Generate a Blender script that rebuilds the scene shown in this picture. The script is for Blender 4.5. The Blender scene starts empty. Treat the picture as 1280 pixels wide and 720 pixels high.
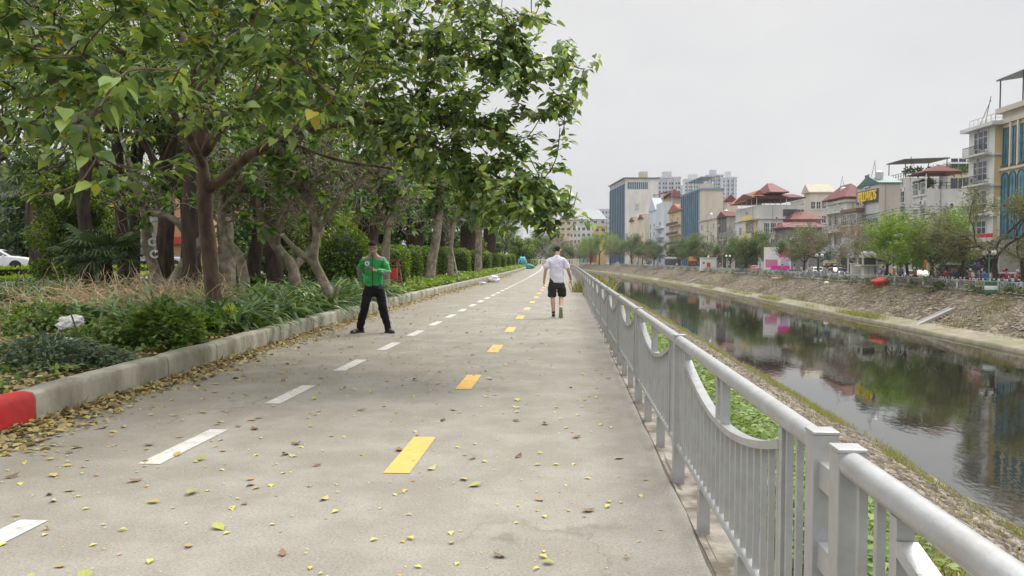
import bpy, bmesh, math, random
import numpy as np
from mathutils import Vector, Matrix, noise
C = bpy.context.scene.collection
PI = math.pi
R = math.radians
RNG = np.random.default_rng(7)
random.seed(7)
# ------------------------------------------------------------------ camera model
EYE = 1.38
FPX = 950.0
YAW = math.atan(68/950.0)
PITCH = -math.atan(36/950.0)
cam = bpy.data.cameras.new('camera'); camo = bpy.data.objects.new('camera', cam); C.objects.link(camo)
cam.sensor_width = 36; cam.lens = 36*FPX/1280; cam.clip_end = 6000; cam.clip_start = 0.05
camo.location = (0, 0, EYE)
camo.rotation_euler = (PI/2+PITCH, 0, YAW)
bpy.context.scene.camera = camo
MW = Matrix.Rotation(YAW, 3, 'Z') @ Matrix.Rotation(PI/2+PITCH, 3, 'X')
MI = MW.transposed()
def ray(u, v):
    d = MW @ Vector(((u-640)/FPX, -(v-360)/FPX, -1)); return d/d.y
def P(u, v, Y):
    return Vector((0, 0, EYE))+ray(u, v)*Y
def G(u, v, z):
    d = ray(u, v); return Vector((0, 0, EYE))+d*((z-EYE)/d.z)
def proj(p):
    q = MI @ (Vector(p)-Vector((0, 0, EYE)))
    return 640+FPX*q.x/-q.z, 360-FPX*q.y/-q.z
def s(Y):                                        # the gentle left-hand bend of path, river and streets
    return -(max(0.0, Y-45)**2)/5500.0
def sr(Y): return math.atan2(2*max(0.0, Y-45)/5500.0, 1)   # heading of the bend, as rotation about z
# ------------------------------------------------------------------ materials
MC = {}
def nd(nt, t, **k):
    n = nt.nodes.new(t)
    for a, b in k.items(): setattr(n, a, b)
    return n
def mat(name, c1, c2=None, scale=4, rough=.8, bump=0, bscale=None, metal=0, stretch=None, detail=6, c3=None, scale3=.4, lo=.35, hi=.65, spec=.5, coord='Object', trans=0, island=0, amt3=.6):
    if name in MC: return MC[name]
    m = bpy.data.materials.new(name); m.use_nodes = True; nt = m.node_tree
    b = nt.nodes['Principled BSDF']
    b.inputs['Roughness'].default_value = rough; b.inputs['Metallic'].default_value = metal
    b.inputs['Specular IOR Level'].default_value = spec
    c2 = c2 or tuple(x*.75 for x in c1)
    tc = nd(nt, 'ShaderNodeTexCoord'); mp = nd(nt, 'ShaderNodeMapping')
    nt.links.new(tc.outputs[coord], mp.inputs[0])
    if stretch: mp.inputs['Scale'].default_value = stretch
    n = nd(nt, 'ShaderNodeTexNoise'); n.inputs['Scale'].default_value = scale; n.inputs['Detail'].default_value = detail
    nt.links.new(mp.outputs[0], n.inputs[0])
    mr = nd(nt, 'ShaderNodeMapRange'); mr.inputs[1].default_value = lo; mr.inputs[2].default_value = hi
    nt.links.new(n.outputs[0], mr.inputs[0])
    mx = nd(nt, 'ShaderNodeMix', data_type='RGBA')
    mx.inputs[6].default_value = (*c1, 1); mx.inputs[7].default_value = (*c2, 1)
    nt.links.new(mr.outputs[0], mx.inputs[0]); col = mx.outputs[2]
    if c3:
        n3 = nd(nt, 'ShaderNodeTexNoise'); n3.inputs['Scale'].default_value = scale3; n3.inputs['Detail'].default_value = 5
        nt.links.new(mp.outputs[0], n3.inputs[0])
        m3 = nd(nt, 'ShaderNodeMapRange'); m3.inputs[1].default_value = .45; m3.inputs[2].default_value = .7; m3.inputs[4].default_value = amt3
        nt.links.new(n3.outputs[0], m3.inputs[0])
        x3 = nd(nt, 'ShaderNodeMix', data_type='RGBA'); x3.inputs[7].default_value = (*c3, 1)
        nt.links.new(m3.outputs[0], x3.inputs[0]); nt.links.new(col, x3.inputs[6]); col = x3.outputs[2]
    if island:
        ge = nd(nt, 'ShaderNodeNewGeometry'); hs = nd(nt, 'ShaderNodeHueSaturation')
        a = nd(nt, 'ShaderNodeMapRange'); a.inputs[3].default_value = 1-island; a.inputs[4].default_value = 1+island
        nt.links.new(ge.outputs['Random Per Island'], a.inputs[0]); nt.links.new(a.outputs[0], hs.inputs['Value'])
        nt.links.new(col, hs.inputs['Color']); col = hs.outputs[0]
    nt.links.new(col, b.inputs['Base Color'])
    if bump:
        nb = nd(nt, 'ShaderNodeTexNoise'); nb.inputs['Scale'].default_value = bscale or scale*3; nb.inputs['Detail'].default_value = 6
        nt.links.new(mp.outputs[0], nb.inputs[0])
        bp = nd(nt, 'ShaderNodeBump'); bp.inputs['Strength'].default_value = bump; bp.inputs['Distance'].default_value = .03
        nt.links.new(nb.outputs[0], bp.inputs['Height']); nt.links.new(bp.outputs[0], b.inputs['Normal'])
    MC[name] = m; return m
def leafmat(name, ramp, rough=.45, trans=.35, spec=.4):
    """leaf: per-leaf colour from a ramp [(pos, rgb)...], two-sided with light passing through"""
    if name in MC: return MC[name]
    ramp = [(p, (c[0]*1.22+.006, c[1]*1.02, c[2]*1.1+.003)) if c[1] > c[0]*1.05 else (p, c) for p, c in ramp]
    m = bpy.data.materials.new(name); m.use_nodes = True; nt = m.node_tree
    b = nt.nodes['Principled BSDF']; out = nt.nodes['Material Output']
    ge = nd(nt, 'ShaderNodeNewGeometry'); cr = nd(nt, 'ShaderNodeValToRGB')
    while len(cr.color_ramp.elements) < len(ramp): cr.color_ramp.elements.new(.5)
    for e, (p, c) in zip(cr.color_ramp.elements, ramp): e.position = p; e.color = (*c, 1)
    nt.links.new(ge.outputs['Random Per Island'], cr.inputs[0])
    b.inputs['Roughness'].default_value = rough; b.inputs['Specular IOR Level'].default_value = spec
    nt.links.new(cr.outputs[0], b.inputs['Base Color'])
    tr = nd(nt, 'ShaderNodeBsdfTranslucent'); mg = nd(nt, 'ShaderNodeMixShader'); mg.inputs[0].default_value = trans
    hs = nd(nt, 'ShaderNodeHueSaturation'); hs.inputs['Hue'].default_value = .485; hs.inputs['Saturation'].default_value = 1.15; hs.inputs['Value'].default_value = 1.6
    nt.links.new(cr.outputs[0], hs.inputs['Color']); nt.links.new(hs.outputs[0], tr.inputs[0])
    nt.links.new(b.outputs[0], mg.inputs[1]); nt.links.new(tr.outputs[0], mg.inputs[2]); nt.links.new(mg.outputs[0], out.inputs[0])
    MC[name] = m; return m
def flat(name, c, rough=.6, metal=0, spec=.5):
    return mat(name, c, tuple(x*.88 for x in c), 3, rough, metal=metal, spec=spec)
def emis(name, c, st=1.5):
    m = flat(name, c); b = m.node_tree.nodes['Principled BSDF']
    b.inputs['Emission Color'].default_value = (*c, 1); b.inputs['Emission Strength'].default_value = st; return m
# ------------------------------------------------------------------ object helpers
def tag(o, label=None, cat=None, group=None, kind=None):
    if label: o['label'] = label
    if cat: o['category'] = cat
    if group: o['group'] = group
    if kind: o['kind'] = kind
    return o
def empty(name, loc, rz=0, label=None, cat=None, group=None):
    o = bpy.data.objects.new(name, None); C.objects.link(o); o.location = loc; o.rotation_euler = (0, 0, rz)
    o.empty_display_size = .2
    return tag(o, label, cat, group)
def link(name, me, parent=None, loc=None):
    o = bpy.data.objects.new(name, me); C.objects.link(o)
    if parent: o.parent = parent
    if loc is not None: o.location = loc
    return o
def kids(o): return [c for c in o.children]
def copy_tree(o, parent=None):
    c = o.copy(); C.objects.link(c); c.parent = parent
    for ch in kids(o): copy_tree(ch, c)
    return c
class MB:
    def __init__(self): self.v = []; self.f = []; self.m = []
    def add(self, vs, fs, mi=0):
        n = len(self.v); self.v += [tuple(x) for x in vs]; self.f += [tuple(i+n for i in f) for f in fs]; self.m += [mi]*len(fs); return self
    def box(self, c, sz, mi=0, M=None):
        x, y, z = [a/2 for a in sz]
        vs = [Vector((sx*x, sy*y, sz_*z)) for sz_ in (-1, 1) for sy in (-1, 1) for sx in (-1, 1)]
        if M: vs = [M @ v for v in vs]
        vs = [v+Vector(c) for v in vs]
        return self.add(vs, [(0, 2, 3, 1), (4, 5, 7, 6), (0, 1, 5, 4), (2, 6, 7, 3), (0, 4, 6, 2), (1, 3, 7, 5)], mi)
    def bb(self, x0, x1, y0, y1, z0, z1, mi=0):
        return self.box(((x0+x1)/2, (y0+y1)/2, (z0+z1)/2), (x1-x0, y1-y0, z1-z0), mi)
    def bar(self, a, b, w, h, mi=0):
        a = Vector(a); b = Vector(b); d = (b-a); L = d.length
        if L < 1e-6: return self
        q = d.to_track_quat('Y', 'Z').to_matrix()
        return self.box((a+b)/2, (w, L, h), mi, q)
    def tube(self, pts, rad, n=8, mi=0, cap=True):
        pts = [Vector(p) for p in pts]
        if not hasattr(rad, '__len__'): rad = [rad]*len(pts)
        vs = []; prev = None
        for i, p in enumerate(pts):
            t = (pts[min(i+1, len(pts)-1)]-pts[max(i-1, 0)])
            t = t.normalized() if t.length > 1e-9 else Vector((0, 0, 1))
            if prev is None:
                u = t.orthogonal().normalized()
            else:
                u = prev-t*prev.dot(t)
                u = u.normalized() if u.length > 1e-6 else t.orthogonal().normalized()
            prev = u; w = t.cross(u)
            for k in range(n):
                a = 2*PI*k/n; vs.append(p+(u*math.cos(a)+w*math.sin(a))*rad[i])
        fs = [(i*n+k, i*n+(k+1) % n, (i+1)*n+(k+1) % n, (i+1)*n+k) for i in range(len(pts)-1) for k in range(n)]
        if cap: fs += [tuple(range(n-1, -1, -1)), tuple((len(pts)-1)*n+k for k in range(n))]
        return self.add(vs, fs, mi)
    def lathe(self, prof, n=16, c=(0, 0, 0), mi=0, M=None):
        vs = []
        for r, z in prof:
            for k in range(n):
                a = 2*PI*k/n; v = Vector((r*math.cos(a), r*math.sin(a), z))
                if M: v = M @ v
                vs.append(v+Vector(c))
        m = len(prof)
        fs = [(i*n+k, i*n+(k+1) % n, (i+1)*n+(k+1) % n, (i+1)*n+k) for i in range(m-1) for k in range(n)]
        fs += [tuple(range(n-1, -1, -1)), tuple((m-1)*n+k for k in range(n))]
        return self.add(vs, fs, mi)
    def prism(self, poly, x0, x1, mi=0, inset=0):
        """polygon given in (y,z), extruded along x"""
        n = len(poly); vs = [(x0, y, z) for y, z in poly]+[(x1, y, z) for y, z in poly]
        fs = [tuple(range(n-1, -1, -1)), tuple(range(n, 2*n))]+[(i, (i+1) % n, n+(i+1) % n, n+i) for i in range(n)]
        return self.add(vs, fs, mi)
    def ball(self, c, r, n=10, mi=0, M=None):
        rr = r if hasattr(r, '__len__') else (r, r, r)
        prof = [(max(.001, math.sin(PI*i/n)), -math.cos(PI*i/n)) for i in range(n+1)]
        S = Matrix.Diagonal(Vector(rr)); S = (M @ S) if M else S
        return self.lathe(prof, max(8, n), c, mi, S)
    def mesh(self, name, mats, smooth=False, bevel=0):
        me = bpy.data.meshes.new(name); me.from_pydata(self.v, [], self.f)
        for m in (mats if isinstance(mats, (list, tuple)) else [mats]):
            if m: me.materials.append(m)
        me.polygons.foreach_set('material_index', self.m)
        if bevel or True:
            bm = bmesh.new(); bm.from_mesh(me); bmesh.ops.recalc_face_normals(bm, faces=bm.faces)
            if bevel: 
                bmesh.ops.remove_doubles(bm, verts=bm.verts, dist=1e-5)
                eds = [e for e in bm.edges if len(e.link_faces) == 2 and e.calc_face_angle(0) > .6]
                bmesh.ops.bevel(bm, geom=eds, offset=bevel, segments=2, affect='EDGES', profile=.6)
            bm.to_mesh(me); bm.free()
        if smooth:
            me.polygons.foreach_set('use_smooth', [True]*len(me.polygons))
            if smooth != 'all': me.set_sharp_from_angle(angle=R(40))
        me.update(); return me
    def build(self, name, mats, parent=None, smooth=False, bevel=0, loc=None):
        return link(name, self.mesh(name, mats, smooth, bevel), parent, loc)
# ------------------------------------------------------------------ leaves (numpy)
def tmpl(kind):
    if kind == 'heart':
        ts = [0, .1, .3, .55, .8, 1]; ws = [.12, .34, .42, .34, .16, 0]; ys = [-.06, 0, .25, .5, .78, 1.05]
        V = []; 
        for t, w, y in zip(ts, ws, ys):
            V += [(-w, y, .16*w-.30*t*t+.1*t), (0, y if t else .05, -.30*t*t+.1*t), (w, y, .16*w-.30*t*t+.1*t)]
    elif kind == 'ovate':
        ts = [0, .3, .6, 1]; ws = [.03, .26, .24, 0]
        V = []
        for t, w in zip(ts, ws): V += [(-w, t, .25*w-.2*t*t), (0, t, -.2*t*t), (w, t, .25*w-.2*t*t)]
    elif kind == 'strap':
        ts = [0, .25, .5, .75, 1]; ws = [.03, .05, .05, .035, 0]
        V = []
        for t, w in zip(ts, ws): V += [(-w, math.sin(t*1.2)*.9, -.75*t*t*t+.02), (0, math.sin(t*1.2)*.9, -.75*t*t*t), (w, math.sin(t*1.2)*.9, -.75*t*t*t+.02)]
    elif kind == 'grass':
        V = [(-.03, 0, 0), (.03, 0, 0), (-.02, .55, 0), (.02, .55, 0), (0, 1, -.15)]
        return np.array(V, float), [(0, 1, 3, 2), (2, 3, 4)]
    elif kind == 'far':
        V = [(0, 0, 0), (.32, .5, .1), (0, 1, -.1), (-.32, .5, .1)]
        return np.array(V, float), [(0, 1, 2), (0, 2, 3)]
    elif kind == 'clump':
        V = []; F = []
        rr = random.Random(3)
        for i in range(5):
            a = rr.random()*6.28; o = (rr.uniform(-.4, .4), rr.uniform(0, .8), rr.uniform(-.3, .3)); n = len(V)
            c, d = math.cos(a), math.sin(a); L = .45; w = .16; tz = rr.uniform(-.2, .2)
            V += [o, (o[0]+c*L*.5-d*w, o[1]+d*L*.5+c*w, o[2]+tz+.05), (o[0]+c*L, o[1]+d*L, o[2]+tz), (o[0]+c*L*.5+d*w, o[1]+d*L*.5-c*w, o[2]+tz-.05)]
            F += [(n, n+1, n+2), (n, n+2, n+3)]
        return np.array(V, float), F
    n = len(V)//3; F = []
    for i in range(n-1):
        a = 3*i; F += [(a, a+1, a+4, a+3), (a+1, a+2, a+5, a+4)]
    return np.array(V, float), F
def leaf_mesh(name, pos, dr, up, size, kind, mats, midx=None):
    V, F = tmpl(kind); N = len(pos); k = len(V)
    pos = np.asarray(pos, float); dr = np.asarray(dr, float); up = np.asarray(up, float); size = np.asarray(size, float)
    dr /= np.linalg.norm(dr, axis=1, keepdims=True)+1e-9
    x = np.cross(dr, up); x /= np.linalg.norm(x, axis=1, keepdims=True)+1e-9
    z = np.cross(x, dr)
    W = pos[:, None, :]+size[:, None, None]*(V[None, :, 0:1]*x[:, None, :]+V[None, :, 1:2]*dr[:, None, :]+V[None, :, 2:3]*z[:, None, :])
    lp = np.concatenate([np.array(f) for f in F]); ln = np.array([len(f) for f in F])
    me = bpy.data.meshes.new(name); me.vertices.add(N*k); me.vertices.foreach_set('co', W.reshape(-1))
    L = (lp[None, :]+(np.arange(N)*k)[:, None]).reshape(-1)
    me.loops.add(len(L)); me.loops.foreach_set('vertex_index', L.astype(np.int32))
    tot = np.tile(ln, N); st = np.concatenate([[0], np.cumsum(tot)[:-1]])
    me.polygons.add(len(tot)); me.polygons.foreach_set('loop_start', st.astype(np.int32)); 
    for m in (mats if isinstance(mats, (list, tuple)) else [mats]): me.materials.append(m)
    if midx is not None: me.polygons.foreach_set('material_index', np.repeat(np.asarray(midx), len(F)).astype(np.int32))
    me.update(calc_edges=True); me.validate(); return me
def rnd_dirs(rng, n):
    v = rng.normal(size=(n, 3)); return v/np.linalg.norm(v, axis=1, keepdims=True)
def sprays(rng, tips, dirs, per, length, size, droop=.4, jit=.12):
    """leaves strung along the end of each twig"""
    tips = np.repeat(np.asarray(tips, float), per, 0); dirs = np.repeat(np.asarray(dirs, float), per, 0)
    n = len(tips); t = rng.random((n, 1))
    pos = tips-dirs*length*t+rng.normal(size=(n, 3))*jit
    d = rnd_dirs(rng, n); d[:, 2] = d[:, 2]*.4-droop; d += dirs*.5
    up = np.tile([0, 0, 1.0], (n, 1))+rng.normal(size=(n, 3))*.35
    return pos, d, up, size*(0.6+.6*rng.random(n))
def rec(rng, p, d, L, r, depth, maxd, segs, tips, spread=.6, upb=.15, ratio=.74, nch=3, wob=.18):
    pts = [p.copy()]; rs = [r]; q = p.copy(); dd = d.copy(); ns = 4
    for i in range(ns):
        dd = (dd+Vector(rng.normal(size=3))*wob+Vector((0, 0, upb*.3))).normalized()
        q = q+dd*(L/ns); pts.append(q.copy()); rs.append(r*(1-.4*(i+1)/ns))
    segs.append((pts, rs))
    if depth >= maxd:
        tips.append((pts[-1], dd)); tips.append((pts[-3], dd)); return
    for c in range(nch):
        a = rng.random()*2*PI+c*2*PI/nch; o = dd.orthogonal().normalized(); o = Matrix.Rotation(a, 3, dd) @ o
        k = spread*(.6+.7*rng.random()); nd_ = (dd*math.cos(k)+o*math.sin(k)+Vector((0, 0, upb))).normalized()
        base = pts[-1] if c < 2 else pts[-2]
        rec(rng, base, nd_, L*ratio*(.75+.5*rng.random()), rs[-1]*.72, depth+1, maxd, segs, tips, spread, upb, ratio, nch, wob)
def tree_meshes(seed, trunk_h, L, r, maxd, per, leaf, kind, bark, lmat, spread=.6, upb=.12, length=.5, jit=.25, nlimb=4, nch=3, wob=.18, limbtilt=.9, flatten=None, droop=.2):
    rng = np.random.default_rng(seed); segs = []; tips = []
    pts = [Vector((0, 0, -.1))]; q = Vector((0, 0, 0))
    for i in range(5):
        q = q+Vector((rng.normal()*.07, rng.normal()*.07, trunk_h/5)); pts.append(q.copy())
    mb = MB(); mb.tube(pts, [r*1.35, r*1.05]+[r*(1-.06*i) for i in range(4)], 10)
    for k in range(nlimb):
        a = 2*PI*k/nlimb+rng.random(); tl = limbtilt*(.6+.6*rng.random())
        d = Vector((math.cos(a)*math.sin(tl), math.sin(a)*math.sin(tl), math.cos(tl)))
        rec(rng, pts[-1] if k % 2 == 0 else pts[-2], d, L, r*.6, 1, maxd, segs, tips, spread, upb, nch=nch, wob=wob)
    for p_, r_ in segs: mb.tube(p_, [max(x, .006) for x in r_], 6 if r_[0] > .05 else 4, cap=False)
    T = np.array([t[0] for t in tips]); D = np.array([t[1] for t in tips])
    pos, d, up, sz = sprays(rng, T, D, per, length, leaf, droop, jit)
    return mb.mesh('trunk', bark, 'all'), leaf_mesh('crown', pos, d, up, sz, kind, lmat)
def put_tree(name, ms, loc, rz, sc, label, group=None, cat='tree'):
    e = empty(name, loc, rz, label, cat, group); e.scale = (sc, sc, sc) if not hasattr(sc, '__len__') else sc
    link('trunk', ms[0], e); link('crown', ms[1], e); return e
def text_mesh(txt, size, m, ext=.02, bold=0, align='CENTER'):
    cu = bpy.data.curves.new('lettering', 'FONT'); cu.body = txt; cu.size = size; cu.extrude = ext; cu.offset = bold; cu.align_x = align; cu.align_y = 'CENTER'
    o = bpy.data.objects.new('lettering_source', cu); C.objects.link(o)
    dg = bpy.context.evaluated_depsgraph_get(); me = bpy.data.meshes.new_from_object(o.evaluated_get(dg))
    me.materials.clear(); me.materials.append(m); bpy.data.objects.remove(o); bpy.data.curves.remove(cu); return me
# ================================================================== SETTING
def strip(name, prof, mats, y0=-30, y1=1100, kind='structure', step=4, bump=0, freq=1, nsub=1, midx=None, xf=None, dens=None):
    """sheet swept along the bend from a cross-section [(x,z)...]"""
    pr = []
    for i in range(len(prof)-1):
        for k in range(nsub): 
            t = k/nsub; pr.append((prof[i][0]*(1-t)+prof[i+1][0]*t, prof[i][1]*(1-t)+prof[i+1][1]*t))
    pr.append(prof[-1]); ys = []; y = y0
    while y < y1: 
        ys.append(y); y += step*(1 if y < 120 else 2.5 if y < 400 else 6)
    ys.append(y1); vs = []; fs = []
    for y in ys:
        for j, (x, z) in enumerate(pr):
            xx = x+s(y); b = 0
            if bump and 0 < j < len(pr)-1:
                b = noise.fractal(Vector((xx*freq, y*freq, 3.1)), 1, 2, 3)*bump
            vs.append((xx+(xf(y) if xf else 0), y, z+b))
    n = len(pr)
    for i in range(len(ys)-1):
        for j in range(n-1): fs.append((i*n+j, i*n+j+1, (i+1)*n+j+1, (i+1)*n+j))
    me = bpy.data.meshes.new(name); me.from_pydata(vs, [], fs)
    for m in (mats if isinstance(mats, list) else [mats]): me.materials.append(m)
    me.polygons.foreach_set('use_smooth', [True]*len(fs)); me.update()
    o = link(name, me); tag(o, kind=kind); return o
def ramp_node(nt, src, els):
    cr = nd(nt, 'ShaderNodeValToRGB')
    while len(cr.color_ramp.elements) < len(els): cr.color_ramp.elements.new(.5)
    for e, (p, c) in zip(cr.color_ramp.elements, els): e.position = p; e.color = (*c, 1) if hasattr(c, '__len__') else (c, c, c, 1)
    nt.links.new(src, cr.inputs[0]); return cr.outputs[0]
def mixc(nt, f, a, b, mode='MIX'):
    x = nd(nt, 'ShaderNodeMix', data_type='RGBA', blend_type=mode)
    for i, v in ((0, f), (6, a), (7, b)):
        if hasattr(v, 'is_linked') or isinstance(v, bpy.types.NodeSocket): nt.links.new(v, x.inputs[i])
        elif i == 0: x.inputs[0].default_value = v
        else: x.inputs[i].default_value = (*v, 1)
    return x.outputs[2]
def path_mat():
    m = bpy.data.materials.new('path_concrete'); m.use_nodes = True; nt = m.node_tree; b = nt.nodes['Principled BSDF']
    tc = nd(nt, 'ShaderNodeTexCoord').outputs['Object']
    def nz(sc, det=6, rough=.6, st=None):
        n = nd(nt, 'ShaderNodeTexNoise'); n.inputs['Scale'].default_value = sc; n.inputs['Detail'].default_value = det; n.inputs['Roughness'].default_value = rough
        if st:
            mp = nd(nt, 'ShaderNodeMapping'); mp.inputs['Scale'].default_value = st; nt.links.new(tc, mp.inputs[0]); nt.links.new(mp.outputs[0], n.inputs[0])
        else: nt.links.new(tc, n.inputs[0])
        return n.outputs[0]
    big = ramp_node(nt, nz(.35, 5), [(.3, (.225, .208, .176)), (.7, (.31, .292, .252))])
    f1 = ramp_node(nt, nz(1.6, 8, .7), [(.42, 0), (.68, 1)])
    c = mixc(nt, .5, big, mixc(nt, f1, (.215, .196, .158), (.355, .338, .29)))
    sp = ramp_node(nt, nz(70, 3, .8), [(.30, .66), (.5, 1), (.70, 1.2)])
    c = mixc(nt, 1.0, c, sp, 'MULTIPLY')
    vo = nd(nt, 'ShaderNodeTexVoronoi'); vo.inputs['Scale'].default_value = 60; nt.links.new(tc, vo.inputs[0])
    pits = ramp_node(nt, vo.outputs['Distance'], [(.0, .55), (.22, 1)])
    c = mixc(nt, .55, c, mixc(nt, 1.0, c, pits, 'MULTIPLY'))
    # pale worn patches and long stains along the way people walk
    w = ramp_node(nt, nz(.8, 7, .65, (1, .35, 1)), [(.60, 0), (.72, 1)])
    c = mixc(nt, mixc(nt, w, (0, 0, 0), (.45, .45, .45)), c, (.42, .395, .35))
    dk = ramp_node(nt, nz(1.1, 8, .7, (1, .6, 1)), [(.3, 1), (.42, 0)])
    c = mixc(nt, mixc(nt, dk, (0, 0, 0), (.4, .4, .4)), c, (.19, .165, .135))
    # hairline cracks
    mpc = nd(nt, 'ShaderNodeMapping'); mpc.inputs['Scale'].default_value = (.33, .16, 1); wnn = nd(nt, 'ShaderNodeTexNoise'); wnn.inputs['Scale'].default_value = 1.6; wnn.inputs['Detail'].default_value = 8
    nt.links.new(tc, wnn.inputs[0]); ad = nd(nt, 'ShaderNodeVectorMath', operation='MULTIPLY_ADD'); nt.links.new(wnn.outputs['Color'], ad.inputs[0]); ad.inputs[1].default_value = (1.3, 1.3, 0); nt.links.new(tc, ad.inputs[2]); nt.links.new(ad.outputs[0], mpc.inputs[0])
    vc = nd(nt, 'ShaderNodeTexVoronoi', feature='DISTANCE_TO_EDGE'); vc.inputs['Scale'].default_value = 1; nt.links.new(mpc.outputs[0], vc.inputs[0])
    ck = mixc(nt, 1.0, ramp_node(nt, vc.outputs['Distance'], [(.0015, 1), (.005, 0)]), ramp_node(nt, nz(.5, 3), [(.45, 0), (.6, .55)]), 'MULTIPLY')
    c = mixc(nt, ck, c, (.12, .10, .08))
    # brown stain widening toward the kerb where leaves rot
    sxx = nd(nt, 'ShaderNodeSeparateXYZ'); nt.links.new(tc, sxx.inputs[0]); ma = nd(nt, 'ShaderNodeMapRange'); ma.inputs[1].default_value = -2.6; ma.inputs[2].default_value = -4.9; ma.inputs[3].default_value = 0; ma.inputs[4].default_value = .8
    nt.links.new(sxx.outputs[0], ma.inputs[0]); kst = mixc(nt, 1.0, ma.outputs[0], ramp_node(nt, nz(2.2, 7, .75), [(.35, 0), (.62, 1)]), 'MULTIPLY'); c = mixc(nt, kst, c, (.20, .165, .12))
    nt.links.new(c, b.inputs['Base Color']); b.inputs['Roughness'].default_value = .9; b.inputs['Specular IOR Level'].default_value = .3
    bp = nd(nt, 'ShaderNodeBump'); bp.inputs['Strength'].default_value = .18; bp.inputs['Distance'].default_value = .006
    nt.links.new(nz(90, 4, .8), bp.inputs['Height']); nt.links.new(bp.outputs[0], b.inputs['Normal']); return m
M_path = path_mat()
def stone_mat(name, c_lo, c_hi, gap, green, sc=3.2, st=(1, 1, 1), gr=(.55, .68), extra=None):
    m = bpy.data.materials.new(name); m.use_nodes = True; nt = m.node_tree; b = nt.nodes['Principled BSDF']
    tc = nd(nt, 'ShaderNodeTexCoord').outputs['Object']; mp = nd(nt, 'ShaderNodeMapping'); mp.inputs['Scale'].default_value = st; nt.links.new(tc, mp.inputs[0])
    wn = nd(nt, 'ShaderNodeTexNoise'); wn.inputs['Scale'].default_value = 4; wn.inputs['Detail'].default_value = 4; nt.links.new(mp.outputs[0], wn.inputs[0])
    ad = nd(nt, 'ShaderNodeVectorMath', operation='MULTIPLY_ADD'); nt.links.new(wn.outputs['Color'], ad.inputs[0]); ad.inputs[1].default_value = (.25, .25, .25); nt.links.new(mp.outputs[0], ad.inputs[2])
    v1 = nd(nt, 'ShaderNodeTexVoronoi'); v1.inputs['Scale'].default_value = sc; nt.links.new(ad.outputs[0], v1.inputs[0])
    v2 = nd(nt, 'ShaderNodeTexVoronoi', feature='DISTANCE_TO_EDGE'); v2.inputs['Scale'].default_value = sc; nt.links.new(ad.outputs[0], v2.inputs[0])
    bw = nd(nt, 'ShaderNodeRGBToBW'); nt.links.new(v1.outputs['Color'], bw.inputs[0])
    c = ramp_node(nt, bw.outputs[0], [(.15, c_lo), (.55, tuple((a+b_)/2 for a, b_ in zip(c_lo, c_hi))), (.8, c_hi)])
    e = ramp_node(nt, v2.outputs['Distance'], [(.02, 1), (.09, 0)])
    c = mixc(nt, e, c, gap)
    n = nd(nt, 'ShaderNodeTexNoise'); n.inputs['Scale'].default_value = .5; n.inputs['Detail'].default_value = 6; nt.links.new(tc, n.inputs[0])
    g = ramp_node(nt, n.outputs[0], [(gr[0], 0), (gr[1], 1)]); c = mixc(nt, g, c, green)
    n2 = nd(nt, 'ShaderNodeTexNoise'); n2.inputs['Scale'].default_value = .9; n2.inputs['Detail'].default_value = 7; nt.links.new(tc, n2.inputs[0])
    g2 = ramp_node(nt, n2.outputs[0], [(.3, .65), (.7, 1.25)]); c = mixc(nt, 1.0, c, g2, 'MULTIPLY')
    nt.links.new(c, b.inputs['Base Color']); b.inputs['Roughness'].default_value = .95; b.inputs['Specular IOR Level'].default_value = .2
    bp = nd(nt, 'ShaderNodeBump'); bp.inputs['Strength'].default_value = .8; bp.inputs['Distance'].default_value = .08
    nt.links.new(v2.outputs['Distance'], bp.inputs['Height']); nt.links.new(bp.outputs[0], b.inputs['Normal']); return m
M_nearstone = stone_mat('near_bank_stone', (.09, .07, .055), (.28, .24, .19), (.035, .028, .02), (.07, .075, .03), 3.4, (1.9, .8, 1), (.62, .75))
M_farstone = stone_mat('far_bank_stone', (.085, .065, .046), (.26, .215, .16), (.045, .036, .028), (.11, .10, .05), 2.1, (1, 1, 1), (.5, .72))
M_soil = mat('garden_soil', (.14, .10, .065), (.085, .06, .04), 3, .95, bump=.6, bscale=25, c3=(.05, .085, .025), scale3=.5)
M_sand = mat('muddy_ledge', (.26, .225, .165), (.18, .155, .11), 1.5, .95, bump=.4, bscale=12, c3=(.12, .15, .05), scale3=.35)
M_asph = mat('far_asphalt', (.10, .10, .10), (.075, .075, .078), 2, .9)
M_pave = mat('pavement_tiles', (.26, .24, .22), (.2, .185, .17), 1.2, .9)
M_edge = mat('edge_strip_concrete', (.30, .27, .225), (.12, .10, .075), 5, .95, bump=.7, bscale=30, c3=(.40, .38, .34), scale3=2.2, lo=.4, hi=.6)
KERB = [(-6, -4.1), (2, -4.27), (5.5, -4.38), (9.3, -4.55), (14.6, -4.82), (25, -4.97), (45, -4.96), (400, -4.93)]
def kx(Y):
    for (a, xa), (b, xb) in zip(KERB, KERB[1:]):
        if a <= Y <= b: return xa+(xb-xa)*(Y-a)/(b-a)+s(Y)
    return KERB[0][1]+s(Y)
def kxr(Y): return kx(Y)-s(Y)
def gz(x, y):                                     # garden ground height
    d = -(x-s(y)); 
    return .20+(min(d, 45)-5)*.0105 if d > 5 else .20
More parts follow.
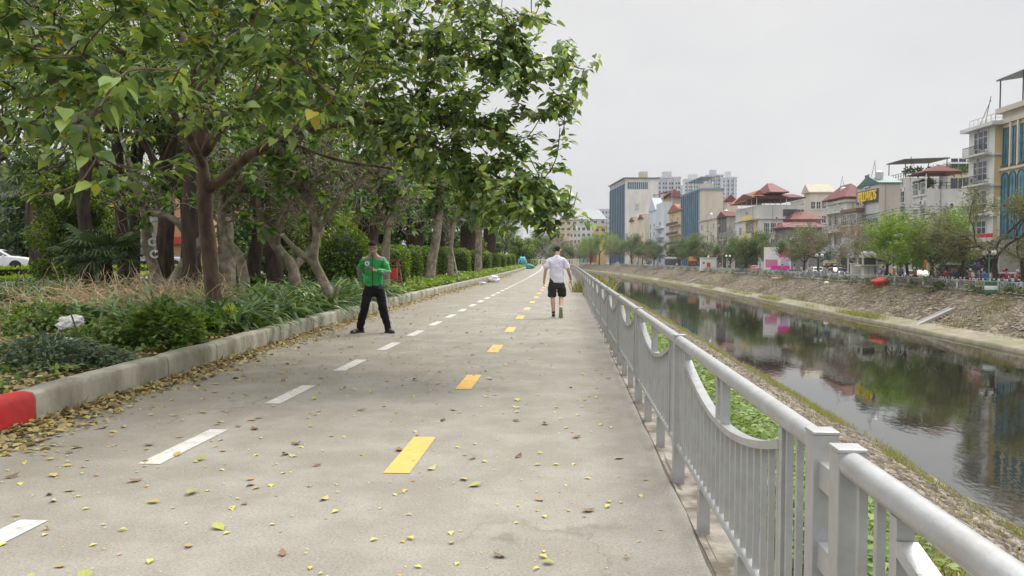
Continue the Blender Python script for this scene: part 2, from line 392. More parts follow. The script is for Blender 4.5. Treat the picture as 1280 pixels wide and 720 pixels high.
# swept sheets
pth = strip('path', [(-5.12, 0), (.3, 0), (.645, 0)], M_path, y0=-6, y1=182, step=.35)
for v in pth.data.vertices:
    if abs(v.co.x-s(v.co.y)-.645) < .01: v.co.x += .018*noise.fractal(Vector((0, v.co.y*1.3, 0)), 1, 2, 4)
strip('path_edge', [(.66, -.006), (.78, -.02), (.9, -.02), (1.02, -.05)], M_edge, y0=-6, y1=400, step=.7, bump=.02, freq=3)
mb = MB(); mb  # dark joint between path and edge strip is the real 2 cm gap with earth below
strip('joint_soil', [(.56, -.010), (.70, -.010)], mat('joint_dirt', (.11, .09, .065)), y0=-6, y1=400)
def bank_grow(x): return 0
strip('near_bank', [(.98, -.06), (1.5, -.30), (3.0, -1.03), (6.0, -2.5), (7.6, -3.3), (8.3, -3.55), (8.9, -3.98)], M_nearstone, y0=-8, y1=1100, step=.8, nsub=4, bump=.10, freq=1.3)
strip('far_bank', [(25.6, -3.99), (25.9, -3.78), (26.6, -3.70), (27.6, -3.45), (31, -2.0), (33.0, -1.22)], M_farstone, y0=0, y1=1100, step=1.5, nsub=5, bump=.16, freq=.8)
strip('far_bank_ledge', [(25.3, -4.1), (25.45, -3.66), (25.9, -3.64), (26.9, -3.50), (27.4, -3.42)], M_sand, y0=0, y1=1100, step=1.5, nsub=3, bump=.10, freq=.9)
strip('far_pavement', [(32.9, -1.2), (38, -1.2)], M_pave, y0=0)
strip('far_street', [(37.9, -1.196-.10), (46, -1.296)], M_asph, y0=0)
strip('far_sidewalk', [(45.8, -1.15), (120, -1.15), (420, -1.15)], M_pave, y0=0)
strip('garden_ground', [(-5.08, .19), (-6, .21), (-12, .27), (-20, .36), (-27, .43), (-46, .62), (-420, .62)], M_soil, y0=-30, nsub=6, step=1.5, bump=.05, freq=.7, xf=lambda y: (kxr(y)+4.97)*.9 if y < 25 else 0)
strip('park_path', [(-20.2, .385), (-23.4, .42)], mat('park_path_concrete', (.36, .33, .29), (.29, .27, .24), 1.5, .9), y0=-10, y1=300)
strip('left_road', [(-29, .50), (-44, .63)], M_asph, y0=-30, y1=400)
strip('left_road_markings', [(-36.4, .585), (-36.55, .587)], flat('road_white', (.7, .7, .68)), y0=-30, y1=400)
o = MB().add([(-3000, -3000, -6), (3000, -3000, -6), (3000, 3000, -6), (-3000, 3000, -6)], [(0, 1, 2, 3)]).build('distant_ground', mat('distant_land', (.16, .17, .13), scale=.01)); tag(o, kind='structure')
# river
def water_mat():
    m = bpy.data.materials.new('river_water'); m.use_nodes = True; nt = m.node_tree; b = nt.nodes['Principled BSDF']
    tc = nd(nt, 'ShaderNodeTexCoord').outputs['Object']
    n0 = nd(nt, 'ShaderNodeTexNoise'); n0.inputs['Scale'].default_value = .12; n0.inputs['Detail'].default_value = 5; nt.links.new(tc, n0.inputs[0])
    c = ramp_node(nt, n0.outputs[0], [(.35, (.010, .011, .007)), (.65, (.022, .021, .015))])
    nt.links.new(c, b.inputs['Base Color']); b.inputs['IOR'].default_value = 2.25; b.inputs['Specular IOR Level'].default_value = .85
    r = ramp_node(nt, n0.outputs[0], [(.5, .0), (.75, .02)]); nt.links.new(r, b.inputs['Roughness'])
    mp = nd(nt, 'ShaderNodeMapping'); mp.inputs['Scale'].default_value = (1.6, .9, 1); nt.links.new(tc, mp.inputs[0])
    n1 = nd(nt, 'ShaderNodeTexNoise'); n1.inputs['Scale'].default_value = 2.2; n1.inputs['Detail'].default_value = 4; nt.links.new(mp.outputs[0], n1.inputs[0])
    n2 = nd(nt, 'ShaderNodeTexNoise'); n2.inputs['Scale'].default_value = .15; n2.inputs['Detail'].default_value = 3; nt.links.new(tc, n2.inputs[0])
    st = ramp_node(nt, n2.outputs[0], [(.4, .25), (.65, 1)])
    mu = nd(nt, 'ShaderNodeMath', operation='MULTIPLY'); nt.links.new(n1.outputs[0], mu.inputs[0]); nt.links.new(st, mu.inputs[1])
    bp = nd(nt, 'ShaderNodeBump'); bp.inputs['Strength'].default_value = .10; bp.inputs['Distance'].default_value = .04
    nt.links.new(mu.outputs[0], bp.inputs['Height']); nt.links.new(bp.outputs[0], b.inputs['Normal']); return m
strip('river', [(7.9, -3.9), (17, -3.9), (26.4, -3.9)], water_mat(), y0=-10, step=4)
# kerb: cast sections
def kerb_section(y0, y1, m, name):
    mb = MB(); prof = [(0, -.05), (.004, .12), (.002, .235), (-.008, .266), (-.034, .285), (-.12, .29), (-.20, .285), (-.232, .262), (-.24, .10)]
    n = max(2, int((y1-y0)/.35)+1); vs = []; k = len(prof)
    for i in range(n+1):
        y = y0+(y1-y0)*i/n; e = .012 if i in (0, n) else 0
        for (px, pz) in prof:
            w = noise.fractal(Vector((y*1.1, px*4, pz*4)), 1, 2, 4)*.014
            vs.append((kx(y)+px*(1-e*2)+w-(e if px >= -.05 else 0), y+(0.004 if i == 0 else -.004 if i == n else 0), max(-.05, pz+w*.8-(e if pz > .1 else 0))))
    fs = [(i*k+j, (i+1)*k+j, (i+1)*k+j+1, i*k+j+1) for i in range(n) for j in range(k-1)]+[tuple(range(k)), tuple(n*k+j for j in range(k-1, -1, -1))]
    mb.add(vs, fs); return mb.build(name, m, kerb, smooth=True)
kerb = empty('kerb', (0, 0, 0)); tag(kerb, kind='structure')
def kerb_mat():
    m = mat('kerb_concrete', (.44, .415, .345), (.27, .25, .195), 3.5, .9, bump=.7, bscale=22, c3=(.12, .12, .075), scale3=1.6, amt3=.9, stretch=(1, 1, .45))
    return m
M_kerb = kerb_mat(); M_red = mat('red_kerb_paint', (.62, .025, .03), (.50, .02, .025), 4, .55, bump=.35, bscale=14, c3=(.36, .05, .045), scale3=2.5, amt3=.5)
kerb_section(-4, 6.0, M_red, 'painted_kerb_section')
y = 6.012; kk = 0
while y < 165:
    L = [2.3, 1.35, 1.9, 2.6][kk % 4] if y < 60 else 12; kerb_section(y, y+L-.012, M_kerb, 'kerb_section'); y += L; kk += 1
# lane markings, each dash a painted sheet
def painted(name, c, dirt):
    m = mat(name, c, tuple(x*.86 for x in c), 6, .7); nt = m.node_tree; b = nt.nodes['Principled BSDF']; src = b.inputs['Base Color'].links[0].from_socket
    tc = nd(nt, 'ShaderNodeTexCoord').outputs['Object']; n = nd(nt, 'ShaderNodeTexNoise'); n.inputs['Scale'].default_value = 16; n.inputs['Detail'].default_value = 7; n.inputs['Roughness'].default_value = .75
    nt.links.new(tc, n.inputs[0]); f = ramp_node(nt, n.outputs[0], [(.50, 0), (.64, .85)]); nt.links.new(mixc(nt, f, src, dirt), b.inputs['Base Color']); return m
M_wh = painted('white_road_paint', (.58, .56, .52), (.33, .31, .27)); M_ye = painted('yellow_road_paint', (.72, .43, .10), (.42, .34, .22))
marks = empty('lane_markings', (0, 0, 0)); tag(marks, kind='structure')
def dash(x, y0, y1, w, m, name):
    vs = []; n = max(1, int((y1-y0)/6)); fs = []
    for i in range(n+1):
        y = y0+(y1-y0)*i/n
        vs += [(x-w/2+s(y), y, .004), (x+w/2+s(y), y, .004)]
    for i in range(n): fs.append((2*i, 2*i+1, 2*i+3, 2*i+2))
    MB().add(vs, fs).build(name, m, marks)
def gy(v): return G(708, v, 0).y
for i in range(-1, 25):
    y0 = 4.88+2.145*i; dash(-2.80, y0, y0+1.04, .155, M_wh, 'white_dash')
dash(-2.82, 4.88+25*2.145, 170, .13, M_wh, 'white_line')
for i in range(-1, 16):
    y0 = 4.78+i*3.18; dash(-1.09, y0, y0+1.0, .17, M_ye, 'yellow_dash')
# ------------------------------------------------------------------ sky and sun
W = bpy.data.worlds.new('World'); bpy.context.scene.world = W; W.use_nodes = True; nt = W.node_tree
bg = nt.nodes['Background']
sky = nd(nt, 'ShaderNodeTexSky', sky_type='NISHITA'); sky.sun_disc = False; sky.sun_elevation = R(52); sky.sun_rotation = R(35); sky.dust_density = 4; sky.air_density = 1.2
hs = nd(nt, 'ShaderNodeHueSaturation'); hs.inputs['Saturation'].default_value = .12; nt.links.new(sky.outputs[0], hs.inputs['Color'])
tc = nd(nt, 'ShaderNodeTexCoord'); sx = nd(nt, 'ShaderNodeSeparateXYZ'); nt.links.new(tc.outputs['Generated'], sx.inputs[0])
mr = nd(nt, 'ShaderNodeMapRange', interpolation_type='SMOOTHSTEP'); mr.inputs[1].default_value = .30; mr.inputs[2].default_value = .95; mr.inputs[3].default_value = 6.9; mr.inputs[4].default_value = 29
nt.links.new(sx.outputs[2], mr.inputs[0])
cn = nd(nt, 'ShaderNodeTexNoise'); cn.inputs['Scale'].default_value = 2.2; cn.inputs['Detail'].default_value = 5; mp = nd(nt, 'ShaderNodeMapping'); mp.inputs['Scale'].default_value = (1, 1, 2.6)
nt.links.new(tc.outputs['Generated'], mp.inputs[0]); nt.links.new(mp.outputs[0], cn.inputs[0])
cl = ramp_node(nt, cn.outputs[0], [(.3, (.87, .88, .92)), (.7, (1.05, 1.045, 1.035))])
mu = nd(nt, 'ShaderNodeMix', data_type='RGBA', blend_type='MULTIPLY'); mu.inputs[0].default_value = 1
nt.links.new(cl, mu.inputs[6]); nt.links.new(mr.outputs[0], mu.inputs[7])
fin = mixc(nt, .90, hs.outputs[0], mu.outputs[2])
nt.links.new(fin, bg.inputs[0]); bg.inputs[1].default_value = .10
sun = bpy.data.lights.new('sun', 'SUN'); sun.energy = 2.1; sun.angle = R(20); sun.color = (1, .95, .88)
so = bpy.data.objects.new('sun', sun); C.objects.link(so); so.rotation_euler = (R(38), 0, R(180-35))
sc = bpy.context.scene
sc.view_settings.view_transform = 'Standard'; sc.view_settings.look = 'None'; sc.view_settings.gamma = 1; sc.view_settings.exposure = .16
sc.render.engine = 'CYCLES'; sc.cycles.max_bounces = 6; sc.cycles.diffuse_bounces = 3; sc.cycles.glossy_bounces = 3; sc.cycles.transmission_bounces = 4; sc.cycles.volume_bounces = 0
# ================================================================== RAILING
M_rail = mat('silver_rail_paint', (.42, .43, .435), (.36, .365, .365), 9, .38, metal=.3, c3=(.34, .31, .27), scale3=14, amt3=.4, spec=.5, bump=.08, bscale=40)
TZ = .875; PXR = .70
def arch_z(t):                                    # t 0..1 along the dip
    return TZ-.09-.145*(1-(2*abs(t-.5))**1.9)
BAY = 2.64
def bay_panel():
    mb = MB(); e0, e1 = .36, BAY-.33; n = 20
    pts = [(0, e0+(e1-e0)*i/n, arch_z(i/n)) for i in range(n+1)]
    for a, b in zip(pts, pts[1:]): mb.bar((a[0], a[1]-.002, a[2]), b, .045, .028)
    y = .095
    while y < BAY-.05:
        if e0 <= y <= e1: top = arch_z((y-e0)/(e1-e0))
        else: top = TZ-.03
        mb.bb(-.010, .010, y-.009, y+.009, .235, top); y += .102
    for y in (e0-.02, e1+.02): mb.bb(-.018, .018, y-.018, y+.018, .235, TZ-.03)
    for y in (BAY*.5-.055, BAY*.5+.055): mb.bb(-.018, .018, y-.018, y+.018, arch_z(.5)-.01, TZ-.03)
    return mb.mesh('arched_bar_panel', M_rail)
def post_mesh(h=TZ+.03):
    mb = MB(); mb.bb(-.034, .034, -.034, .034, -.05, h); mb.bb(-.036, .036, -.036, .036, h, h+.010)
    return mb.mesh('post', M_rail, bevel=.003)
def foot_mesh(): return MB().bb(-.028, .028, -.028, .028, -.05, .215).mesh('foot', M_rail)
panel_me = bay_panel(); post_me = post_mesh(); foot_me = foot_mesh()
def railing(y0, nb, label, end_first=None):
    """bays run from y0 away from the camera, following the bend"""
    root = empty('railing', (PXR+s(y0), y0, 0), 0, label, 'railing', None); L = nb*BAY
    tp = []; bt = []
    def loc(y): return Vector((PXR+s(y)-root.location.x, y-y0, 0))
    k = max(2, int(L/3))
    for i in range(k+1):
        p = loc(y0+L*i/k); tp.append(p+Vector((0, 0, TZ))); bt.append(p+Vector((0, 0, .22)))
    MB().tube(tp, .033, 16).build('top_rail', M_rail, root, smooth=True)
    MB().tube(bt, .021, 10).build('lower_rail', M_rail, root, smooth=True)
    for i in range(nb):
        y = y0+i*BAY; a = math.atan2(-(s(y+BAY)-s(y)), BAY)
        o = link('arched_bar_panel', panel_me, root, loc(y)); o.rotation_euler.z = a
        o = link('foot', foot_me, root, loc(y+BAY*.34)); o = link('foot', foot_me, root, loc(y+BAY*.67))
    for i in range(nb+1):
        y = y0+i*BAY; link('post', post_me, root, loc(y))
    return root
r1 = railing(2.12, 28, 'long silver painted railing with dipped arches running along the path behind the joint')
r2 = railing(1.93-BAY*2, 2, 'near section of silver railing on the camera side of the two joined posts')
for z in (.30, .58, .80): MB().bb(-.02, .02, .036, .156, z-.035, z+.035).build('link_plate', M_rail, r2, loc=(0, 2*BAY, 0))
# ================================================================== NEAR VEGETATION ON THE RIVER BANK
G1 = [(0, (.05, .12, .02)), (.4, (.09, .19, .03)), (.75, (.14, .26, .045)), (1, (.22, .33, .07))]
GY = [(0, (.08, .13, .025)), (.5, (.16, .22, .05)), (1, (.28, .30, .11))]
L_creep = leafmat('creeper_leaf', G1, .5, .35); L_grass = leafmat('grass_blade', GY, .6, .35)
def bank_z(x):
    pr = [(.98, -.06), (1.5, -.30), (3.0, -1.03), (6.0, -2.5), (7.6, -3.3), (8.3, -3.55), (8.9, -3.98)]
    for (a, za), (b, zb) in zip(pr, pr[1:]):
        if a <= x <= b: return za+(zb-za)*(x-a)/(b-a)
    return -.06
def scatter(n, fx, fy, fz, keep=None, seed=1):
    r = np.random.default_rng(seed); out = []
    while len(out) < n:
        y = fy(r); x = fx(r, y)
        if keep and not keep(x, y, r): continue
        out.append((x+s(y), y, fz(x)))
    return np.array(out), r
def clover(name, n, x0, x1, y0, y1, sz, lm, kind, seed, hi=.25, thr=.0, fr=.7, ypow=2.0, fz=bank_z):
    P_, r = scatter(n, lambda r, y: r.uniform(x0, x1), lambda r: y0+(y1-y0)*r.random()**ypow, fz, lambda x, y, r: noise.noise(Vector((x*fr*1.5, y*fr*.6, seed))) > thr+r.normal()*.12, seed)
    P_[:, 2] += .03+r.random(n)*hi
    d = rnd_dirs(r, n); d[:, 2] = np.abs(d[:, 2])*.25-.05; up = np.tile([0, 0, 1.], (n, 1))+r.normal(size=(n, 3))*.3
    if kind == 'grass': d = rnd_dirs(r, n)*.6; d[:, 2] = 1; up = rnd_dirs(r, n)
    o = link(name, leaf_mesh(name, P_, d, up, sz*(.6+.8*r.random(n)), kind, lm)); return o
tag(clover('heart_leaved_creeper', 26000, 1.0, 2.6, 1, 24, .075, L_creep, 'ovate', 11, .28, -.25), 'low heart leaved creeper carpeting the bank just beyond the railing', 'creeper', kind='stuff')
tag(clover('bank_grass', 34000, .98, 3.3, 1, 110, .17, L_grass, 'grass', 12, .0, -.12), 'bright green grass growing on the bank behind the railing', 'grass', kind='stuff')
tag(clover('waterline_grass', 24000, 7.45, 8.4, 1, 170, .15, L_grass, 'grass', 13, .0, .02, .6, 1.8), 'strip of light green grass along the near waterline', 'grass', kind='stuff')
tag(clover('slope_weeds', 5000, 3.0, 7.4, 1, 140, .13, L_grass, 'grass', 14, .0, .30, .8), 'thin weeds between the stones of the near bank slope', 'weeds', kind='stuff')
# loose stones of the near slope (nobody could count them)
def stones(name, n, fx, fy, fz, smin, smax, m, seed, flatz=.45, keep=None):
    P_, r = scatter(n, fx, fy, fz, keep, seed)
    V0 = np.array([(1, 0, 0), (.3, .9, .1), (-.8, .6, 0), (-.9, -.5, .1), (.2, -1, 0), (.45, .3, .8), (-.4, .25, .9), (0, -.5, .85)], float)
    F0 = [(0, 1, 5), (1, 2, 6), (1, 6, 5), (2, 3, 6), (3, 7, 6), (3, 4, 7), (4, 0, 7), (0, 5, 7), (5, 6, 7)]
    vs = []; fs = []
    for i, p in enumerate(P_):
        a = r.random()*6.28; c, d = math.cos(a), math.sin(a); k = r.uniform(smin, smax)*np.array([1, r.uniform(.45, .9), flatz*r.uniform(.6, 1.3)])
        V = (V0+r.normal(size=V0.shape)*.13)*k; V = np.stack([V[:, 0]*c-V[:, 1]*d, V[:, 0]*d+V[:, 1]*c, V[:, 2]], 1)+p
        vs += V.tolist(); fs += [tuple(x+8*i for x in f) for f in F0]
    me = bpy.data.meshes.new(name); me.from_pydata(vs, [], fs); me.materials.append(m); return link(name, me)
M_st = mat('loose_stone', (.27, .23, .18), (.13, .10, .075), 2, .95, island=.45)
tag(stones('bank_stones', 9000, lambda r, y: r.uniform(2.4, 7.5), lambda r: 1+45*r.random()**1.5, bank_z, .03, .12, M_st, 21), 'loose brown stones lying on the near bank slope', 'stones', kind='stuff')
def fbz(x):
    pr = [(25.9, -3.78), (26.6, -3.70), (27.6, -3.45), (31, -2.0), (33.0, -1.22), (34, -1.2)]
    for (a, za), (b, zb) in zip(pr, pr[1:]):
        if a <= x <= b: return za+(zb-za)*(x-a)/(b-a)
    return -1.2
M_st2 = mat('far_loose_stone', (.29, .245, .185), (.14, .105, .072), 2, .95, island=.4)
tag(stones('far_bank_rubble', 8500, lambda r, y: r.uniform(27.2, 33), lambda r: 38+160*r.random()**1.4, fbz, .07, .20, M_st2, 22), 'pale rubble stones covering the far bank slope', 'stones', kind='stuff')
tag(clover('far_bank_weeds', 9000, 27.0, 32.9, 38, 260, .40, leafmat('dull_grass', [(0, (.08, .10, .03)), (1, (.19, .22, .07))], .7, .3), 'grass', 15, 0, .28, .28, fz=fbz), 'sparse weeds growing on the far bank slope', 'weeds', kind='stuff')
tag(clover('far_waterline_grass', 5000, 25.5, 26.8, 60, 330, .45, L_grass, 'grass', 16, 0, .12, .18, fz=lambda x: -3.68), 'patches of bright grass at the far waterline', 'grass', kind='stuff')
tag(clover('railing_foot_plants', 3600, 32.6, 33.5, 40, 300, .35, leafmat('plant_leaf', [(0, (.03, .07, .02)), (.6, (.07, .13, .03)), (1, (.14, .2, .06))]), 'far', 17, .55, .02, .9, fz=lambda x: -1.2), 'small green plants growing along the far railing', 'plants', kind='stuff')
def tuft(name, x, y, z, n, h, label, seed):
    r = np.random.default_rng(seed); pos = np.array([x, y, z])+r.normal(size=(n, 3))*[.18, .3, .02]
    d = rnd_dirs(r, n)*.55; d[:, 2] = 1
    o = link(name, leaf_mesh(name, pos, d, rnd_dirs(r, n), h*(.5+.6*r.random(n)), 'grass', L_grass)); tag(o, label, 'grass tuft')
tuft('grass_tuft', 1.25, 29, -.25, 260, 1.15, 'tall bright green grass tuft behind the railing right of the walking man', 31)
tuft('grass_tuft', .58, 32, -.02, 160, .65, 'grass tuft on the path side of the railing beside the walking man', 32)
tuft('grass_tuft', 5.0, 8.1, -2.0, 200, .28, 'small green weed tuft alone on the brown stone slope', 33)
# ================================================================== FALLEN LEAVES
F1 = [(0, (.46, .36, .12)), (.2, (.40, .31, .13)), (.35, (.20, .14, .07)), (.55, (.34, .26, .12)), (.75, (.52, .45, .15)), (.88, (.12, .08, .05)), (1, (.46, .40, .25))]
L_dry = leafmat('fallen_leaf', F1, .6, .1); 
L_yel = leafmat('fallen_yellow_leaf', [(0, (.6, .5, .12)), (.5, (.52, .52, .1)), (.8, (.55, .36, .12)), (1, (.35, .19, .09))], .6, .1)
rl = np.random.default_rng(41); leafvar = []
for k in range(9):
    V, F = tmpl('ovate'); V = V.copy(); V[:, 0] *= rl.uniform(.8, 1.25); V[:, 2] = V[:, 2]*rl.uniform(-1.4, 1.2)+.0; V[:, 2] += (V[:, 1]-.5)**2*rl.uniform(0, .7); V[:, 1] -= .5; V[:, 2] -= V[:, 2].min()
    V = np.concatenate([V, [[-.012, -.5, V[1, 2]], [.012, -.5, V[1, 2]], [0, -.82, V[1, 2]+.05]]]); F = F+[(12, 13, 14)]
    me = bpy.data.meshes.new('fallen_leaf'); me.from_pydata(V.tolist(), [], F); 
    cc = [(.55, .44, .13), (.44, .45, .11), (.48, .34, .14), (.28, .17, .09), (.56, .49, .22), (.35, .40, .1), (.40, .29, .16), (.52, .40, .1), (.2, .12, .07)][k]
    me.materials.append(mat('fallen_leaf_%d' % k, cc, tuple(x*.5 for x in cc), 22, .65)); leafvar.append(me)
nl = 0
while nl < 290:
    y = 2.2+rl.random()**1.7*20; x = -4.3+4.8*rl.random()
    if rl.random() > (.25+.75*((.5-x)/4.8)): continue
    u, v = proj((x, y, 0))
    if not (-5 < u < 1280 and v < 725): continue
    if x < kx(y)+.05 or x > .6: continue
    k = int(rl.integers(0, 9)); sz = rl.uniform(.04, .095)
    o = link('fallen_leaf', leafvar[k], None, (x, y, .007)); o.scale = (sz, sz, sz); o.rotation_euler = (rl.normal()*.1, rl.normal()*.1, rl.random()*6.28)
    yl = k in (0, 1, 4, 5, 7)
    tag(o, 'yellow leaf fallen on the concrete path' if yl else 'brown leaf fallen on the concrete path', 'fallen leaf', 'yellow leaves fallen on the path' if yl else 'brown leaves fallen on the path'); nl += 1
n = 8000; r = np.random.default_rng(42); ys = 5+60*r.random(n)**1.9; off = np.abs(r.normal(size=n))**1.5*.11+.008
w = np.array([.5+.9*noise.noise(Vector((0, y*.6, 5))) for y in ys])
xs = np.array([kx(y) for y in ys])+off*np.clip(.7+w, .5, 1.6); pos = np.stack([xs, ys, .01+.06*r.random(n)*np.exp(-off*6)], 1)
d = rnd_dirs(r, n); d[:, 2] *= .22; up = np.tile([0, 0, 1.], (n, 1))+r.normal(size=(n, 3))*.4
tag(link('leaf_litter', leaf_mesh('leaf_litter', pos, d, up, .03+.07*r.random(n), 'ovate', L_dry)), 'drift of dry yellow brown leaves gathered along the kerb foot', 'leaf litter', kind='stuff')
n = 5200; pos = np.stack([-4.7+5.2*r.random(n)**1.3, 2+45*r.random(n)**1.2, np.full(n, .006)], 1); pos = pos[[p[0] > kx(p[1])+.02 for p in pos]]; n = len(pos)
d = rnd_dirs(r, n); d[:, 2] *= .1
tag(link('leaf_crumbs', leaf_mesh('leaf_crumbs', pos, d, np.tile([0, 0, 1.], (n, 1)), .012+.045*r.random(n)**2.5, 'far', L_yel)), 'small yellow leaves and crumbs scattered over the concrete path', 'leaf crumbs', kind='stuff')
n = 9000; ys = 4+22*r.random(n)**1.3; xs = np.array([kx(y) for y in ys])-.32-np.abs(r.normal(size=n))*2.2; pos = np.stack([xs, ys, [gz(a, b)+.035+abs(r.normal())*.02 for a, b in zip(xs, ys)]], 1)
d = rnd_dirs(r, n); d[:, 2] *= .25
tag(link('garden_leaf_litter', leaf_mesh('garden_leaf_litter', pos, d, np.tile([0, 0, 1.], (n, 1))+r.normal(size=(n, 3))*.3, .05+.06*r.random(n), 'ovate', L_dry)), 'dry leaves lying on the garden soil behind the kerb', 'leaf litter', kind='stuff')
# ================================================================== GARDEN PLANTS
def clumps(name, centers, per, size, kind, lm, seed, spread=.22, upz=1.2, h=0.02, jz=.1):
    r = np.random.default_rng(seed); c = np.repeat(np.array(centers, float), per, 0); n = len(c)
    pos = c+r.normal(size=(n, 3))*[spread, spread, jz]; pos[:, 2] = np.maximum(pos[:, 2], c[:, 2]+h)
    d = rnd_dirs(r, n); d[:, 2] = np.abs(d[:, 2])*.5+upz; up = rnd_dirs(r, n); up = np.tile([0, 0, 1.], (n, 1))+r.normal(size=(n, 3))*.2
    dh = d.copy()
    return leaf_mesh(name, pos, d, up, size*(.55+.7*r.random(n)), kind, lm)
L_strap = leafmat('strap_leaf', [(0, (.03, .09, .025)), (.5, (.065, .155, .04)), (.9, (.13, .25, .06)), (1, (.26, .32, .12))], .35, .25, .5)
L_dark = leafmat('shade_dark_leaf', [(0, (.012, .04, .008)), (.5, (.03, .085, .015)), (.85, (.085, .19, .03)), (1, (.15, .27, .05))], .45, .3)  # dark leaves, toned down further to deepen the shade among shrubs
L_weed = leafmat('weed_leaf', [(0, (.04, .11, .02)), (.6, (.10, .21, .04)), (1, (.20, .33, .07))], .5, .3)
L_lime = leafmat('lime_leaf', [(0, (.12, .25, .02)), (.6, (.24, .42, .04)), (1, (.36, .52, .07))], .5, .4)
def strapbed(n, f, per, size, seed, label, name='spider_lily_bed'):
    r = np.random.default_rng(seed); cs = []
    while len(cs) < n:
        x, y = f(r)
        cs.append((x, y, gz(x, y)))
    tag(link(name, clumps(name, cs, per, size, 'strap', L_strap, seed, .1, .55)), label, 'groundcover', kind='stuff')
strapbed(330, lambda r: ((lambda y: (kx(y)-.45-3.2*r.random()**1.2, y))(11.5+12*r.random()**1.1)), 30, .62, 51, 'dense strap leaved lily plants under the trees behind the kerb')
strapbed(160, lambda r: (r.uniform(-19.5, -13.5), r.uniform(15, 30)), 22, .55, 52, 'dark strap leaved plants bordering the back park path')
def band(name, n, fx, y0, y1, size, kind, lm, seed, h, label, cat='groundcover', yp=1.5):
    r = np.random.default_rng(seed); ys = y0+(y1-y0)*r.random(n)**yp; xs = np.array([fx(r, y) for y in ys]); z = np.array([gz(a, b) for a, b in zip(xs, ys)])
    hh = np.array([max(.15, .6+.8*noise.noise(Vector((a*.9, b*.9, seed)))) for a, b in zip(xs, ys)])*h
    pos = np.stack([xs, ys, z+hh*r.random(n)**.6], 1); d = rnd_dirs(r, n); d[:, 2] = np.abs(d[:, 2])*.6+.1; up = np.tile([0, 0, 1.], (n, 1))+r.normal(size=(n, 3))*.4
    tag(link(name, leaf_mesh(name, pos, d, up, size*(.6+.7*r.random(n)), kind, lm)), label, cat, kind='stuff')
band('kerbside_plants', 22000, lambda r, y: kx(y)-.32-abs(r.normal())*.7-.3*r.random(), 20, 160, .17, 'ovate', leafmat('kerb_plant', [(0, (.06, .14, .02)), (.6, (.13, .26, .035)), (1, (.26, .40, .07))]), 53, .38, 'low bright green plants along the kerb in front of the clipped bushes')
band('understorey', 26000, lambda r, y: -8.6-4.5*r.random(), 24, 75, .20, 'ovate', L_dark, 54, .55, 'dark leafy undergrowth beneath the garden trees', 'undergrowth')
band('lawn_weeds', 10000, lambda r, y: kx(y)-.5-8.5*r.random()**1.3, 4.5, 14.5, .075, 'ovate', L_weed, 55, .10, 'low patchy weeds growing over the garden soil', 'weeds', 1.0)
band('lime_groundcover', 9000, lambda r, y: -24.2-1.4*r.random(), 14, 75, .22, 'ovate', L_lime, 56, .22, 'flat lime green planting between park path and clipped hedge', 'groundcover', 1.0)
def lumps_on(x0, x1, y0, y1, z0, z1, n, r): 
    pos = np.stack([r.uniform(x0, x1, n), r.uniform(y0, y1, n), z0+(z1-z0)*r.random(n)**.4], 1); return pos
r = np.random.default_rng(57)
n = 16000; pos = lumps_on(-26.9, -26.0, 8, 110, .45, .98, n, r); d = rnd_dirs(r, n); d[:, 2] = np.abs(d[:, 2])
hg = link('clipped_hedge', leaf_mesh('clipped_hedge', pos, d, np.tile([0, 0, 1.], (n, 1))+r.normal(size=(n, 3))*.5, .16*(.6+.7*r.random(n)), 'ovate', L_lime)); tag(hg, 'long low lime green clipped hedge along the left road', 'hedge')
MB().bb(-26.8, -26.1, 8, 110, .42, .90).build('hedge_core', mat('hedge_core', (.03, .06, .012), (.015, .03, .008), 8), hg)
# shrubs in the weedy corner
def shrub(name, x, y, w, h, n, size, lm, seed, label, kind='ovate', cat='shrub'):
    r = np.random.default_rng(seed); z = gz(x, y); e = empty(name, (x, y, z), 0, label, cat)
    a = r.random(n)*2*PI; t = r.random(n)**.5; zz = r.random(n); rr = w*t*np.sqrt(np.clip(1-(zz-.35)**2*1.6, .05, 1))*(1+.25*np.sin(a*3+seed)+.2*np.sin(a*5))
    pos = np.stack([np.cos(a)*rr, np.sin(a)*rr, zz*h*(1-.35*t)], 1); d = pos*[1, 1, .4]+r.normal(size=(n, 3))*.25*w; d[:, 2] += .0
    link('foliage', leaf_mesh('foliage', pos, d, np.tile([0, 0, 1.], (n, 1))+r.normal(size=(n, 3))*.35, size*(.6+.7*r.random(n)), kind, lm), e)
    mb = MB()
    for k in range(9):
        b = r.random()*6.28; q = r.random()*w*.7; mb.tube([(0, 0, -.05), (math.cos(b)*q*.4, math.sin(b)*q*.4, h*.4), (math.cos(b)*q, math.sin(b)*q, h*.85)], [.012, .009, .005], 5)
    mb.build('stems', mat('green_stem', (.16, .13, .07)), e); return e
shrub('leafy_shrub', *G(205, 432, .25)[:2], .50, .70, 1500, .085, L_weed, 61, 'upright green shrub with broad leaves nearest the kerb under the brown tree', 'heart')
shrub('leafy_shrub', *G(165, 425, .25)[:2], .6, .5, 1300, .08, L_weed, 62, 'green shrub beside the dry twigs left of the broad leaved shrub', 'heart')
shrub('leafy_shrub', *G(120, 436, .25)[:2], .5, .38, 700, .09, L_weed, 63, 'low spreading shrub below the white plastic bag')
L_blue = leafmat('bluish_weed', [(0, (.04, .09, .045)), (.6, (.085, .16, .085)), (1, (.15, .24, .11))], .55, .25)
shrub('fern_like_weed', *G(58, 458, .22)[:2], .65, .38, 1800, .07, L_blue, 64, 'bluish fine leaved bush at the left end of the garden edge', 'ovate', 'weed')
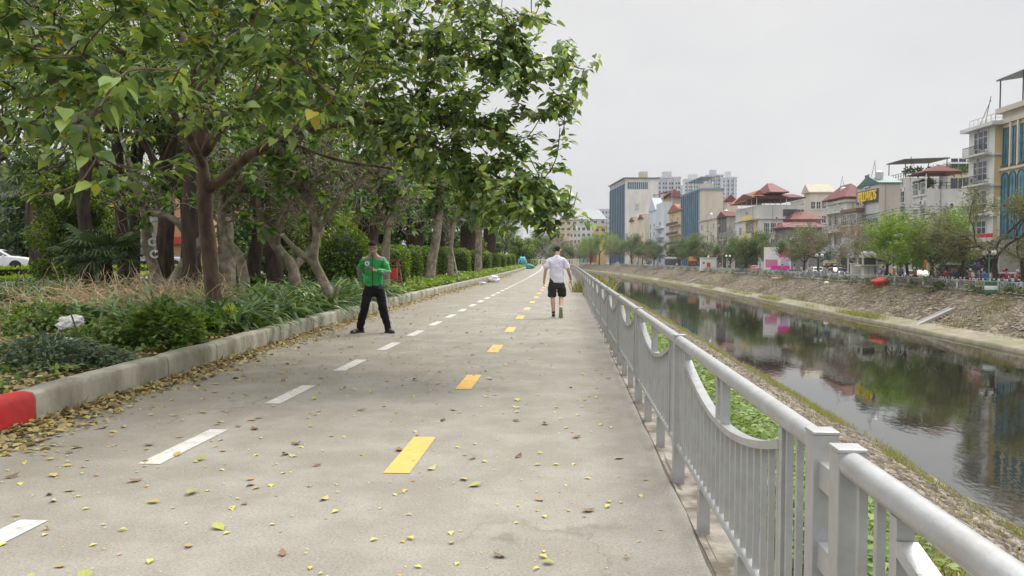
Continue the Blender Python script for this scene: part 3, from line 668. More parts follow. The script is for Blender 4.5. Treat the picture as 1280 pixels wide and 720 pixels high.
shrub('fern_like_weed', *G(125, 458, .22)[:2], .35, .22, 800, .06, L_blue, 65, 'small bluish fine leaved bush in front of the fallen branch', 'ovate', 'weed')
shrub('leafy_shrub', *G(45, 415, .25)[:2], .9, .55, 1500, .09, L_weed, 66, 'wide green bush left of the white plastic bag')
shrub('leafy_shrub', *G(15, 445, .25)[:2], .7, .22, 900, .07, leafmat('yellow_weed', GY), 67, 'yellowish low plant at the very left edge of the garden')
shrub('leafy_shrub', *G(240, 418, .25)[:2], .4, .4, 500, .10, leafmat('kerb_plant', G1), 68, 'small bright shrub against the kerb below the brown trunk')
shrub('leafy_shrub', *G(286, 412, .25)[:2], .4, .4, 500, .12, leafmat('kerb_plant', G1), 69, 'small bright shrub at the kerb right of the brown trunk')
# dry brush, branches, litter bags
M_dry = mat('dry_twig', (.52, .40, .25), (.36, .26, .15), 4, .9, island=.3)
def brush(label, x, y, w, l, h, n, seed, name='dry_brush_heap', th=.004, flat_=.4):
    r = np.random.default_rng(seed); z = gz(x, y); mb = MB()
    for i in range(n):
        a = r.random()*6.28; q = r.random()**.5; p = Vector((math.cos(a)*q*w, math.sin(a)*q*l, r.random()*h*.35)); dd = Vector((r.normal(), r.normal(), abs(r.normal())*.9+.15)).normalized()
        L = r.uniform(.35, 1.0); pts = [p]
        for k in range(4): dd = (dd+Vector(r.normal(size=3))*.28-Vector((0, 0, .12*k))).normalized(); p = p+dd*L/4; pts.append(p)
        mb.tube(pts, [th*r.uniform(.8, 1.8)]*4+[th*.4], 3, cap=False)
    o = mb.build(name, M_dry, None); o.location = (x, y, z); tag(o, label, 'brush heap'); return o
p = G(165, 395, .3); brush('heap of straw coloured dry twigs and vines around the tree feet', p.x, p.y, 2.2, 1.6, .9, 1000, 71)
p = G(190, 383, .3); brush('second tangle of dry brown twigs behind the straw heap under the marked tree', p.x, p.y, 2.0, 1.4, 1.0, 700, 72)
p = G(240, 398, .3); brush('thin dry grass tangle right beside the brown trunk', p.x, p.y, .7, .6, .5, 220, 73)
def branch(pts, rs, label, seed, ntw=6):
    r = np.random.default_rng(seed); mb = MB(); P3 = [Vector(p) for p in pts]; mb.tube(P3, rs, 6)
    for k in range(ntw):
        i = int(r.integers(1, len(P3)-1)); d = Vector((r.normal(), r.normal()*.6, abs(r.normal())*.6)).normalized()*r.uniform(.3, .9)
        mb.tube([P3[i], P3[i]+d*.5+Vector((0, 0, .06)), P3[i]+d], [rs[i]*.5, rs[i]*.35, .003], 4, cap=False)
    o = mb.build('fallen_branch', mat('branch_bark', (.34, .27, .18), (.22, .16, .1), 6, .9), smooth='all'); tag(o, label, 'branch')
def Gp(u, v, h=.3, dz=0): p = G(u, v, h); return (p.x, p.y, p.z+dz)
branch([Gp(78, 440), Gp(100, 432, dz=.06), Gp(122, 422, dz=.12), Gp(146, 410, dz=.18), Gp(165, 402, dz=.2)], [.03, .026, .02, .014, .008], 'thick bare fallen branch lying in front of the shrubs', 74)
branch([Gp(80, 444), Gp(120, 432, dz=.1), Gp(155, 424, dz=.16), Gp(185, 424, dz=.12), Gp(208, 436, dz=.0)], [.016, .014, .012, .01, .006], 'thin arching fallen branch nearest the kerb', 75, 3)
branch([Gp(66, 430), Gp(78, 415, dz=.15), Gp(92, 398, dz=.3), Gp(100, 385, dz=.45), Gp(100, 366, dz=.7)], [.014, .013, .011, .009, .005], 'upright crooked dry stick beside the white plastic bag', 76, 8)
branch([Gp(-20, 428), Gp(0, 426, dz=.04), Gp(22, 430)], [.016, .014, .008], 'short stick lying at the left edge of the garden', 77, 1)
def bag(name, x, y, z, sz, m, label, seed, cat='plastic bag'):
    bm = bmesh.new(); bmesh.ops.create_icosphere(bm, subdivisions=4, radius=1)
    for v in bm.verts:
        n_ = noise.fractal(v.co*1.7+Vector((seed, 0, 0)), 1, 2, 5); rd = abs(noise.noise(v.co*4+Vector((0, seed, 0))))
        v.co = Vector((v.co.x*sz[0], v.co.y*sz[1], v.co.z*sz[2]))*(1+.35*n_-.25*rd)
    me = bpy.data.meshes.new(name); bm.to_mesh(me); bm.free(); me.materials.append(m); me.polygons.foreach_set('use_smooth', [True]*len(me.polygons))
    tag(link(name, me, None, (x, y, z)), label, cat)
M_wb = mat('white_plastic', (.78, .77, .75), (.62, .61, .6), 6, .35); M_cb = mat('cyan_plastic', (.42, .66, .62), (.30, .5, .48), 6, .35)
p = G(88, 404, .55); bag('plastic_bag', p.x, p.y, p.z, (.19, .15, .10), M_wb, 'crumpled white plastic bag caught in the dry twigs', 3)
p = G(76, 431, .42); bag('plastic_bag', p.x, p.y, p.z, (.16, .15, .08), M_cb, 'small pale cyan plastic bag among the bluish weeds', 8)
p = G(617, 353, 0); bag('plastic_bag', p.x, p.y, .17, (.38, .3, .24), M_wb, 'white rubbish bag lying against the far kerb', 12)
p = G(612, 355, 0); bag('plastic_bag', p.x-.3, p.y-1, .07, (.2, .15, .09), M_wb, 'small white scrap just before the white rubbish bag on the path', 14)
# clipped bushes in a row
def clipped(seed, w=.62, h=1.75):
    r = np.random.default_rng(seed); n = 5200; a = r.random(n)*2*PI; zz = r.random(n)
    prof = np.where(zz < .12, .72+zz*2.2, np.where(zz > .72, np.sqrt(np.clip(1-((zz-.72)/.30)**2, 0.02, 1)), 1.0))
    q = np.where(r.random(n) < .25, np.sqrt(r.random(n)), 1)*(1+.05*np.sin(a*4+zz*7+seed)+r.normal(size=n)*.035)
    pos = np.stack([np.cos(a)*w*prof*q, np.sin(a)*w*prof*q, .06+zz*h*q.clip(0, 1)], 1)
    d = np.stack([np.cos(a), np.sin(a), (zz-.4)*1.2], 1)+r.normal(size=(n, 3))*.55; d[:, 2] += .2
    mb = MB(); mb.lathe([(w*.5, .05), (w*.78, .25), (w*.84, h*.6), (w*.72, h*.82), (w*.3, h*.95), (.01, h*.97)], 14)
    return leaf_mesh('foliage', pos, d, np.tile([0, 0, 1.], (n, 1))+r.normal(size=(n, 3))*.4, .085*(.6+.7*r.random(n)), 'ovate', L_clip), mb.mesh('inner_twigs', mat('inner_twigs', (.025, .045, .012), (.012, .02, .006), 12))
L_clip = leafmat('clipped_leaf', [(0, (.045, .11, .015)), (.5, (.09, .20, .025)), (.85, (.17, .32, .04)), (1, (.26, .42, .06))], .4, .3)
cv = [clipped(81), clipped(82), clipped(83)]
rows = [(-7.3, 24.5, 1.2), (-6.5, 28, .95), (-7.0, 33, .98), (-7.0, 36.5, 1.0), (-7.0, 42, 1.04), (-7.05, 50, 1.05), (-7.05, 57, 1.02), (-7.05, 65, 1.05), (-7.0, 74, 1.0), (-7.0, 83, 1.03), (-7.0, 93, 1.0), (-7.0, 104, 1.05)]
names = ['large clipped round bush directly behind the man in green', 'smaller clipped bush at the right shoulder of the man in green', 'clipped rounded bush just right of the wooden stand', 'second clipped bush right of the wooden stand', 'clipped bush between the leaning trunk and the staked trunk', 'clipped bush just right of the staked trunk', 'sixth clipped bush of the row', 'seventh clipped bush of the row', 'eighth clipped bush of the row', 'ninth clipped bush of the row', 'tenth clipped bush, the last but one far along the kerb', 'farthest clipped bush of the row near the teal tarpaulin']
for i, ((x, y, k), nm) in enumerate(zip(rows, names)):
    e = empty('clipped_bush', (x+s(y), y, gz(x, y)-.02), i*1.3, nm, 'bush', 'clipped round bushes behind the kerb'); e.scale = (k*1.05, k*1.05, k)
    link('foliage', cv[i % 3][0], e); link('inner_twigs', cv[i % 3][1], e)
# ================================================================== GARDEN TREES
M_bark = mat('brown_bark', (.125, .075, .05), (.05, .032, .024), 7, .9, bump=.9, bscale=24, stretch=(1, 1, .35), c3=(.22, .16, .12), scale3=3)
M_barkg = mat('grey_bark', (.33, .28, .215), (.15, .12, .09), 6, .9, bump=.8, bscale=22, c3=(.09, .10, .05), scale3=2)
M_barkd = mat('shade_dark_bark', (.07, .047, .033), (.028, .019, .014), 8, .9, bump=.9, bscale=20, stretch=(1, 1, .3))  # dark bark, its colour lowered further to deepen the garden shade
L_main = leafmat('broad_leaf', [(0, (.028, .070, .018)), (.3, (.065, .145, .035)), (.65, (.14, .27, .06)), (.972, (.26, .40, .09)), (.99, (.42, .36, .05)), (1, (.5, .40, .05))], .36, .34, .6)
L_mid = leafmat('garden_tree_leaf', [(0, (.03, .08, .015)), (.5, (.075, .16, .03)), (.9, (.16, .27, .045)), (1, (.30, .36, .07))], .5, .35)
def curve(pts, n=5):
    """smooth polyline through pts (Catmull-Rom)"""
    p = [Vector(a) for a in pts]; p = [p[0]*2-p[1]]+p+[p[-1]*2-p[-2]]; out = []
    for i in range(1, len(p)-2):
        for k in range(n):
            t = k/n; a, b, c, d = p[i-1:i+3]
            out.append(.5*((2*b)+(c-a)*t+(2*a-5*b+4*c-d)*t*t+(3*b-a-3*c+d)*t**3))
    out.append(p[-2]); return out
def limb(mb, pts, r0, r1, n=8, rough=.04, seed=0):
    c = curve(pts); m = len(c); rs = [r0+(r1-r0)*(i/(m-1))**.8 for i in range(m)]
    c = [p+noise.noise_vector(p*1.3+Vector((seed, 0, 0)))*rough*.6*min(1, i) for i, p in enumerate(c)]
    rs = [q*(1+.18*noise.noise(p*3.1)) for q, p in zip(rs, c)]
    mb.tube(c, rs, n); return c
# ---- the big broad-leaved tree leaning over the path
rng = np.random.default_rng(101)
B0 = G(259, 389, .28); B0 = Vector((B0.x, B0.y, .2)); 
B0 = Vector((-(708-259)/FPX*13.2, 13.2, .22))
def W3(u, v, Y): return P(u, v, Y)
mb = MB(); nodes = []
tr = limb(mb, [B0+Vector((0, 0, -.1)), W3(262, 340, 13.2), W3(258, 280, 13.2), W3(255, 225, 13.1), W3(252, 170, 13), W3(262, 110, 12.8), W3(270, 40, 12.6), W3(275, -60, 12.5)], .155, .09, 14, .05)
nodes += tr[12:]
def mainlimb(pts, r0, r1, k=0): c = limb(mb, pts, r0, r1, 8, .10, k); nodes.extend(c[2:]); return c
mainlimb([W3(262, 235, 13.1), W3(300, 205, 12.6), W3(345, 175, 12), W3(400, 160, 11.4), W3(480, 150, 10.8), W3(560, 150, 10.3), W3(640, 165, 9.8)], .10, .02, 1)
mainlimb([W3(256, 190, 13.0), W3(300, 130, 12.2), W3(380, 90, 11.5), W3(470, 60, 11), W3(570, 50, 10.5), W3(660, 60, 10)], .10, .02, 2)
mainlimb([W3(480, 150, 10.8), W3(560, 190, 10), W3(630, 225, 9.6), W3(690, 250, 9.3)], .035, .01, 3)
mainlimb([W3(258, 150, 12.9), W3(215, 110, 12), W3(160, 70, 10.5), W3(90, 30, 9), W3(20, 0, 8)], .09, .02, 4)
mainlimb([W3(254, 205, 13), W3(225, 150, 11), W3(190, 120, 9), W3(150, 120, 7.2), W3(110, 150, 6.0)], .07, .012, 5)
mainlimb([W3(262, 110, 12.8), W3(300, 40, 10.5), W3(350, -60, 8.6), W3(380, -160, 7.2)], .08, .015, 6)
mainlimb([W3(270, 40, 12.6), W3(330, -80, 12), W3(450, -140, 11), W3(560, -100, 10.5)], .08, .015, 7)
mainlimb([W3(262, 110, 12.8), W3(200, 0, 13.5), W3(120, -90, 14), W3(40, -120, 14)], .08, .015, 8)
mainlimb([W3(300, 40, 10.5), W3(340, 60, 8.6), W3(380, 90, 7.6), W3(420, 120, 7)], .04, .01, 9)
mainlimb([W3(345, 175, 12), W3(420, 200, 11.8), W3(500, 215, 11.5), W3(570, 240, 11)], .035, .01, 10)
ell = [((-5.5, 12, 6.2), (5.8, 5.5, 3.1), 420), ((-3.2, 10.2, 4.9), (2.6, 2.6, 1.9), 300), ((-1.9, 10, 3.5), (1.35, 1.6, 1.4), 170),
       ((-4.2, 7.4, 4.2), (2.6, 2.4, 1.4), 190), ((-7.8, 9.5, 4.2), (2.6, 3.0, 1.6), 130), ((-3.9, 11.5, 4.0), (2.6, 2, .7), 60)]
T = []
for c, rr, n in ell:
    d = rnd_dirs(rng, n)*(rng.random((n, 1))**.33); T += (np.array(c)+d*np.array(rr)).tolist()
def pt(u, v, Y, k=1, j=.18):
    k = int(k*1.7+.5) if Y > 7.8 else k
    for _ in range(k):
        p = P(u, v, Y); T.append([p.x+rng.normal()*j, p.y+rng.normal()*j*2, p.z+rng.normal()*j])
# outer sprays of the right-hand silhouette
for (u, v, Y, k) in [(705, 30, 9.8, 2), (735, 76, 9.6, 3), (700, 70, 9.9, 3), (655, 20, 10, 3), (640, 45, 10, 3), (715, 100, 9.8, 2), (705, 145, 9.6, 3), (670, 120, 9.8, 3), (650, 150, 9.7, 4), (620, 100, 10, 4), (600, 160, 10, 4), (640, 190, 9.5, 4),
                     (680, 215, 9.3, 3), (655, 215, 9.4, 4), (715, 250, 9.0, 3), (690, 245, 9.1, 3), (660, 250, 9.1, 4), (640, 265, 9.2, 4), (620, 240, 9.4, 4), (672, 275, 8.9, 3), (683, 280, 8.8, 2), (650, 290, 9.0, 3), (600, 215, 9.8, 4), (580, 190, 10, 4),
                     (610, 262, 9.8, 3), (625, 285, 9.4, 3), (645, 300, 9.1, 2), (600, 280, 9.8, 3), (575, 265, 10, 3), (725, 60, 9.6, 2), (728, 95, 9.6, 2), (722, 140, 9.6, 2), (700, 120, 9.7, 2), (700, 190, 9.5, 2), (715, 235, 9.1, 2), (722, 262, 9.0, 2), (690, 270, 9, 2), (635, 240, 9.6, 3), (590, 130, 10, 3), (640, 90, 10, 3), (670, 90, 10, 3), (620, 60, 10, 3), (585, 245, 10, 3), (560, 225, 10.2, 3), (530, 205, 10.4, 4), (500, 185, 10.4, 4), (470, 170, 10.6, 4), (550, 120, 10.6, 4), (600, 20, 10.4, 4), (560, 60, 10.4, 4),
                     (115, 225, 5.6, 3), (50, 160, 6, 3), (200, 195, 5.6, 2), (255, 105, 5.8, 2), (310, 95, 6.4, 2), (330, 180, 7, 2), (140, 80, 6, 3), (60, 60, 6.5, 3), (20, 20, 6, 3), (20, 110, 7, 3), (80, 120, 7.5, 3), (180, 60, 7, 3), (170, 150, 7.5, 2), (90, 190, 8, 3), (30, 180, 9, 3), (400, 140, 7.6, 3), (440, 90, 7.6, 3), (300, 30, 6.4, 3), (380, 40, 7, 3), (460, 30, 8, 3), (340, 130, 7.4, 2), (220, 30, 6.5, 3), (250, 160, 8, 2), (230, 70, 8, 3), (270, 60, 8.6, 3)]:
    pt(u, v, Y, k, .16)
T = np.array(T)
keep = []
for p in T:
    u, v = proj(p)
    lim = 748 if 50 < v < 110 else 732
    ok = u < lim-10 and p[1] > 4.2
    if u > 560 and v > 285+(u-560)*.12: ok = False
    if u < 560 and v > (205+min(30, max(0, (u-470)*.3)) if u > 300 else 215) and not (p[1] < 8 and v < 245): ok = False
    keep.append(ok)
T = T[np.array(keep)]
N = np.array([list(q) for q in nodes]); rN = .01
dirs = []
order = np.argsort([np.min(np.linalg.norm(N-p, axis=1)) for p in T]); T = T[order]
for p in T:
    dd = np.linalg.norm(N-p, axis=1); q = N[int(np.argmin(dd+rng.random(len(dd))*.25))]; q = Vector(q); p_ = Vector(p)
    L = (p_-q).length; mid = (p_+q)/2+Vector(rng.normal(size=3))*L*.10-Vector((0, 0, .04*L)); c = curve([q, mid, p_], 3)
    mb.tube(c, [max(.004, .006+.007*L*(1-i/6)) for i in range(len(c))], 4, cap=False); dirs.append((c[-1]-c[-3]).normalized()); N = np.vstack([N, [list(c[3]), list(c[-2])]])
Dm = np.array([list(d) for d in dirs])
# spiral of long-stalked leaves toward each twig end
per = 18; Tn = np.repeat(T, per, 0); Dn = np.repeat(Dm, per, 0); n = len(Tn)
t = rng.random((n, 1)); side = rnd_dirs(rng, n); side[:, 2] = side[:, 2]*.35; pos = Tn-Dn*.50*t+side*.09
ld = side+Dn*.45; ld[:, 2] -= .30+.25*rng.random(n); up = np.tile([0, 0, 1.], (n, 1))+rng.normal(size=(n, 3))*.25
big = (.068+.062*rng.random(n))*np.where(Tn[:, 1] < 7.6, 1.25, 1.0)
uv = np.array([proj(p_) for p_ in pos+ld/np.linalg.norm(ld, axis=1, keepdims=True)*big[:, None]]); ok = ~((uv[:, 0] > 560) & (uv[:, 1] > 299)); pos = pos[ok]; ld = ld[ok]; up = up[ok]; big = big[ok]
tree1 = empty('broadleaf_tree', B0, 0, 'large brown trunked tree with broad drooping leaves spreading over the path', 'tree')
o = mb.build('trunk', M_bark, tree1, smooth='all', loc=-B0); 
lm_ = leaf_mesh('crown', pos, ld, up, big, 'heart', L_main); link('crown', lm_, tree1, -B0)
# ---- generic garden trees behind (meshes shared)
gt = [tree_meshes(200+i, 2.8, 1.9, .17, 4, 13, .15, 'ovate', M_barkd, L_mid, .6, .12, .6, .30, 5, 3, limbtilt=.8, droop=.15) for i in range(3)]
spots = [(-13.5, 25, 1.0, 'dark tree with rough trunk standing left behind the marked trunk'), (-16, 27, 1.15, 'tall dark crowned tree behind the palms on the left'), (-13, 33, 1.1, 'dense tree behind the large clipped bush'),
         (-13.5, 42, 1.15, 'dark tree behind the first clipped bushes'), (-12, 50, 1.0, 'dark tree rising over the middle of the clipped row'), (-12.5, 62, 1.15, 'tree behind the middle clipped bushes, farther back'), (-11, 74, 1.0, 'tree standing close behind the far clipped bushes'), (-11.5, 90, 1.1, 'tree beyond the far end of the clipped row'), (-10.5, 112, 1.05, 'farthest garden tree before the teal tarpaulin'),
         (-19, 38, 1.2, 'broad tree between park path and clipped row, centre left'), (-21, 52, 1.2, 'tree beside the back park path'), (-18, 66, 1.2, 'distant dark tree left of the clipped row'), (-26, 24, 1.3, 'dark spreading tree at the left edge over the park path'), (-16.5, 84, 1.1, 'distant tree behind the clipped row, far left'), (-26.5, 33, 1.25, 'tree at the lime hedge beside the left road'), (-27.5, 62, 1.3, 'roadside tree beyond the lime hedge'), (-13.5, 108, 1.2, 'distant tree behind the last clipped bushes'),
 (-31, 42, 1.3, 'dark roadside tree behind the white hatchback'), (-33, 56, 1.4, 'second roadside tree farther behind the white hatchback'), (-35, 72, 1.4, 'third roadside tree before the yellow shop'), (-15, 52, 1.2, 'tree filling the gap behind the first clipped bushes, second row'), (-13.5, 72, 1.2, 'second row tree behind the middle clipped bushes'), (-15, 92, 1.25, 'second row tree behind the far clipped bushes'), (-16, 125, 1.3, 'far second row tree beyond the clipped row'), (-20, 105, 1.3, 'third row tree far beyond the clipped row'), (-24, 82, 1.3, 'third row tree between park path and clipped row'), (-24, 125, 1.3, 'farthest third row tree near the path end'), (-9.5, 134, 1.15, 'farthest tree beside the path before the barrier wall')]
for i, (x, y, k, kz, lb) in enumerate([(-10.5, 20.5, 1.1, 1.75, 'tall garden tree whose crown fills the gap above the bent frangipani trunks'), (-15.2, 18, 1.15, 1.7, 'tall garden tree whose crown hangs over the left edge'), (-8.6, 25.5, 1.0, 1.7, 'tall slender garden tree behind the knobbly frangipani'), (-15.8, 24, 1.2, 1.75, 'tall dark garden tree above the low dark palm')]):
    put_tree('garden_tree', gt[i % 3], (x, y, gz(x, y)), i*2.7+1, (k, k, kz), lb, 'garden trees behind the kerb')
for i, (x, y, k, lb) in enumerate(spots):
    put_tree('garden_tree', gt[i % 3], (x+s(y), y, gz(x, y)), i*1.9, (k, k, k*(1.4 if y < 45 else 1.1)), lb, 'garden trees behind the kerb')
# ivy covered bush tree at far left
def ivy_mass(name, x, y, w, d_, h, n, size, lm, seed, label, cat='shrub', trunk=True):
    r = np.random.default_rng(seed); e = empty(name, (x, y, gz(x, y)), 0, label, cat); P_ = []
    nb = 34
    cs = np.stack([r.normal(size=nb)*w*.42, r.normal(size=nb)*d_*.42, h*(.1+.85*r.random(nb))], 1); sz_ = h*.13*(.6+.8*r.random(nb))
    idx = r.integers(0, nb, n); dd = rnd_dirs(r, n); pos = cs[idx]+dd*(sz_[idx]*(.55+.5*r.random(n)**.5))[:, None]; pos[:, 2] = np.maximum(pos[:, 2], .05)
    dr = dd+r.normal(size=(n, 3))*.5; dr[:, 2] -= .3
    link('foliage', leaf_mesh('foliage', pos, dr, np.tile([0, 0, 1.], (n, 1))+r.normal(size=(n, 3))*.3, size*(.6+.7*r.random(n)), 'ovate', lm), e)
    mb = MB()
    for k in range(nb): mb.tube([(0, 0, -.1), (cs[k][0]*.3, cs[k][1]*.3, cs[k][2]*.5), tuple(cs[k])], [.10, .06, .02], 5, cap=False)
    mb.build('stems', M_barkd, e); return e
L_ivy = leafmat('ivy_leaf', [(0, (.03, .075, .01)), (.5, (.07, .15, .02)), (.85, (.14, .26, .03)), (1, (.26, .38, .05))], .45, .35)
for i in range(9): ivy_mass('roadside_shrub', [-11.5, -13, -11, -13.5, -11, -14, -11, -15, -12][i]+s(38+i*10), 44+i*10.5, 2.6, 2.2, 3.9, 7500, .24, L_dark, 320+i, ['first', 'second', 'third', 'fourth', 'fifth', 'sixth', 'seventh', 'eighth', 'ninth'][i]+' dark shrub thicket behind the clipped row, counted from the man in green')
for x_, y_, w_, h_, n_, sz_i, sd_, lb_ in [(-17.5, 46, 2.2, 5.2, 8000, .22, 341, 'dark thicket added for shade between the marked trunk and the brown trunk'), (-22, 52, 2.4, 5.5, 8000, .24, 342, 'dark thicket added for shade left of the marked trunk beyond the park path'), (-14, 43, 2.0, 5.0, 8000, .2, 343, 'dark thicket added for shade behind the bent frangipani trunks'), (-47, 64, 4.5, 9, 9000, .42, 344, 'tall dark leafy mass behind the white hatchback'), (-55, 80, 5, 11, 9000, .5, 345, 'second tall leafy mass hiding the dim grey house'), (-18.5, 60, 2.4, 6, 7000, .26, 346, 'dark thicket added for shade behind the slim brown trunk')]: ivy_mass('roadside_shrub', x_, y_, w_, w_*.8, h_, n_, sz_i, L_dark, sd_, lb_)  # leaf masses added to give deep shade behind the trunks and car
ivy_mass('ivy_covered_tree', -20.4, 30.5, 1.15, 1.2, 4.6, 20000, .15, L_ivy, 301, 'ivy covered bush tree standing between the white car and the yellow shop')
ivy_mass('ivy_covered_tree', -23.6, 36.5, 1.4, 1.6, 6.5, 12000, .18, L_ivy, 302, 'dark green leafy mass behind the ivy covered bush tree')
ivy_mass('roadside_shrub', -13.6, 40, 1.8, 1.5, 3.6, 9000, .16, L_ivy, 303, 'bright green shrub seen between the trunks behind the brown tree')
ivy_mass('roadside_shrub', -10.2, 36, 1.5, 1.5, 3.2, 9000, .15, L_ivy, 304, 'green shrub mass between the frangipani and the large clipped bush')
ivy_mass('roadside_shrub', -9.6, 29.5, 1.0, 1.0, 2.6, 6000, .13, L_mid, 305, 'dark shrub behind the curved frangipani trunks')
ivy_mass('roadside_shrub', -7.6, 122, 2.6, 3, 4.5, 7000, .3, L_ivy, 306, 'grey green shrub mass at the far end of the clipped row')
ivy_mass('roadside_shrub', -8.6, 64, 1.3, 1.3, 3.2, 6000, .14, L_ivy, 307, 'bright shrub top showing above the clipped row')
# ---- frangipani trees: thick bent grey limbs and a tangle of stubby twigs
L_fr = leafmat('frangipani_leaf', [(0, (.04, .12, .025)), (.5, (.09, .21, .04)), (1, (.17, .31, .06))], .4, .35)
def frangi(label, limbs, seed, ntop=26, leafy=1.0, group='frangipani trees with bent grey trunks', spread=1.5, zs=(2.2, 3.6), marks=None):
    r = np.random.default_rng(seed); mb = MB(); base = Vector(limbs[0][0][0]); ends = []
    for pts, r0, r1 in limbs:
        c = limb(mb, pts, r0, r1, 9, .05, seed); ends += c[len(c)//2:]
    tips = []; td = []
    def twig(p, d, L, rad, dep):
        q = p+d*L; m = (p+q)/2+Vector(r.normal(size=3))*L*.15; cc = curve([p, m, q], 3); mb.tube(cc, [rad+(rad*.7-rad)*i/(len(cc)-1) for i in range(len(cc))], 5, cap=True)
        if dep == 0: tips.append(q); td.append((q-m).normalized()); return
        for k in range(2 if r.random() < .7 else 3):
            dn = (d+Vector(r.normal(size=3))*.75+Vector((0, 0, .25))).normalized(); twig(q, dn, L*r.uniform(.6, .95), rad*.75, dep-1)
    hi_ = [q for q in ends if q.z > 2.1] or ends
    for k in range(ntop):
        p = hi_[int(r.integers(0, len(hi_)))]; d = (Vector((r.normal(), r.normal(), abs(r.normal())*.9+.3))).normalized(); twig(p, d, r.uniform(.25, .55), .024, 3)
    e = empty('frangipani_tree', base, 0, label, 'tree', group)
    mb.build('trunk', M_barkg, e, smooth='all', loc=-base)
    sel = r.random(len(tips)) < leafy; TT = np.array([list(t) for t in tips])[sel]; DD = np.array([list(t) for t in td])[sel]; per = 9
    Tn = np.repeat(TT, per, 0); Dn = np.repeat(DD, per, 0); n = len(Tn); sd = rnd_dirs(r, n); dr = sd*.9+Dn*.7
    if n: link('crown', leaf_mesh('crown', Tn, dr, np.tile([0, 0, 1.], (n, 1))+r.normal(size=(n, 3))*.2, .16+.14*r.random(n), 'ovate', L_fr), e, -base)
    return e
Y = 19.5; z0 = .15
def Wb(u, v, Y): return P(u, v, Y)
frangi('bent frangipani just right of the brown trunk, its stem curving left then right', [([Wb(309, 384, 19.3), Wb(305, 350, 19.3), Wb(300, 322, 19.3), Wb(284, 300, 19.2), Wb(276, 270, 19.1), Wb(281, 225, 19)], .17, .08), ([Wb(281, 285, 19.2), Wb(262, 262, 19.6), Wb(268, 235, 20)], .06, .04), ([Wb(277, 262, 19.1), Wb(296, 240, 18.6), Wb(310, 205, 18.3)], .07, .04)], 401, 34, .15)
frangi('frangipani with a knobbly forked trunk between the bent trunk and the man in green', [([Wb(371, 378, 19.5), Wb(369, 350, 19.5), Wb(364, 330, 19.5), Wb(345, 308, 19.4), Wb(328, 280, 19.3), Wb(320, 240, 19.2)], .2, .08), ([Wb(366, 338, 19.5), Wb(380, 318, 19.8), Wb(402, 290, 20), Wb(396, 250, 20.2)], .12, .06), ([Wb(345, 308, 19.4), Wb(352, 275, 19), Wb(372, 245, 18.6), Wb(400, 215, 18.2)], .09, .05)], 402, 60, .14)
frangi('frangipani with swollen base leaning left directly beside the kerb near the man in green', [([Wb(417, 392, 16.6), Wb(416, 376, 16.6), Wb(404, 350, 16.6), Wb(393, 325, 16.6), Wb(396, 290, 16.5), Wb(385, 250, 16.4), Wb(362, 210, 16.3), Wb(350, 180, 16.2)], .15, .05), ([Wb(415, 374, 16.6), Wb(424, 356, 16.7)], .09, .07), ([Wb(393, 330, 16.6), Wb(372, 312, 16.4), Wb(352, 292, 16.2)], .09, .045), ([Wb(396, 290, 16.5), Wb(420, 255, 16.3), Wb(450, 225, 16.1), Wb(500, 205, 16)], .06, .03)], 403, 75, .12)
m1 = frangi('leaning grey trunk marked with white painted letters standing in the dry twigs', [([Wb(206, 372, 22.5), Wb(196, 345, 22.5), Wb(186, 310, 22.5), Wb(182, 280, 22.4), Wb(178, 252, 22.3), Wb(165, 232, 22.2), Wb(145, 220, 22)], .19, .09), ([Wb(182, 262, 22.4), Wb(165, 210, 22.5), Wb(150, 170, 22.5)], .08, .04)], 404, 14, .2)
for k, v in enumerate((303, 318)):
    tm = text_mesh('C', .34, flat('white_tree_paint', (.7, .7, .68)), .012, .012); o = link('painted_letter', tm, m1); q = Wb(186.5+k*2.2, v, 22.27); o.location = q-m1.location+Vector((.09, 0, 0)); o.rotation_euler = (PI/2, 0, R(8)); o['label'] = 'white painted letter C'
frangi('low bough crossing from the marked trunk to behind the brown trunk', [([Wb(208, 370, 21.5), Wb(222, 345, 21.5), Wb(240, 318, 21.5), Wb(252, 300, 21.5)], .2, .15), ([Wb(244, 312, 21.5), Wb(232, 292, 21.4), Wb(218, 275, 21.3), Wb(200, 268, 21.2), Wb(184, 266, 21.1)], .13, .08), ([Wb(250, 300, 21.5), Wb(262, 270, 21.6), Wb(258, 220, 21.7)], .08, .04)], 405, 14, .25)
frangi('pale forked trunk behind the head of the man in green', [([Wb(483, 370, 24), Wb(481, 330, 24), Wb(484, 300, 24), Wb(486, 280, 24), Wb(494, 262, 24), Wb(500, 235, 24)], .17, .08), ([Wb(485, 284, 24), Wb(472, 262, 24.2), Wb(460, 230, 24.4)], .08, .04)], 406, 40, .25)
frangi('smooth trunk leaning right among the clipped bushes', [([Wb(534, 357, 33), Wb(541, 320, 33), Wb(547, 285, 33), Wb(550, 250, 33), Wb(545, 215, 33)], .26, .12)], 407, 16, .8)
frangi('thin forked trunk propped by a wooden stake', [([Wb(562, 352, 38), Wb(563, 320, 38), Wb(566, 285, 38), Wb(575, 260, 38)], .17, .09), ([Wb(563, 300, 38), Wb(558, 270, 38), Wb(545, 245, 38)], .09, .05), ([Wb(565, 280, 38), Wb(590, 262, 38), Wb(612, 250, 38)], .08, .05)], 408, 30, .35)
mb = MB(); a = Wb(573, 351, 37); b = Wb(564, 306, 38); mb.tube([a, b], [.05, .04], 8); o = mb.build('support_stake', M_barkg, smooth=True); tag(o, 'slanting wooden stake propping the thin forked trunk', 'stake')
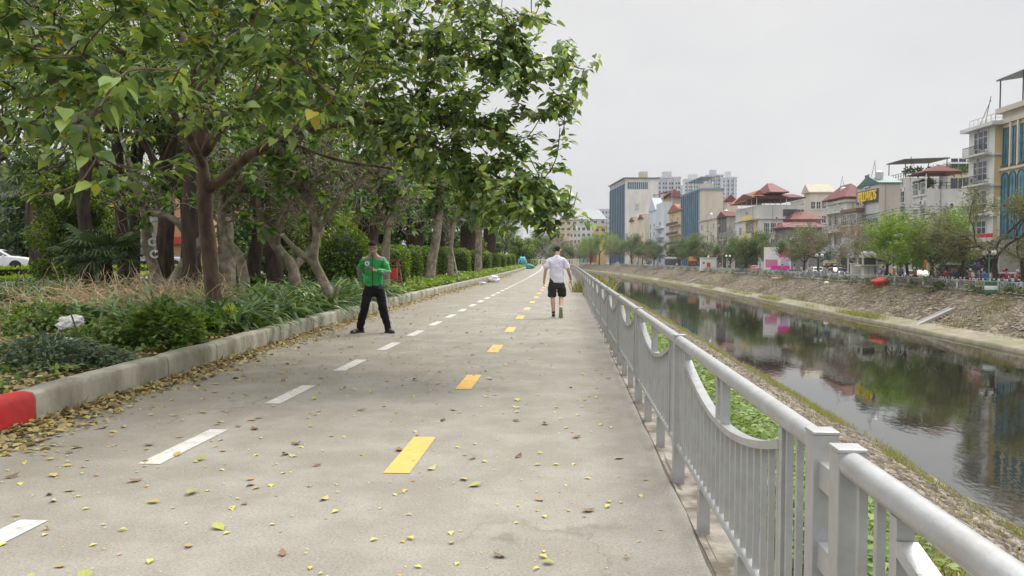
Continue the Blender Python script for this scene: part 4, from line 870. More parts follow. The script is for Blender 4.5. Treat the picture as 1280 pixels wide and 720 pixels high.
frangi('tangled bare crowned tree above the clipped row', [([Wb(598, 345, 55), Wb(598, 310, 55), Wb(600, 280, 55), Wb(606, 255, 55)], .3, .15), ([Wb(599, 295, 55), Wb(585, 270, 55), Wb(570, 255, 55)], .15, .1), ([Wb(600, 285, 55), Wb(618, 262, 55), Wb(630, 250, 55)], .15, .08)], 409, 40, .4)
# dark straight trunks of other trees
def pole_tree(label, pts, r0, r1, bark, seed, name='garden_tree', gi=0):
    mb = MB(); base = Vector(pts[0]); limb(mb, pts, r0, r1, 10, .06, seed); e = empty(name, base, 0, label, 'tree')
    mb.build('trunk', bark, e, smooth='all', loc=-base); top = Vector(pts[-1])
    r = np.random.default_rng(seed); n = 3500; dd = rnd_dirs(r, n); pos = dd*(r.random((n, 1))**.4)*[2.2, 2.2, 1.3]; dr = dd+r.normal(size=(n, 3))*.5; dr[:, 2] -= .2
    link('crown', leaf_mesh('crown', pos, dr, np.tile([0, 0, 1.], (n, 1))+r.normal(size=(n, 3))*.3, .17*(.6+.7*r.random(n)), 'ovate', L_mid), e, top-base+Vector((0, 0, .6))); 
    mb = MB()
    for k in range(16):
        q = Vector(rnd_dirs(r, 1)[0])*1.6; mb.tube([top-base, top-base+q*.5+Vector((0, 0, .4)), top-base+q+Vector((0, 0, .6))], [.06, .04, .015], 5, cap=False)
    mb.build('branches', bark, e); return e
pole_tree('slim dark brown trunk between the marked trunk and the dry skirted palm', [Wb(203, 352, 28), Wb(204, 300, 28), Wb(208, 240, 28), Wb(206, 170, 28)], .27, .2, M_bark, 501)
pole_tree('dark trunk behind the low dark palm', [Wb(157, 356, 26), Wb(155, 310, 26), Wb(150, 250, 26), Wb(147, 190, 26), Wb(145, 110, 26)], .22, .17, M_barkd, 502)
pole_tree('dark straight trunk between the two bent frangipani', [Wb(316, 362, 27), Wb(320, 310, 27), Wb(324, 260, 27), Wb(325, 200, 27)], .25, .2, M_barkd, 503)
pole_tree('thick dark trunk behind the knobbly frangipani', [Wb(345, 360, 25), Wb(341, 310, 25), Wb(336, 255, 25), Wb(335, 200, 25)], .3, .22, M_barkd, 504)
# ---- palms
L_palm = leafmat('palm_leaf', [(0, (.02, .055, .015)), (.6, (.05, .11, .03)), (1, (.10, .18, .05))], .4, .2, .5); L_dead = leafmat('dead_palm_leaf', [(0, (.16, .12, .07)), (1, (.33, .27, .17))], .8, .2)
def fan(mb, base, d, R_, nseg, droop, mi=0, w=.035):
    """one fan frond: stalk plus narrow blades radiating from its end"""
    d = d.normalized(); side = d.cross(Vector((0, 0, 1))); side = side.normalized() if side.length > .01 else Vector((1, 0, 0)); upv = side.cross(d)
    hub = base+d*R_*.8; mb.tube([base, (base+hub)/2+upv*.04, hub], [.02, .016, .012], 4, mi, False)
    for k in range(nseg):
        a = (k/(nseg-1)-.5)*R(230); t = (d*math.cos(a)+side*math.sin(a)+upv*.12).normalized(); L = R_*(1-.25*abs(a)/2); p1 = hub+t*L*.55; p2 = hub+t*L*.95-Vector((0, 0, droop*L*.45)); sw = t.cross(upv).normalized()*w*R_
        mb.add([hub-sw*.2, hub+sw*.2, p1+sw, p1+upv*.01, p1-sw, p2], [(0, 1, 2, 3), (0, 3, 4), (3, 2, 5), (4, 3, 5)], mi)
def palm(label, pts, r0, r1, seed, nf=22, Rf=.95, skirt=0, bark=M_barkd, sk_len=1.6, name='fan_palm', elev=(-.4, .9)):
    r = np.random.default_rng(seed); base = Vector(pts[0]); e = empty(name, base, 0, label, 'palm'); mb = MB(); limb(mb, pts, r0, r1, 12, .03, seed); mb.build('trunk', bark, e, smooth='all', loc=-base)
    top = Vector(pts[-1])-base; mb = MB()
    for k in range(nf):
        a = k*2.4; el = elev[0]+(elev[1]-elev[0])*k/nf; d = Vector((math.cos(a)*math.cos(el), math.sin(a)*math.cos(el), math.sin(el))); fan(mb, top, d, Rf*r.uniform(.8, 1.1), 22, r.uniform(.4, .9))
    mb.build('fronds', L_palm, e)
    if skirt:
        mb = MB()
        for k in range(skirt):
            a = r.random()*6.28; z = -r.random()*sk_len; d = Vector((math.cos(a), math.sin(a), -1.6-r.random()*2)); fan(mb, top+Vector((math.cos(a)*.1, math.sin(a)*.1, z*.6)), d, .55*r.uniform(.7, 1.2), 11, .5, 0, .03)
        mb.build('dead_skirt', L_dead, e)
    return e
palm('fan palm with a long skirt of dry fronds left of the brown trunk', [Wb(232, 356, 30), Wb(233, 300, 30), Wb(231, 240, 30), Wb(231, 170, 30)], .22, .18, 601, 20, 1.1, 70, sk_len=3.0)
palm('fibrous thick trunked palm right behind the brown trunk', [Wb(285, 374, 22), Wb(284, 330, 22), Wb(281, 270, 22), Wb(280, 190, 22)], .27, .2, 602, 20, 1.0, 60, M_barkg, 1.2)
palm('low dark fan palm with drooping fronds left of the marked trunk', [Wb(134, 364, 23), Wb(133, 345, 23), Wb(131, 322, 23)], .22, .2, 603, 26, 1.0, 0, elev=(-.3, .8))
palm('dark fan palm behind the ivy covered bush tree with pale dead fronds', [Wb(52, 345, 34), Wb(53, 290, 34), Wb(55, 225, 34)], .3, .22, 604, 26, 1.25, 40, sk_len=1.5)
palm('tall fan palm at upper left with pale drooping dead skirt', [Wb(55, 345, 33), Wb(55, 250, 33), Wb(50, 160, 33), Wb(48, 75, 33)], .28, .2, 605, 22, 1.3, 60, sk_len=3)
palm('second skirted fan palm right of the upper left one', [Wb(98, 345, 31), Wb(100, 250, 31), Wb(103, 160, 31), Wb(105, 110, 31)], .25, .2, 606, 22, 1.2, 70, sk_len=2.5)
palm('fan palm with drooping grey green fronds above the clipped bushes', [Wb(519, 350, 42), Wb(519, 310, 42), Wb(521, 275, 42), Wb(523, 248, 42)], .4, .5, 607, 30, 1.5, 50, sk_len=1.2, elev=(-.8, .9))
palm('dark skirted palm behind the head of the man in green', [Wb(462, 350, 30), Wb(461, 300, 30), Wb(460, 262, 30), Wb(460, 235, 30)], .35, .4, 608, 26, 1.3, 50, sk_len=1.2)
palm('dark thick trunked palm behind the staked trunk', [Wb(553, 345, 46), Wb(553, 300, 46), Wb(554, 262, 46), Wb(556, 240, 46)], .55, .5, 609, 26, 1.6, 40, sk_len=1.5)
palm('farther dark palm behind the tangled bare crowned tree', [Wb(585, 342, 60), Wb(585, 300, 60), Wb(586, 270, 60)], .6, .6, 610, 26, 1.9, 40, sk_len=1.5)
palm('last dark palm of the clipped row', [Wb(612, 338, 75), Wb(612, 300, 75), Wb(613, 272, 75)], .6, .6, 611, 24, 2.0, 30, sk_len=1.5)
# ================================================================== LEFT ROADSIDE: car, signs, shops
M_blk = flat('black_rubber', (.02, .02, .02), .8); M_glass = flat('car_glass', (.03, .035, .04), .06, spec=.8); M_lamp = flat('lamp_clear', (.7, .7, .7), .15); M_tail = flat('lamp_red', (.45, .02, .02), .2); M_rim = flat('wheel_rim', (.45, .45, .46), .3, .6)
def wheel_meshes(r=.33, w=.2):
    Mx = Matrix.Rotation(PI/2, 3, 'Y'); t = MB().lathe([(r*.66, -w/2), (r*.93, -w/2), (r, -w/2+.03), (r, w/2-.03), (r*.93, w/2), (r*.66, w/2)], 22, M=Mx).mesh('tyre', M_blk, True)
    m = MB().lathe([(.02, -w/2+.03), (r*.64, -w/2+.02), (r*.68, -w/2), (r*.68, w/2), (r*.64, w/2-.02), (.02, w/2-.03)], 16, M=Mx)
    for k in range(5):
        a = k*2*PI/5; m.bar((w/2-.02, 0, 0), (w/2-.015, math.cos(a)*r*.62, math.sin(a)*r*.62), .05, .03); m.bar((-w/2+.02, 0, 0), (-w/2+.015, math.cos(a)*r*.62, math.sin(a)*r*.62), .05, .03)
    return t, m.mesh('rim', M_rim)
WH = wheel_meshes()
def carbody(lower, cabin, W_, wtop, paint):
    """lower: side profile (y,z) of the body; cabin: greenhouse profile; tapered towards the roof"""
    mb = MB(); n = len(lower); vs = []
    for x, k in ((-W_/2, 0), (-W_/2+.06, 1), (W_/2-.06, 1), (W_/2, 0)):
        for (y, z) in lower: zz = z if k == 0 else z+(.025 if z > .5 else -.0); yy = y*(1 if k == 0 else 1.015); vs.append((x, yy, zz))
    fs = [tuple(range(n))]+[(j*n+i, j*n+(i+1) % n, (j+1)*n+(i+1) % n, (j+1)*n+i) for j in range(3) for i in range(n)]+[tuple(3*n+i for i in range(n))]
    mb.add(vs, fs); m = len(cabin); zlo = min(z for y, z in cabin); zhi = max(z for y, z in cabin); vs = []
    for sx in (-1, 1):
        for (y, z) in cabin: t = (z-zlo)/(zhi-zlo); vs.append((sx*((W_/2-.04)*(1-t)+wtop/2*t), y, z))
    mb.add(vs, [tuple(range(m)), tuple(range(m, 2*m))]+[(i, (i+1) % m, m+(i+1) % m, m+i) for i in range(m)]); return mb.mesh('body', paint, True, bevel=.03)
def make_car(label, paint, loc, rz, style='hatch', group=None):
    e = empty('parked_car' if group else 'car', loc, rz, label, 'car', group)
    if style == 'van':
        W_, wt = 1.9, 1.7; low = [(-2.5, .35), (2.5, .35), (2.55, .7), (2.5, 1.15), (2.35, 1.2), (-2.5, 1.2)]; cab = [(-2.45, 1.15), (2.1, 1.15), (1.45, 2.05), (1.2, 2.12), (-2.35, 2.12)]; wy = 1.55
        wins = [((-2.2, 1.3), (-1.0, 1.3), (-1.0, 1.9), (-2.2, 1.9)), ((-.9, 1.3), (.2, 1.3), (.2, 1.9), (-.9, 1.9)), ((.3, 1.3), (1.75, 1.3), (1.32, 1.9), (.3, 1.9))]; fw = [(2.0, 1.28), (1.52, 1.98)]; bw = [(-2.44, 1.35), (-2.39, 1.95)]
    else:
        W_, wt = 1.78, 1.25; low = [(-2.1, .3), (2.1, .3), (2.18, .5), (2.12, .75), (1.9, .86), (1.05, .97), (-1.75, 1.0), (-2.12, .9), (-2.2, .6)]
        cab = [(-1.85, .96), (1.15, .95), (.35, 1.42), (.0, 1.5), (-1.0, 1.5), (-1.5, 1.38)]; wy = 1.3
        wins = [((-1.35, 1.03), (-.45, 1.02), (-.45, 1.40), (-1.2, 1.36)), ((-.38, 1.02), (.85, 1.0), (.22, 1.38), (-.38, 1.40))]; fw = [(1.02, 1.02), (.40, 1.39)]; bw = [(-1.76, 1.03), (-1.52, 1.34)]
    link('body', carbody(low, cab, W_, wt, paint), e)
    zlo = cab[0][1]; zhi = max(z for y, z in cab)
    def side(z): t = (z-zlo)/(zhi-zlo); return (W_/2-.04)*(1-t)+wt/2*t
    for sx in (-1, 1):
        for w in wins:
            mb = MB(); out = [(sx*(side(z)+.012), y, z) for y, z in w]; inn = [(sx*(side(z)-.02), y, z) for y, z in w]; mb.add(out+inn, [(0, 1, 2, 3), (4, 5, 6, 7)]+[(i, (i+1) % 4, 4+(i+1) % 4, 4+i) for i in range(4)]); mb.build('side_window', M_glass, e)
    for nm, ((ya, za), (yb, zb)), off in (('windscreen', fw, .018), ('rear_window', bw, -.018)):
        a, b = side(za)-.1, side(zb)-.08; mb = MB(); vs = [(-a, ya+off, za+.02), (a, ya+off, za+.02), (b, yb+off, zb+.02), (-b, yb+off, zb+.02)]; mb.add(vs+[(x, y-off*1.6, z-.03) for x, y, z in vs], [(0, 1, 2, 3), (4, 5, 6, 7)]+[(i, (i+1) % 4, 4+(i+1) % 4, 4+i) for i in range(4)]); mb.build(nm, M_glass, e)
    fy, by = max(y for y, z in low), min(y for y, z in low)
    for sx in (-1, 1):
        MB().box((sx*.66, fy-.04, .68), (.36, .12, .14)).build('headlight', M_lamp, e, bevel=.02); MB().box((sx*.68, by+.06, .78), (.26, .12, .16)).build('tail_light', M_tail, e, bevel=.02)
        MB().box((sx*(W_/2+.08), wins[-1][1][0]-.25, 1.03), (.16, .1, .12)).build('wing_mirror', paint, e, bevel=.02)
        for y in (-wy, wy):
            w = link('wheel', WH[0], e, (sx*(W_/2-.11), y, .33)); link('rim', WH[1], w)
            MB().lathe([(.37, -.01), (.39, -.01), (.39, .012), (.37, .012)], 18, (sx*(W_/2+.002), y, .34), M=Matrix.Rotation(PI/2, 3, 'Y')).build('wheel_arch', M_blk, e)
    MB().box((0, fy+.0, .45), (1.2, .06, .16)).build('grille', M_blk, e); MB().box((0, fy+.035, .50), (.42, .02, .11)).build('number_plate', M_lamp, e)
    return e
white_p = flat('white_car_paint', (.78, .78, .78), .25); silver_p = flat('silver_car_paint', (.5, .51, .52), .28, .4); dark_p = flat('dark_car_paint', (.05, .055, .06), .25); red_p = flat('red_car_paint', (.4, .03, .03), .3); teal_p = flat('dark_teal_paint', (.03, .06, .07), .3)
q = P(-2, 330, 50); make_car('white hatchback parked at the left edge beyond the lime hedge', white_p, (q.x, 50, .58), R(-70))
q = P(92, 330, 62); make_car('white car half hidden behind the low dark palm', white_p, (q.x, 62, .6), R(-90), group=None)
q = P(208, 330, 66); make_car('silver car glimpsed between the slim brown trunk and the marked trunk', silver_p, (q.x, 66, .58), R(-90))
q = P(300, 330, 70); make_car('silver car glimpsed between the frangipani trunks', silver_p, (q.x, 70, .55), R(-100))
q = P(332, 332, 84); make_car('white car behind the knobbly frangipani on the left road', white_p, (q.x, 84, .55), R(-90))
def noentry(label, u, v, Y, r=.33):
    p = P(u, v, Y); e = empty('no_entry_sign', (p.x, p.y, gz(p.x, p.y)), 0, label, 'road sign'); h = p.z-e.location.z; Mx = Matrix.Rotation(PI/2, 3, 'X')
    MB().lathe([(.035, 0), (.035, h+r)], 10).build('pole', mat('red_white_pole', (.7, .7, .7), (.6, .05, .05), 1.2, .5, lo=.48, hi=.5, stretch=(.01, .01, 1)), e, smooth=True)
    MB().lathe([(r, .0), (r, .02)], 28, (0, -.05, h), M=Mx).build('disc', flat('sign_red', (.62, .02, .03), .4), e); MB().bb(-r*.72, r*.72, -.078, -.0712, h-r*.16, h+r*.16).build('bar', flat('sign_white', (.85, .85, .85), .4), e); return e
noentry('red round no entry sign seen left above the low dark palm', 104.5, 289, 33, .30); noentry('small red no entry sign between the frangipani trunks', 365.5, 296, 46, .25)
def shop(name, label, x, y0, w, d, h, c1, c2=None):
    e = empty(name, (x, y0, .6), 0, label, 'building'); MB().bb(-d, 0, 0, w, 0, h).build('wall', mat('wall_%.2f%.2f%.2f' % c1, c1, tuple(a*.8 for a in c1), 1.2, .85), e); return e
Mg = flat('shop_glass', (.05, .07, .08), .1, spec=.8)
def frontwin(e, y, z, w, h, m=Mg, name='window', t=.06):
    o = MB().bb(0, t, -w/2, w/2, -h/2, h/2).build(name, flat('frame_grey', (.3, .3, .3)), e, loc=(0, y, z)); MB().bb(t-.01, t+.012, -w/2+.07, w/2-.07, -h/2+.07, h/2-.07).build('pane', m, o); return o
# yellow shop: front faces the camera side so its fascia is seen between the leaves
p = P(78, 320, 74); ys = empty('yellow_shop', (p.x, 74, .55), R(0), 'yellow shop with green fascia and white letters beyond the no entry sign', 'building')
MB().bb(0, 7.5, 0, 8, 0, 9).build('wall', mat('shop_wall_grey', (.30, .30, .28), (.24, .24, .22)), ys)
MB().bb(-.1, 7.6, -.35, -.003, 3.05, 3.9).build('yellow_fascia', flat('sign_yellow', (.72, .42, .02)), ys); MB().bb(-.1, 7.6, -.30, -.003, 3.93, 5.3).build('green_fascia', flat('sign_green', (.02, .16, .05)), ys); MB().bb(-.1, 7.6, -.35, -.003, 5.33, 7.6).build('upper_yellow_panel', flat('sign_yellow', (.72, .42, .02)), ys)
o = link('lettering', text_mesh('JBC', 1.0, flat('sign_white', (.85, .85, .85), .4), .02, .02), ys, (3.2, -.33, 4.6)); o.rotation_euler = (PI/2, 0, 0)
for k in range(3): MB().bb(.4+k*2.5, 2.4+k*2.5, -.06, -.003, .2, 2.9).build('shop_window', Mg, ys)
MB().bb(1.6, 2.1, -.2, -.063, 0, 3.0).build('orange_pillar', flat('sign_orange', (.75, .30, .02)), ys)
def cshop(label, u, Y, w, h, wallc, fascia=None, name='roadside_shop'):
    p = P(u, 320, Y); e = empty(name, (p.x, Y, .5), 0, label, 'building'); MB().bb(0, w, 0, 8, 0, h).build('wall', mat('wall_%d' % u, wallc, tuple(a*.8 for a in wallc), 1.5), e)
    for fl in range(int(h/3)):
        for k in range(int(w/2.2)):
            f = MB().bb(-.6, .6, -.07, 0, -.7, .7).build('window', flat('frame_grey', (.3, .3, .3)), e, loc=(1.3+k*2.2, -.002, 1.6+fl*3)); MB().bb(-.52, .52, -.085, -.0702, -.62, .62).build('pane', Mg, f)
    if fascia: MB().bb(.1, w-.1, -.4, -.003, 2.55, 3.3).build('fascia', flat('fascia_%d' % u, fascia), e)
    return e
cshop('orange shop front with red lettered board glimpsed right of the slim brown trunk', 196, 80, 6, 9, (.62, .36, .18), (.6, .08, .05)); cshop('grey house front glimpsed between the frangipani trunks', 285, 88, 7.5, 12, (.5, .5, .52), (.5, .06, .06))
cshop('pale house behind the knobbly frangipani', 335, 98, 8, 12, (.55, .53, .5), (.08, .1, .3)); cshop('dim grey house at the left edge beyond the white hatchback', -60, 84, 12, 12, (.22, .21, .2), (.2, .2, .2))
# wooden stand beside the man
p = P(492, 355, 24.5); e = empty('wooden_stand', (p.x, 24.5, gz(p.x, 24.5)), R(10), 'small wooden ladder like stand holding a red box beside the pale forked trunk', 'stand')
M_wood = mat('weathered_wood', (.25, .14, .08), (.14, .08, .05), 8, .8)
for sx in (-.16, .16):
    MB().bar((sx-.02, -.22, 0), (sx*.8, 0, 1.1), .05, .05).build('leg', M_wood, e); MB().bar((sx+.16, .25, 0), (sx*.8+.02, .02, 1.1), .05, .05).build('leg', M_wood, e)
for z in (.45, .95, 1.12): MB().bb(-.24, .24, -.2*(1.15-z)-.03, -.2*(1.15-z)+.10, z, z+.035).build('rung', M_wood, e)
tag(MB().bb(-.13, .15, -.09, .10, 0, .36).build('red_box', flat('red_box', (.55, .05, .05)), None, bevel=.02, loc=(p.x, 24.45, gz(p.x, 24.5)+.52)), 'red and white box sitting on the wooden stand', 'box')
# end of the path: barrier wall, teal tarpaulin
p = P(650, 331, 150); e = empty('barrier_wall', (p.x, 168, 0), 0, 'low cream barrier wall with slots closing the far end of the path', 'wall'); M_cr = mat('cream_paint', (.66, .60, .40), (.5, .46, .32), 2)
MB().bb(0, 12, 0, .25, 0, .35).bb(0, 12, 0, .25, 1.15, 1.4).build('wall', M_cr, e)
for k in range(21): MB().bb(k*.585, k*.585+.3, .02, .22, .353, 1.147).build('slot_pillar', M_cr, e)
M_teal = mat('teal_tarpaulin', (.07, .36, .42), (.04, .22, .28), 1.5, .5)
p = P(653, 331, 118); bag('tarpaulin_heap', p.x, p.y, .8, (.7, .7, 1.0), M_teal, 'teal tarpaulin covered cart at the far end of the kerb', 21, 'tarpaulin'); p = P(662, 333, 108); bag('tarpaulin_heap', p.x, p.y, .3, (.7, .6, .35), flat('green_tarp', (.04, .25, .2)), 'low green tarpaulin heap on the ground before the teal one', 23, 'tarpaulin')
# ================================================================== PEOPLE
def folds(me, amp, f):
    for v in me.vertices:
        n_ = noise.noise(Vector((v.co.x*f, v.co.y*f, v.co.z*f*1.7)))+.5*noise.noise(Vector((v.co.x*f*2.3, v.co.y*f*2.3, v.co.z*f*3.6))); v.co += v.normal*amp*n_
    return me
def skin_mesh(name, chains, m, sub=2):
    """chains: list of lists of (point, rx, ry); a chain may start with an index tuple ('at', chain, i) to join an earlier vertex"""
    vs = []; es = []; rad = []; roots = []; idx = []
    for ch in chains:
        ids = []; prev = None; first = True
        for it in ch:
            if it[0] == 'at': prev = idx[it[1]][it[2]]; ids.append(prev); first = False; continue
            vs.append(it[0]); rad.append((it[1], it[2] if len(it) > 2 else it[1])); k = len(vs)-1; ids.append(k)
            if prev is not None: es.append((prev, k))
            elif first: roots.append(k)
            prev = k; first = False
        idx.append(ids)
    me = bpy.data.meshes.new(name+'_skeleton'); me.from_pydata(vs, es, []); o = bpy.data.objects.new(name, me); C.objects.link(o)
    md = o.modifiers.new('Skin', 'SKIN'); md.use_smooth_shade = True; sv = me.skin_vertices[0].data if len(me.skin_vertices) else None
    if sv is None:
        bm = bmesh.new(); bm.from_mesh(me); bm.verts.layers.skin.verify(); bm.to_mesh(me); bm.free(); sv = me.skin_vertices[0].data
    for k, (a, b) in enumerate(rad): sv[k].radius = (a, b); sv[k].use_root = k in roots
    sb = o.modifiers.new('Sub', 'SUBSURF'); sb.levels = sub; sb.render_levels = sub
    dg = bpy.context.evaluated_depsgraph_get(); dg.update(); out = bpy.data.meshes.new_from_object(o.evaluated_get(dg)); bpy.data.objects.remove(o)
    out.materials.clear(); out.materials.append(m); out.polygons.foreach_set('use_smooth', [True]*len(out.polygons)); out.name = name; return out
V = Vector
def hand(c0, wrist, dirv, palm_n, thumb_side, curl=.5, sc=1.0, at=None):
    """palm + five unequal fingers as chains"""
    d = V(dirv).normalized(); n = V(palm_n).normalized(); sd = d.cross(n).normalized()*thumb_side; w = V(wrist); out = []
    pal = w+d*.075*sc
    for k, (off, L) in enumerate(((.030, .066), (.010, .074), (-.010, .070), (-.029, .055))):
        p0 = w+d*.045*sc+sd*off*.8*sc; p1 = w+d*.088*sc+sd*off*sc; a = curl*.55
        p2 = p1+(d*math.cos(a)+n*math.sin(a))*L*.5*sc; a2 = curl*1.3; p3 = p2+(d*math.cos(a2)+n*math.sin(a2))*L*.32*sc; a3 = curl*1.9; p4 = p3+(d*math.cos(a3)+n*math.sin(a3))*L*.25*sc
        out.append([(p0, .010*sc), (p1, .0095*sc), (p2, .0085*sc), (p3, .008*sc), (p4, .0065*sc)])
    t0 = w+d*.025*sc+sd*.018*sc; t1 = t0+(d*.6+sd*.8).normalized()*.035*sc; t2 = t1+(d*.85+sd*.35+n*.35).normalized()*.030*sc; t3 = t2+(d*.9+n*.4).normalized()*.022*sc
    out.append([(t0, .012*sc), (t1, .011*sc), (t2, .0095*sc), (t3, .0075*sc)]); return out, pal
M_skin = mat('skin', (.42, .24, .16), (.34, .18, .12), 9, .55); M_skin2 = mat('fair_skin', (.55, .34, .25), (.46, .26, .19), 9, .55); M_hair = mat('black_hair', (.018, .015, .013), (.03, .025, .02), 30, .85, spec=.15)
def head_parts(root, hc, face, tilt, skinm, hair_back=True, mask=False, collar=0):
    """face: yaw heading unit (x,y); parts: eyes, hair; hc head centre"""
    f = V((face[0], face[1], 0)).normalized(); Rm = Matrix.Rotation(math.atan2(f.x, -f.y), 3, 'Z') @ Matrix.Rotation(tilt, 3, 'X')
    def L(x, y, z): return hc+Rm @ V((x, y, z))
    hm = MB(); n = 22
    # hair cap: displaced partial ellipsoid covering top and back
    vs = []; fs = []; rows = 12
    for i in range(rows+1):
        th = PI*.72*i/rows
        for k in range(n):
            a = 2*PI*k/n; x = math.sin(th)*math.sin(a); y = -math.sin(th)*math.cos(a); z = math.cos(th)
            front = max(0, math.cos(a)); rr = 1.0; zc = z
            lim = .52*front**.6 if front > .12 else -.55
            if z < lim: 
                zc = lim; q = math.sqrt(max(0, 1-lim*lim)); x = q*math.sin(a); y = -q*math.cos(a); rr = .96
            jit = 1+.07*noise.noise(V((x*9, y*9, z*9)))
            vs.append(L(x*.080*rr*jit, y*.099*rr*jit, zc*.106*jit+.004))
    for i in range(rows):
        for k in range(n): fs.append((i*n+k, i*n+(k+1) % n, (i+1)*n+(k+1) % n, (i+1)*n+k))
    hm.add(vs, fs); hm.build('hair', M_hair, root, smooth='all')
    for sx in (-1, 1):
        MB().ball(L(sx*.031, -.088, .005), .0115, 8).build('eye', flat('eye_white', (.6, .58, .55), .3), root, smooth='all')
        MB().ball(L(sx*.031, -.098, .003), .006, 6).build('pupil', flat('pupil', (.02, .015, .01), .2), root)
        MB().bar(L(sx*.016, -.094, .026), L(sx*.046, -.086, .028), .006, .007).build('eyebrow', M_hair, root)
    return L
def head_chain(hc, face, tilt, neck_base):
    f = V((face[0], face[1], 0)).normalized(); Rm = Matrix.Rotation(math.atan2(f.x, -f.y), 3, 'Z') @ Matrix.Rotation(tilt, 3, 'X')
    def L(x, y, z): return hc+Rm @ V((x, y, z))
    return L
# ---------------- man in green jacket (faces the camera, reading his phone)
gpos = V((-(708-464)/FPX*14.0, 14.0, 0)); gm = empty('person', gpos, R(4), 'man in bright green jacket and black trousers standing astride and looking at his phone', 'person')
neck = V((.0, -.03, 1.46)); hc = V((.0, -.10, 1.615)); L = head_chain(hc, (0, -1), R(28), neck)
sh = {'R': V((-.17, 0, 1.36)), 'L': V((.17, 0, 1.36))}
elR = V((-.30, .10, 1.16)); wrR = V((-.235, .16, .95))         # his right arm (left in the picture) goes back to the hip
elL = V((.30, -.06, 1.13)); wrL = V((.07, -.27, 1.17))         # his left forearm crosses in front with the phone
hipR = V((-.10, 0, .90)); hipL = V((.10, 0, .90)); knR = V((-.155, -.07, .50)); knL = V((.165, -.05, .50)); anR = V((-.27, -.02, .09)); anL = V((.27, -.02, .09))
body = [[(V((0, 0, .97)), .125, .095), (V((0, 0, 1.10)), .145, .10), (V((0, 0, 1.26)), .165, .105), (V((0, -.005, 1.38)), .14, .09), (neck, .058, .058), (L(0, .015, -.06), .062, .068), (L(0, .008, .03), .076, .092), (L(0, .012, .07), .060, .072)],
        [('at', 0, 3), (sh['R'], .065), ((sh['R']+elR)/2, .052), (elR, .042), ((elR*.6+wrR*.4), .040), (wrR, .027), (wrR+V((.03, .03, -.07)), .032, .02)],
        [('at', 0, 3), (sh['L'], .065), ((sh['L']+elL)/2, .052), (elL, .042), ((elL*.6+wrL*.4), .040), (wrL, .027), (wrL+V((-.055, -.045, .03)), .032, .018)],
        [('at', 0, 0), (hipR, .08), ((hipR+knR)/2, .078), (knR, .058), ((knR*.6+anR*.4), .055), (anR, .036), (anR+V((-.06, -.06, -.045)), .035, .03), (anR+V((-.10, -.13, -.06)), .030, .022)],
        [('at', 0, 0), (hipL, .08), ((hipL+knL)/2, .078), (knL, .058), ((knL*.6+anL*.4), .055), (anL, .036), (anL+V((.05, -.06, -.045)), .035, .03), (anL+V((.09, -.13, -.06)), .030, .022)],
        [('at', 0, 5), (L(0, -.085, -.075), .022, .02)], [('at', 0, 6), (L(0, -.088, -.02), .018), (L(0, -.116, -.028), .012)], [('at', 0, 6), (L(.080, .01, -.01), .014, .02)], [('at', 0, 6), (L(-.080, .01, -.01), .014, .02)]]
h1, _ = hand(0, wrR, (.2, .3, -1), (0, 1, 0), 1, .7); h2, _ = hand(0, wrL, (-.8, -.5, .25), (.1, -.2, 1), -1, .95)
link('body', skin_mesh('body', body+h1+h2, M_skin), gm)
M_jk = mat('green_jacket_cloth', (.03, .36, .09), (.02, .27, .065), 5, .55, bump=.5, bscale=14); M_jg = mat('grey_jacket_panel', (.27, .25, .22), (.20, .185, .165), 6, .7, bump=.4, bscale=14); M_tr = mat('black_trouser_cloth', (.012, .011, .014), (.02, .018, .022), 6, .95, spec=.15, bump=.5, bscale=12)
jk = [[(V((0, .0, .80)), .190, .135), (V((0, .0, .90)), .188, .135), (V((0, 0, 1.12)), .185, .128), (V((0, 0, 1.27)), .185, .125), (V((0, 0, 1.37)), .135, .10), (V((0, -.012, 1.45)), .075, .075), (V((0, -.015, 1.49)), .07, .07)],
      [('at', 0, 4), (V((-.165, 0, 1.365)), .070), (V((-.215, .02, 1.30)), .072), ((sh['R']+elR)/2, .070), (elR, .062), ((elR+wrR)/2, .056), (wrR, .042)],
      [('at', 0, 4), (V((.165, 0, 1.365)), .070), (V((.215, .0, 1.30)), .072), ((sh['L']+elL)/2, .070), (elL, .062), ((elL+wrL)/2, .056), (wrL+V((.02, .01, 0)), .042)]]
jm = folds(skin_mesh('jacket', jk, M_jk, 3), .014, 9); jm.materials.append(M_jg)
for p_ in jm.polygons:
    c = p_.center
    if c.z > 1.375: p_.material_index = 1 if (abs(c.x) > .06 or c.y > 0) else 0
    if c.x > .12 and c.z < 1.16 and c.z > 1.02 and c.y > -.2 and abs(c.x) > .19: p_.material_index = 1
    if c.x < -.25 and c.y > .02 and c.z > 1.0 and c.z < 1.38: p_.material_index = 1
link('jacket', jm, gm)
col = MB(); col.lathe([(.078, 0), (.082, .035), (.075, .075), (.066, .075), (.068, 0)], 20, (0, -.02, 1.425)); col.build('collar', M_jg, gm, smooth=True)
MB().tube([(0, -.129, .90), (0, -.1335, 1.05), (0, -.137, 1.2), (.0, -.138, 1.3), (0, -.118, 1.40), (0, -.10, 1.47)], .007, 6).build('zip', M_blk, gm)
MB().lathe([(.045, 0), (.045, .008)], 20, (-.095, -.132, 1.30), M=Matrix.Rotation(PI/2, 3, 'X')).build('round_badge', flat('badge_white', (.8, .82, .8)), gm)
MB().lathe([(.020, 0), (.020, .003)], 12, (-.095, -.141, 1.30), M=Matrix.Rotation(PI/2, 3, 'X')).build('badge_emblem', flat('badge_green', (.05, .35, .12)), gm)
tq = wrL+(elL-wrL)*.42
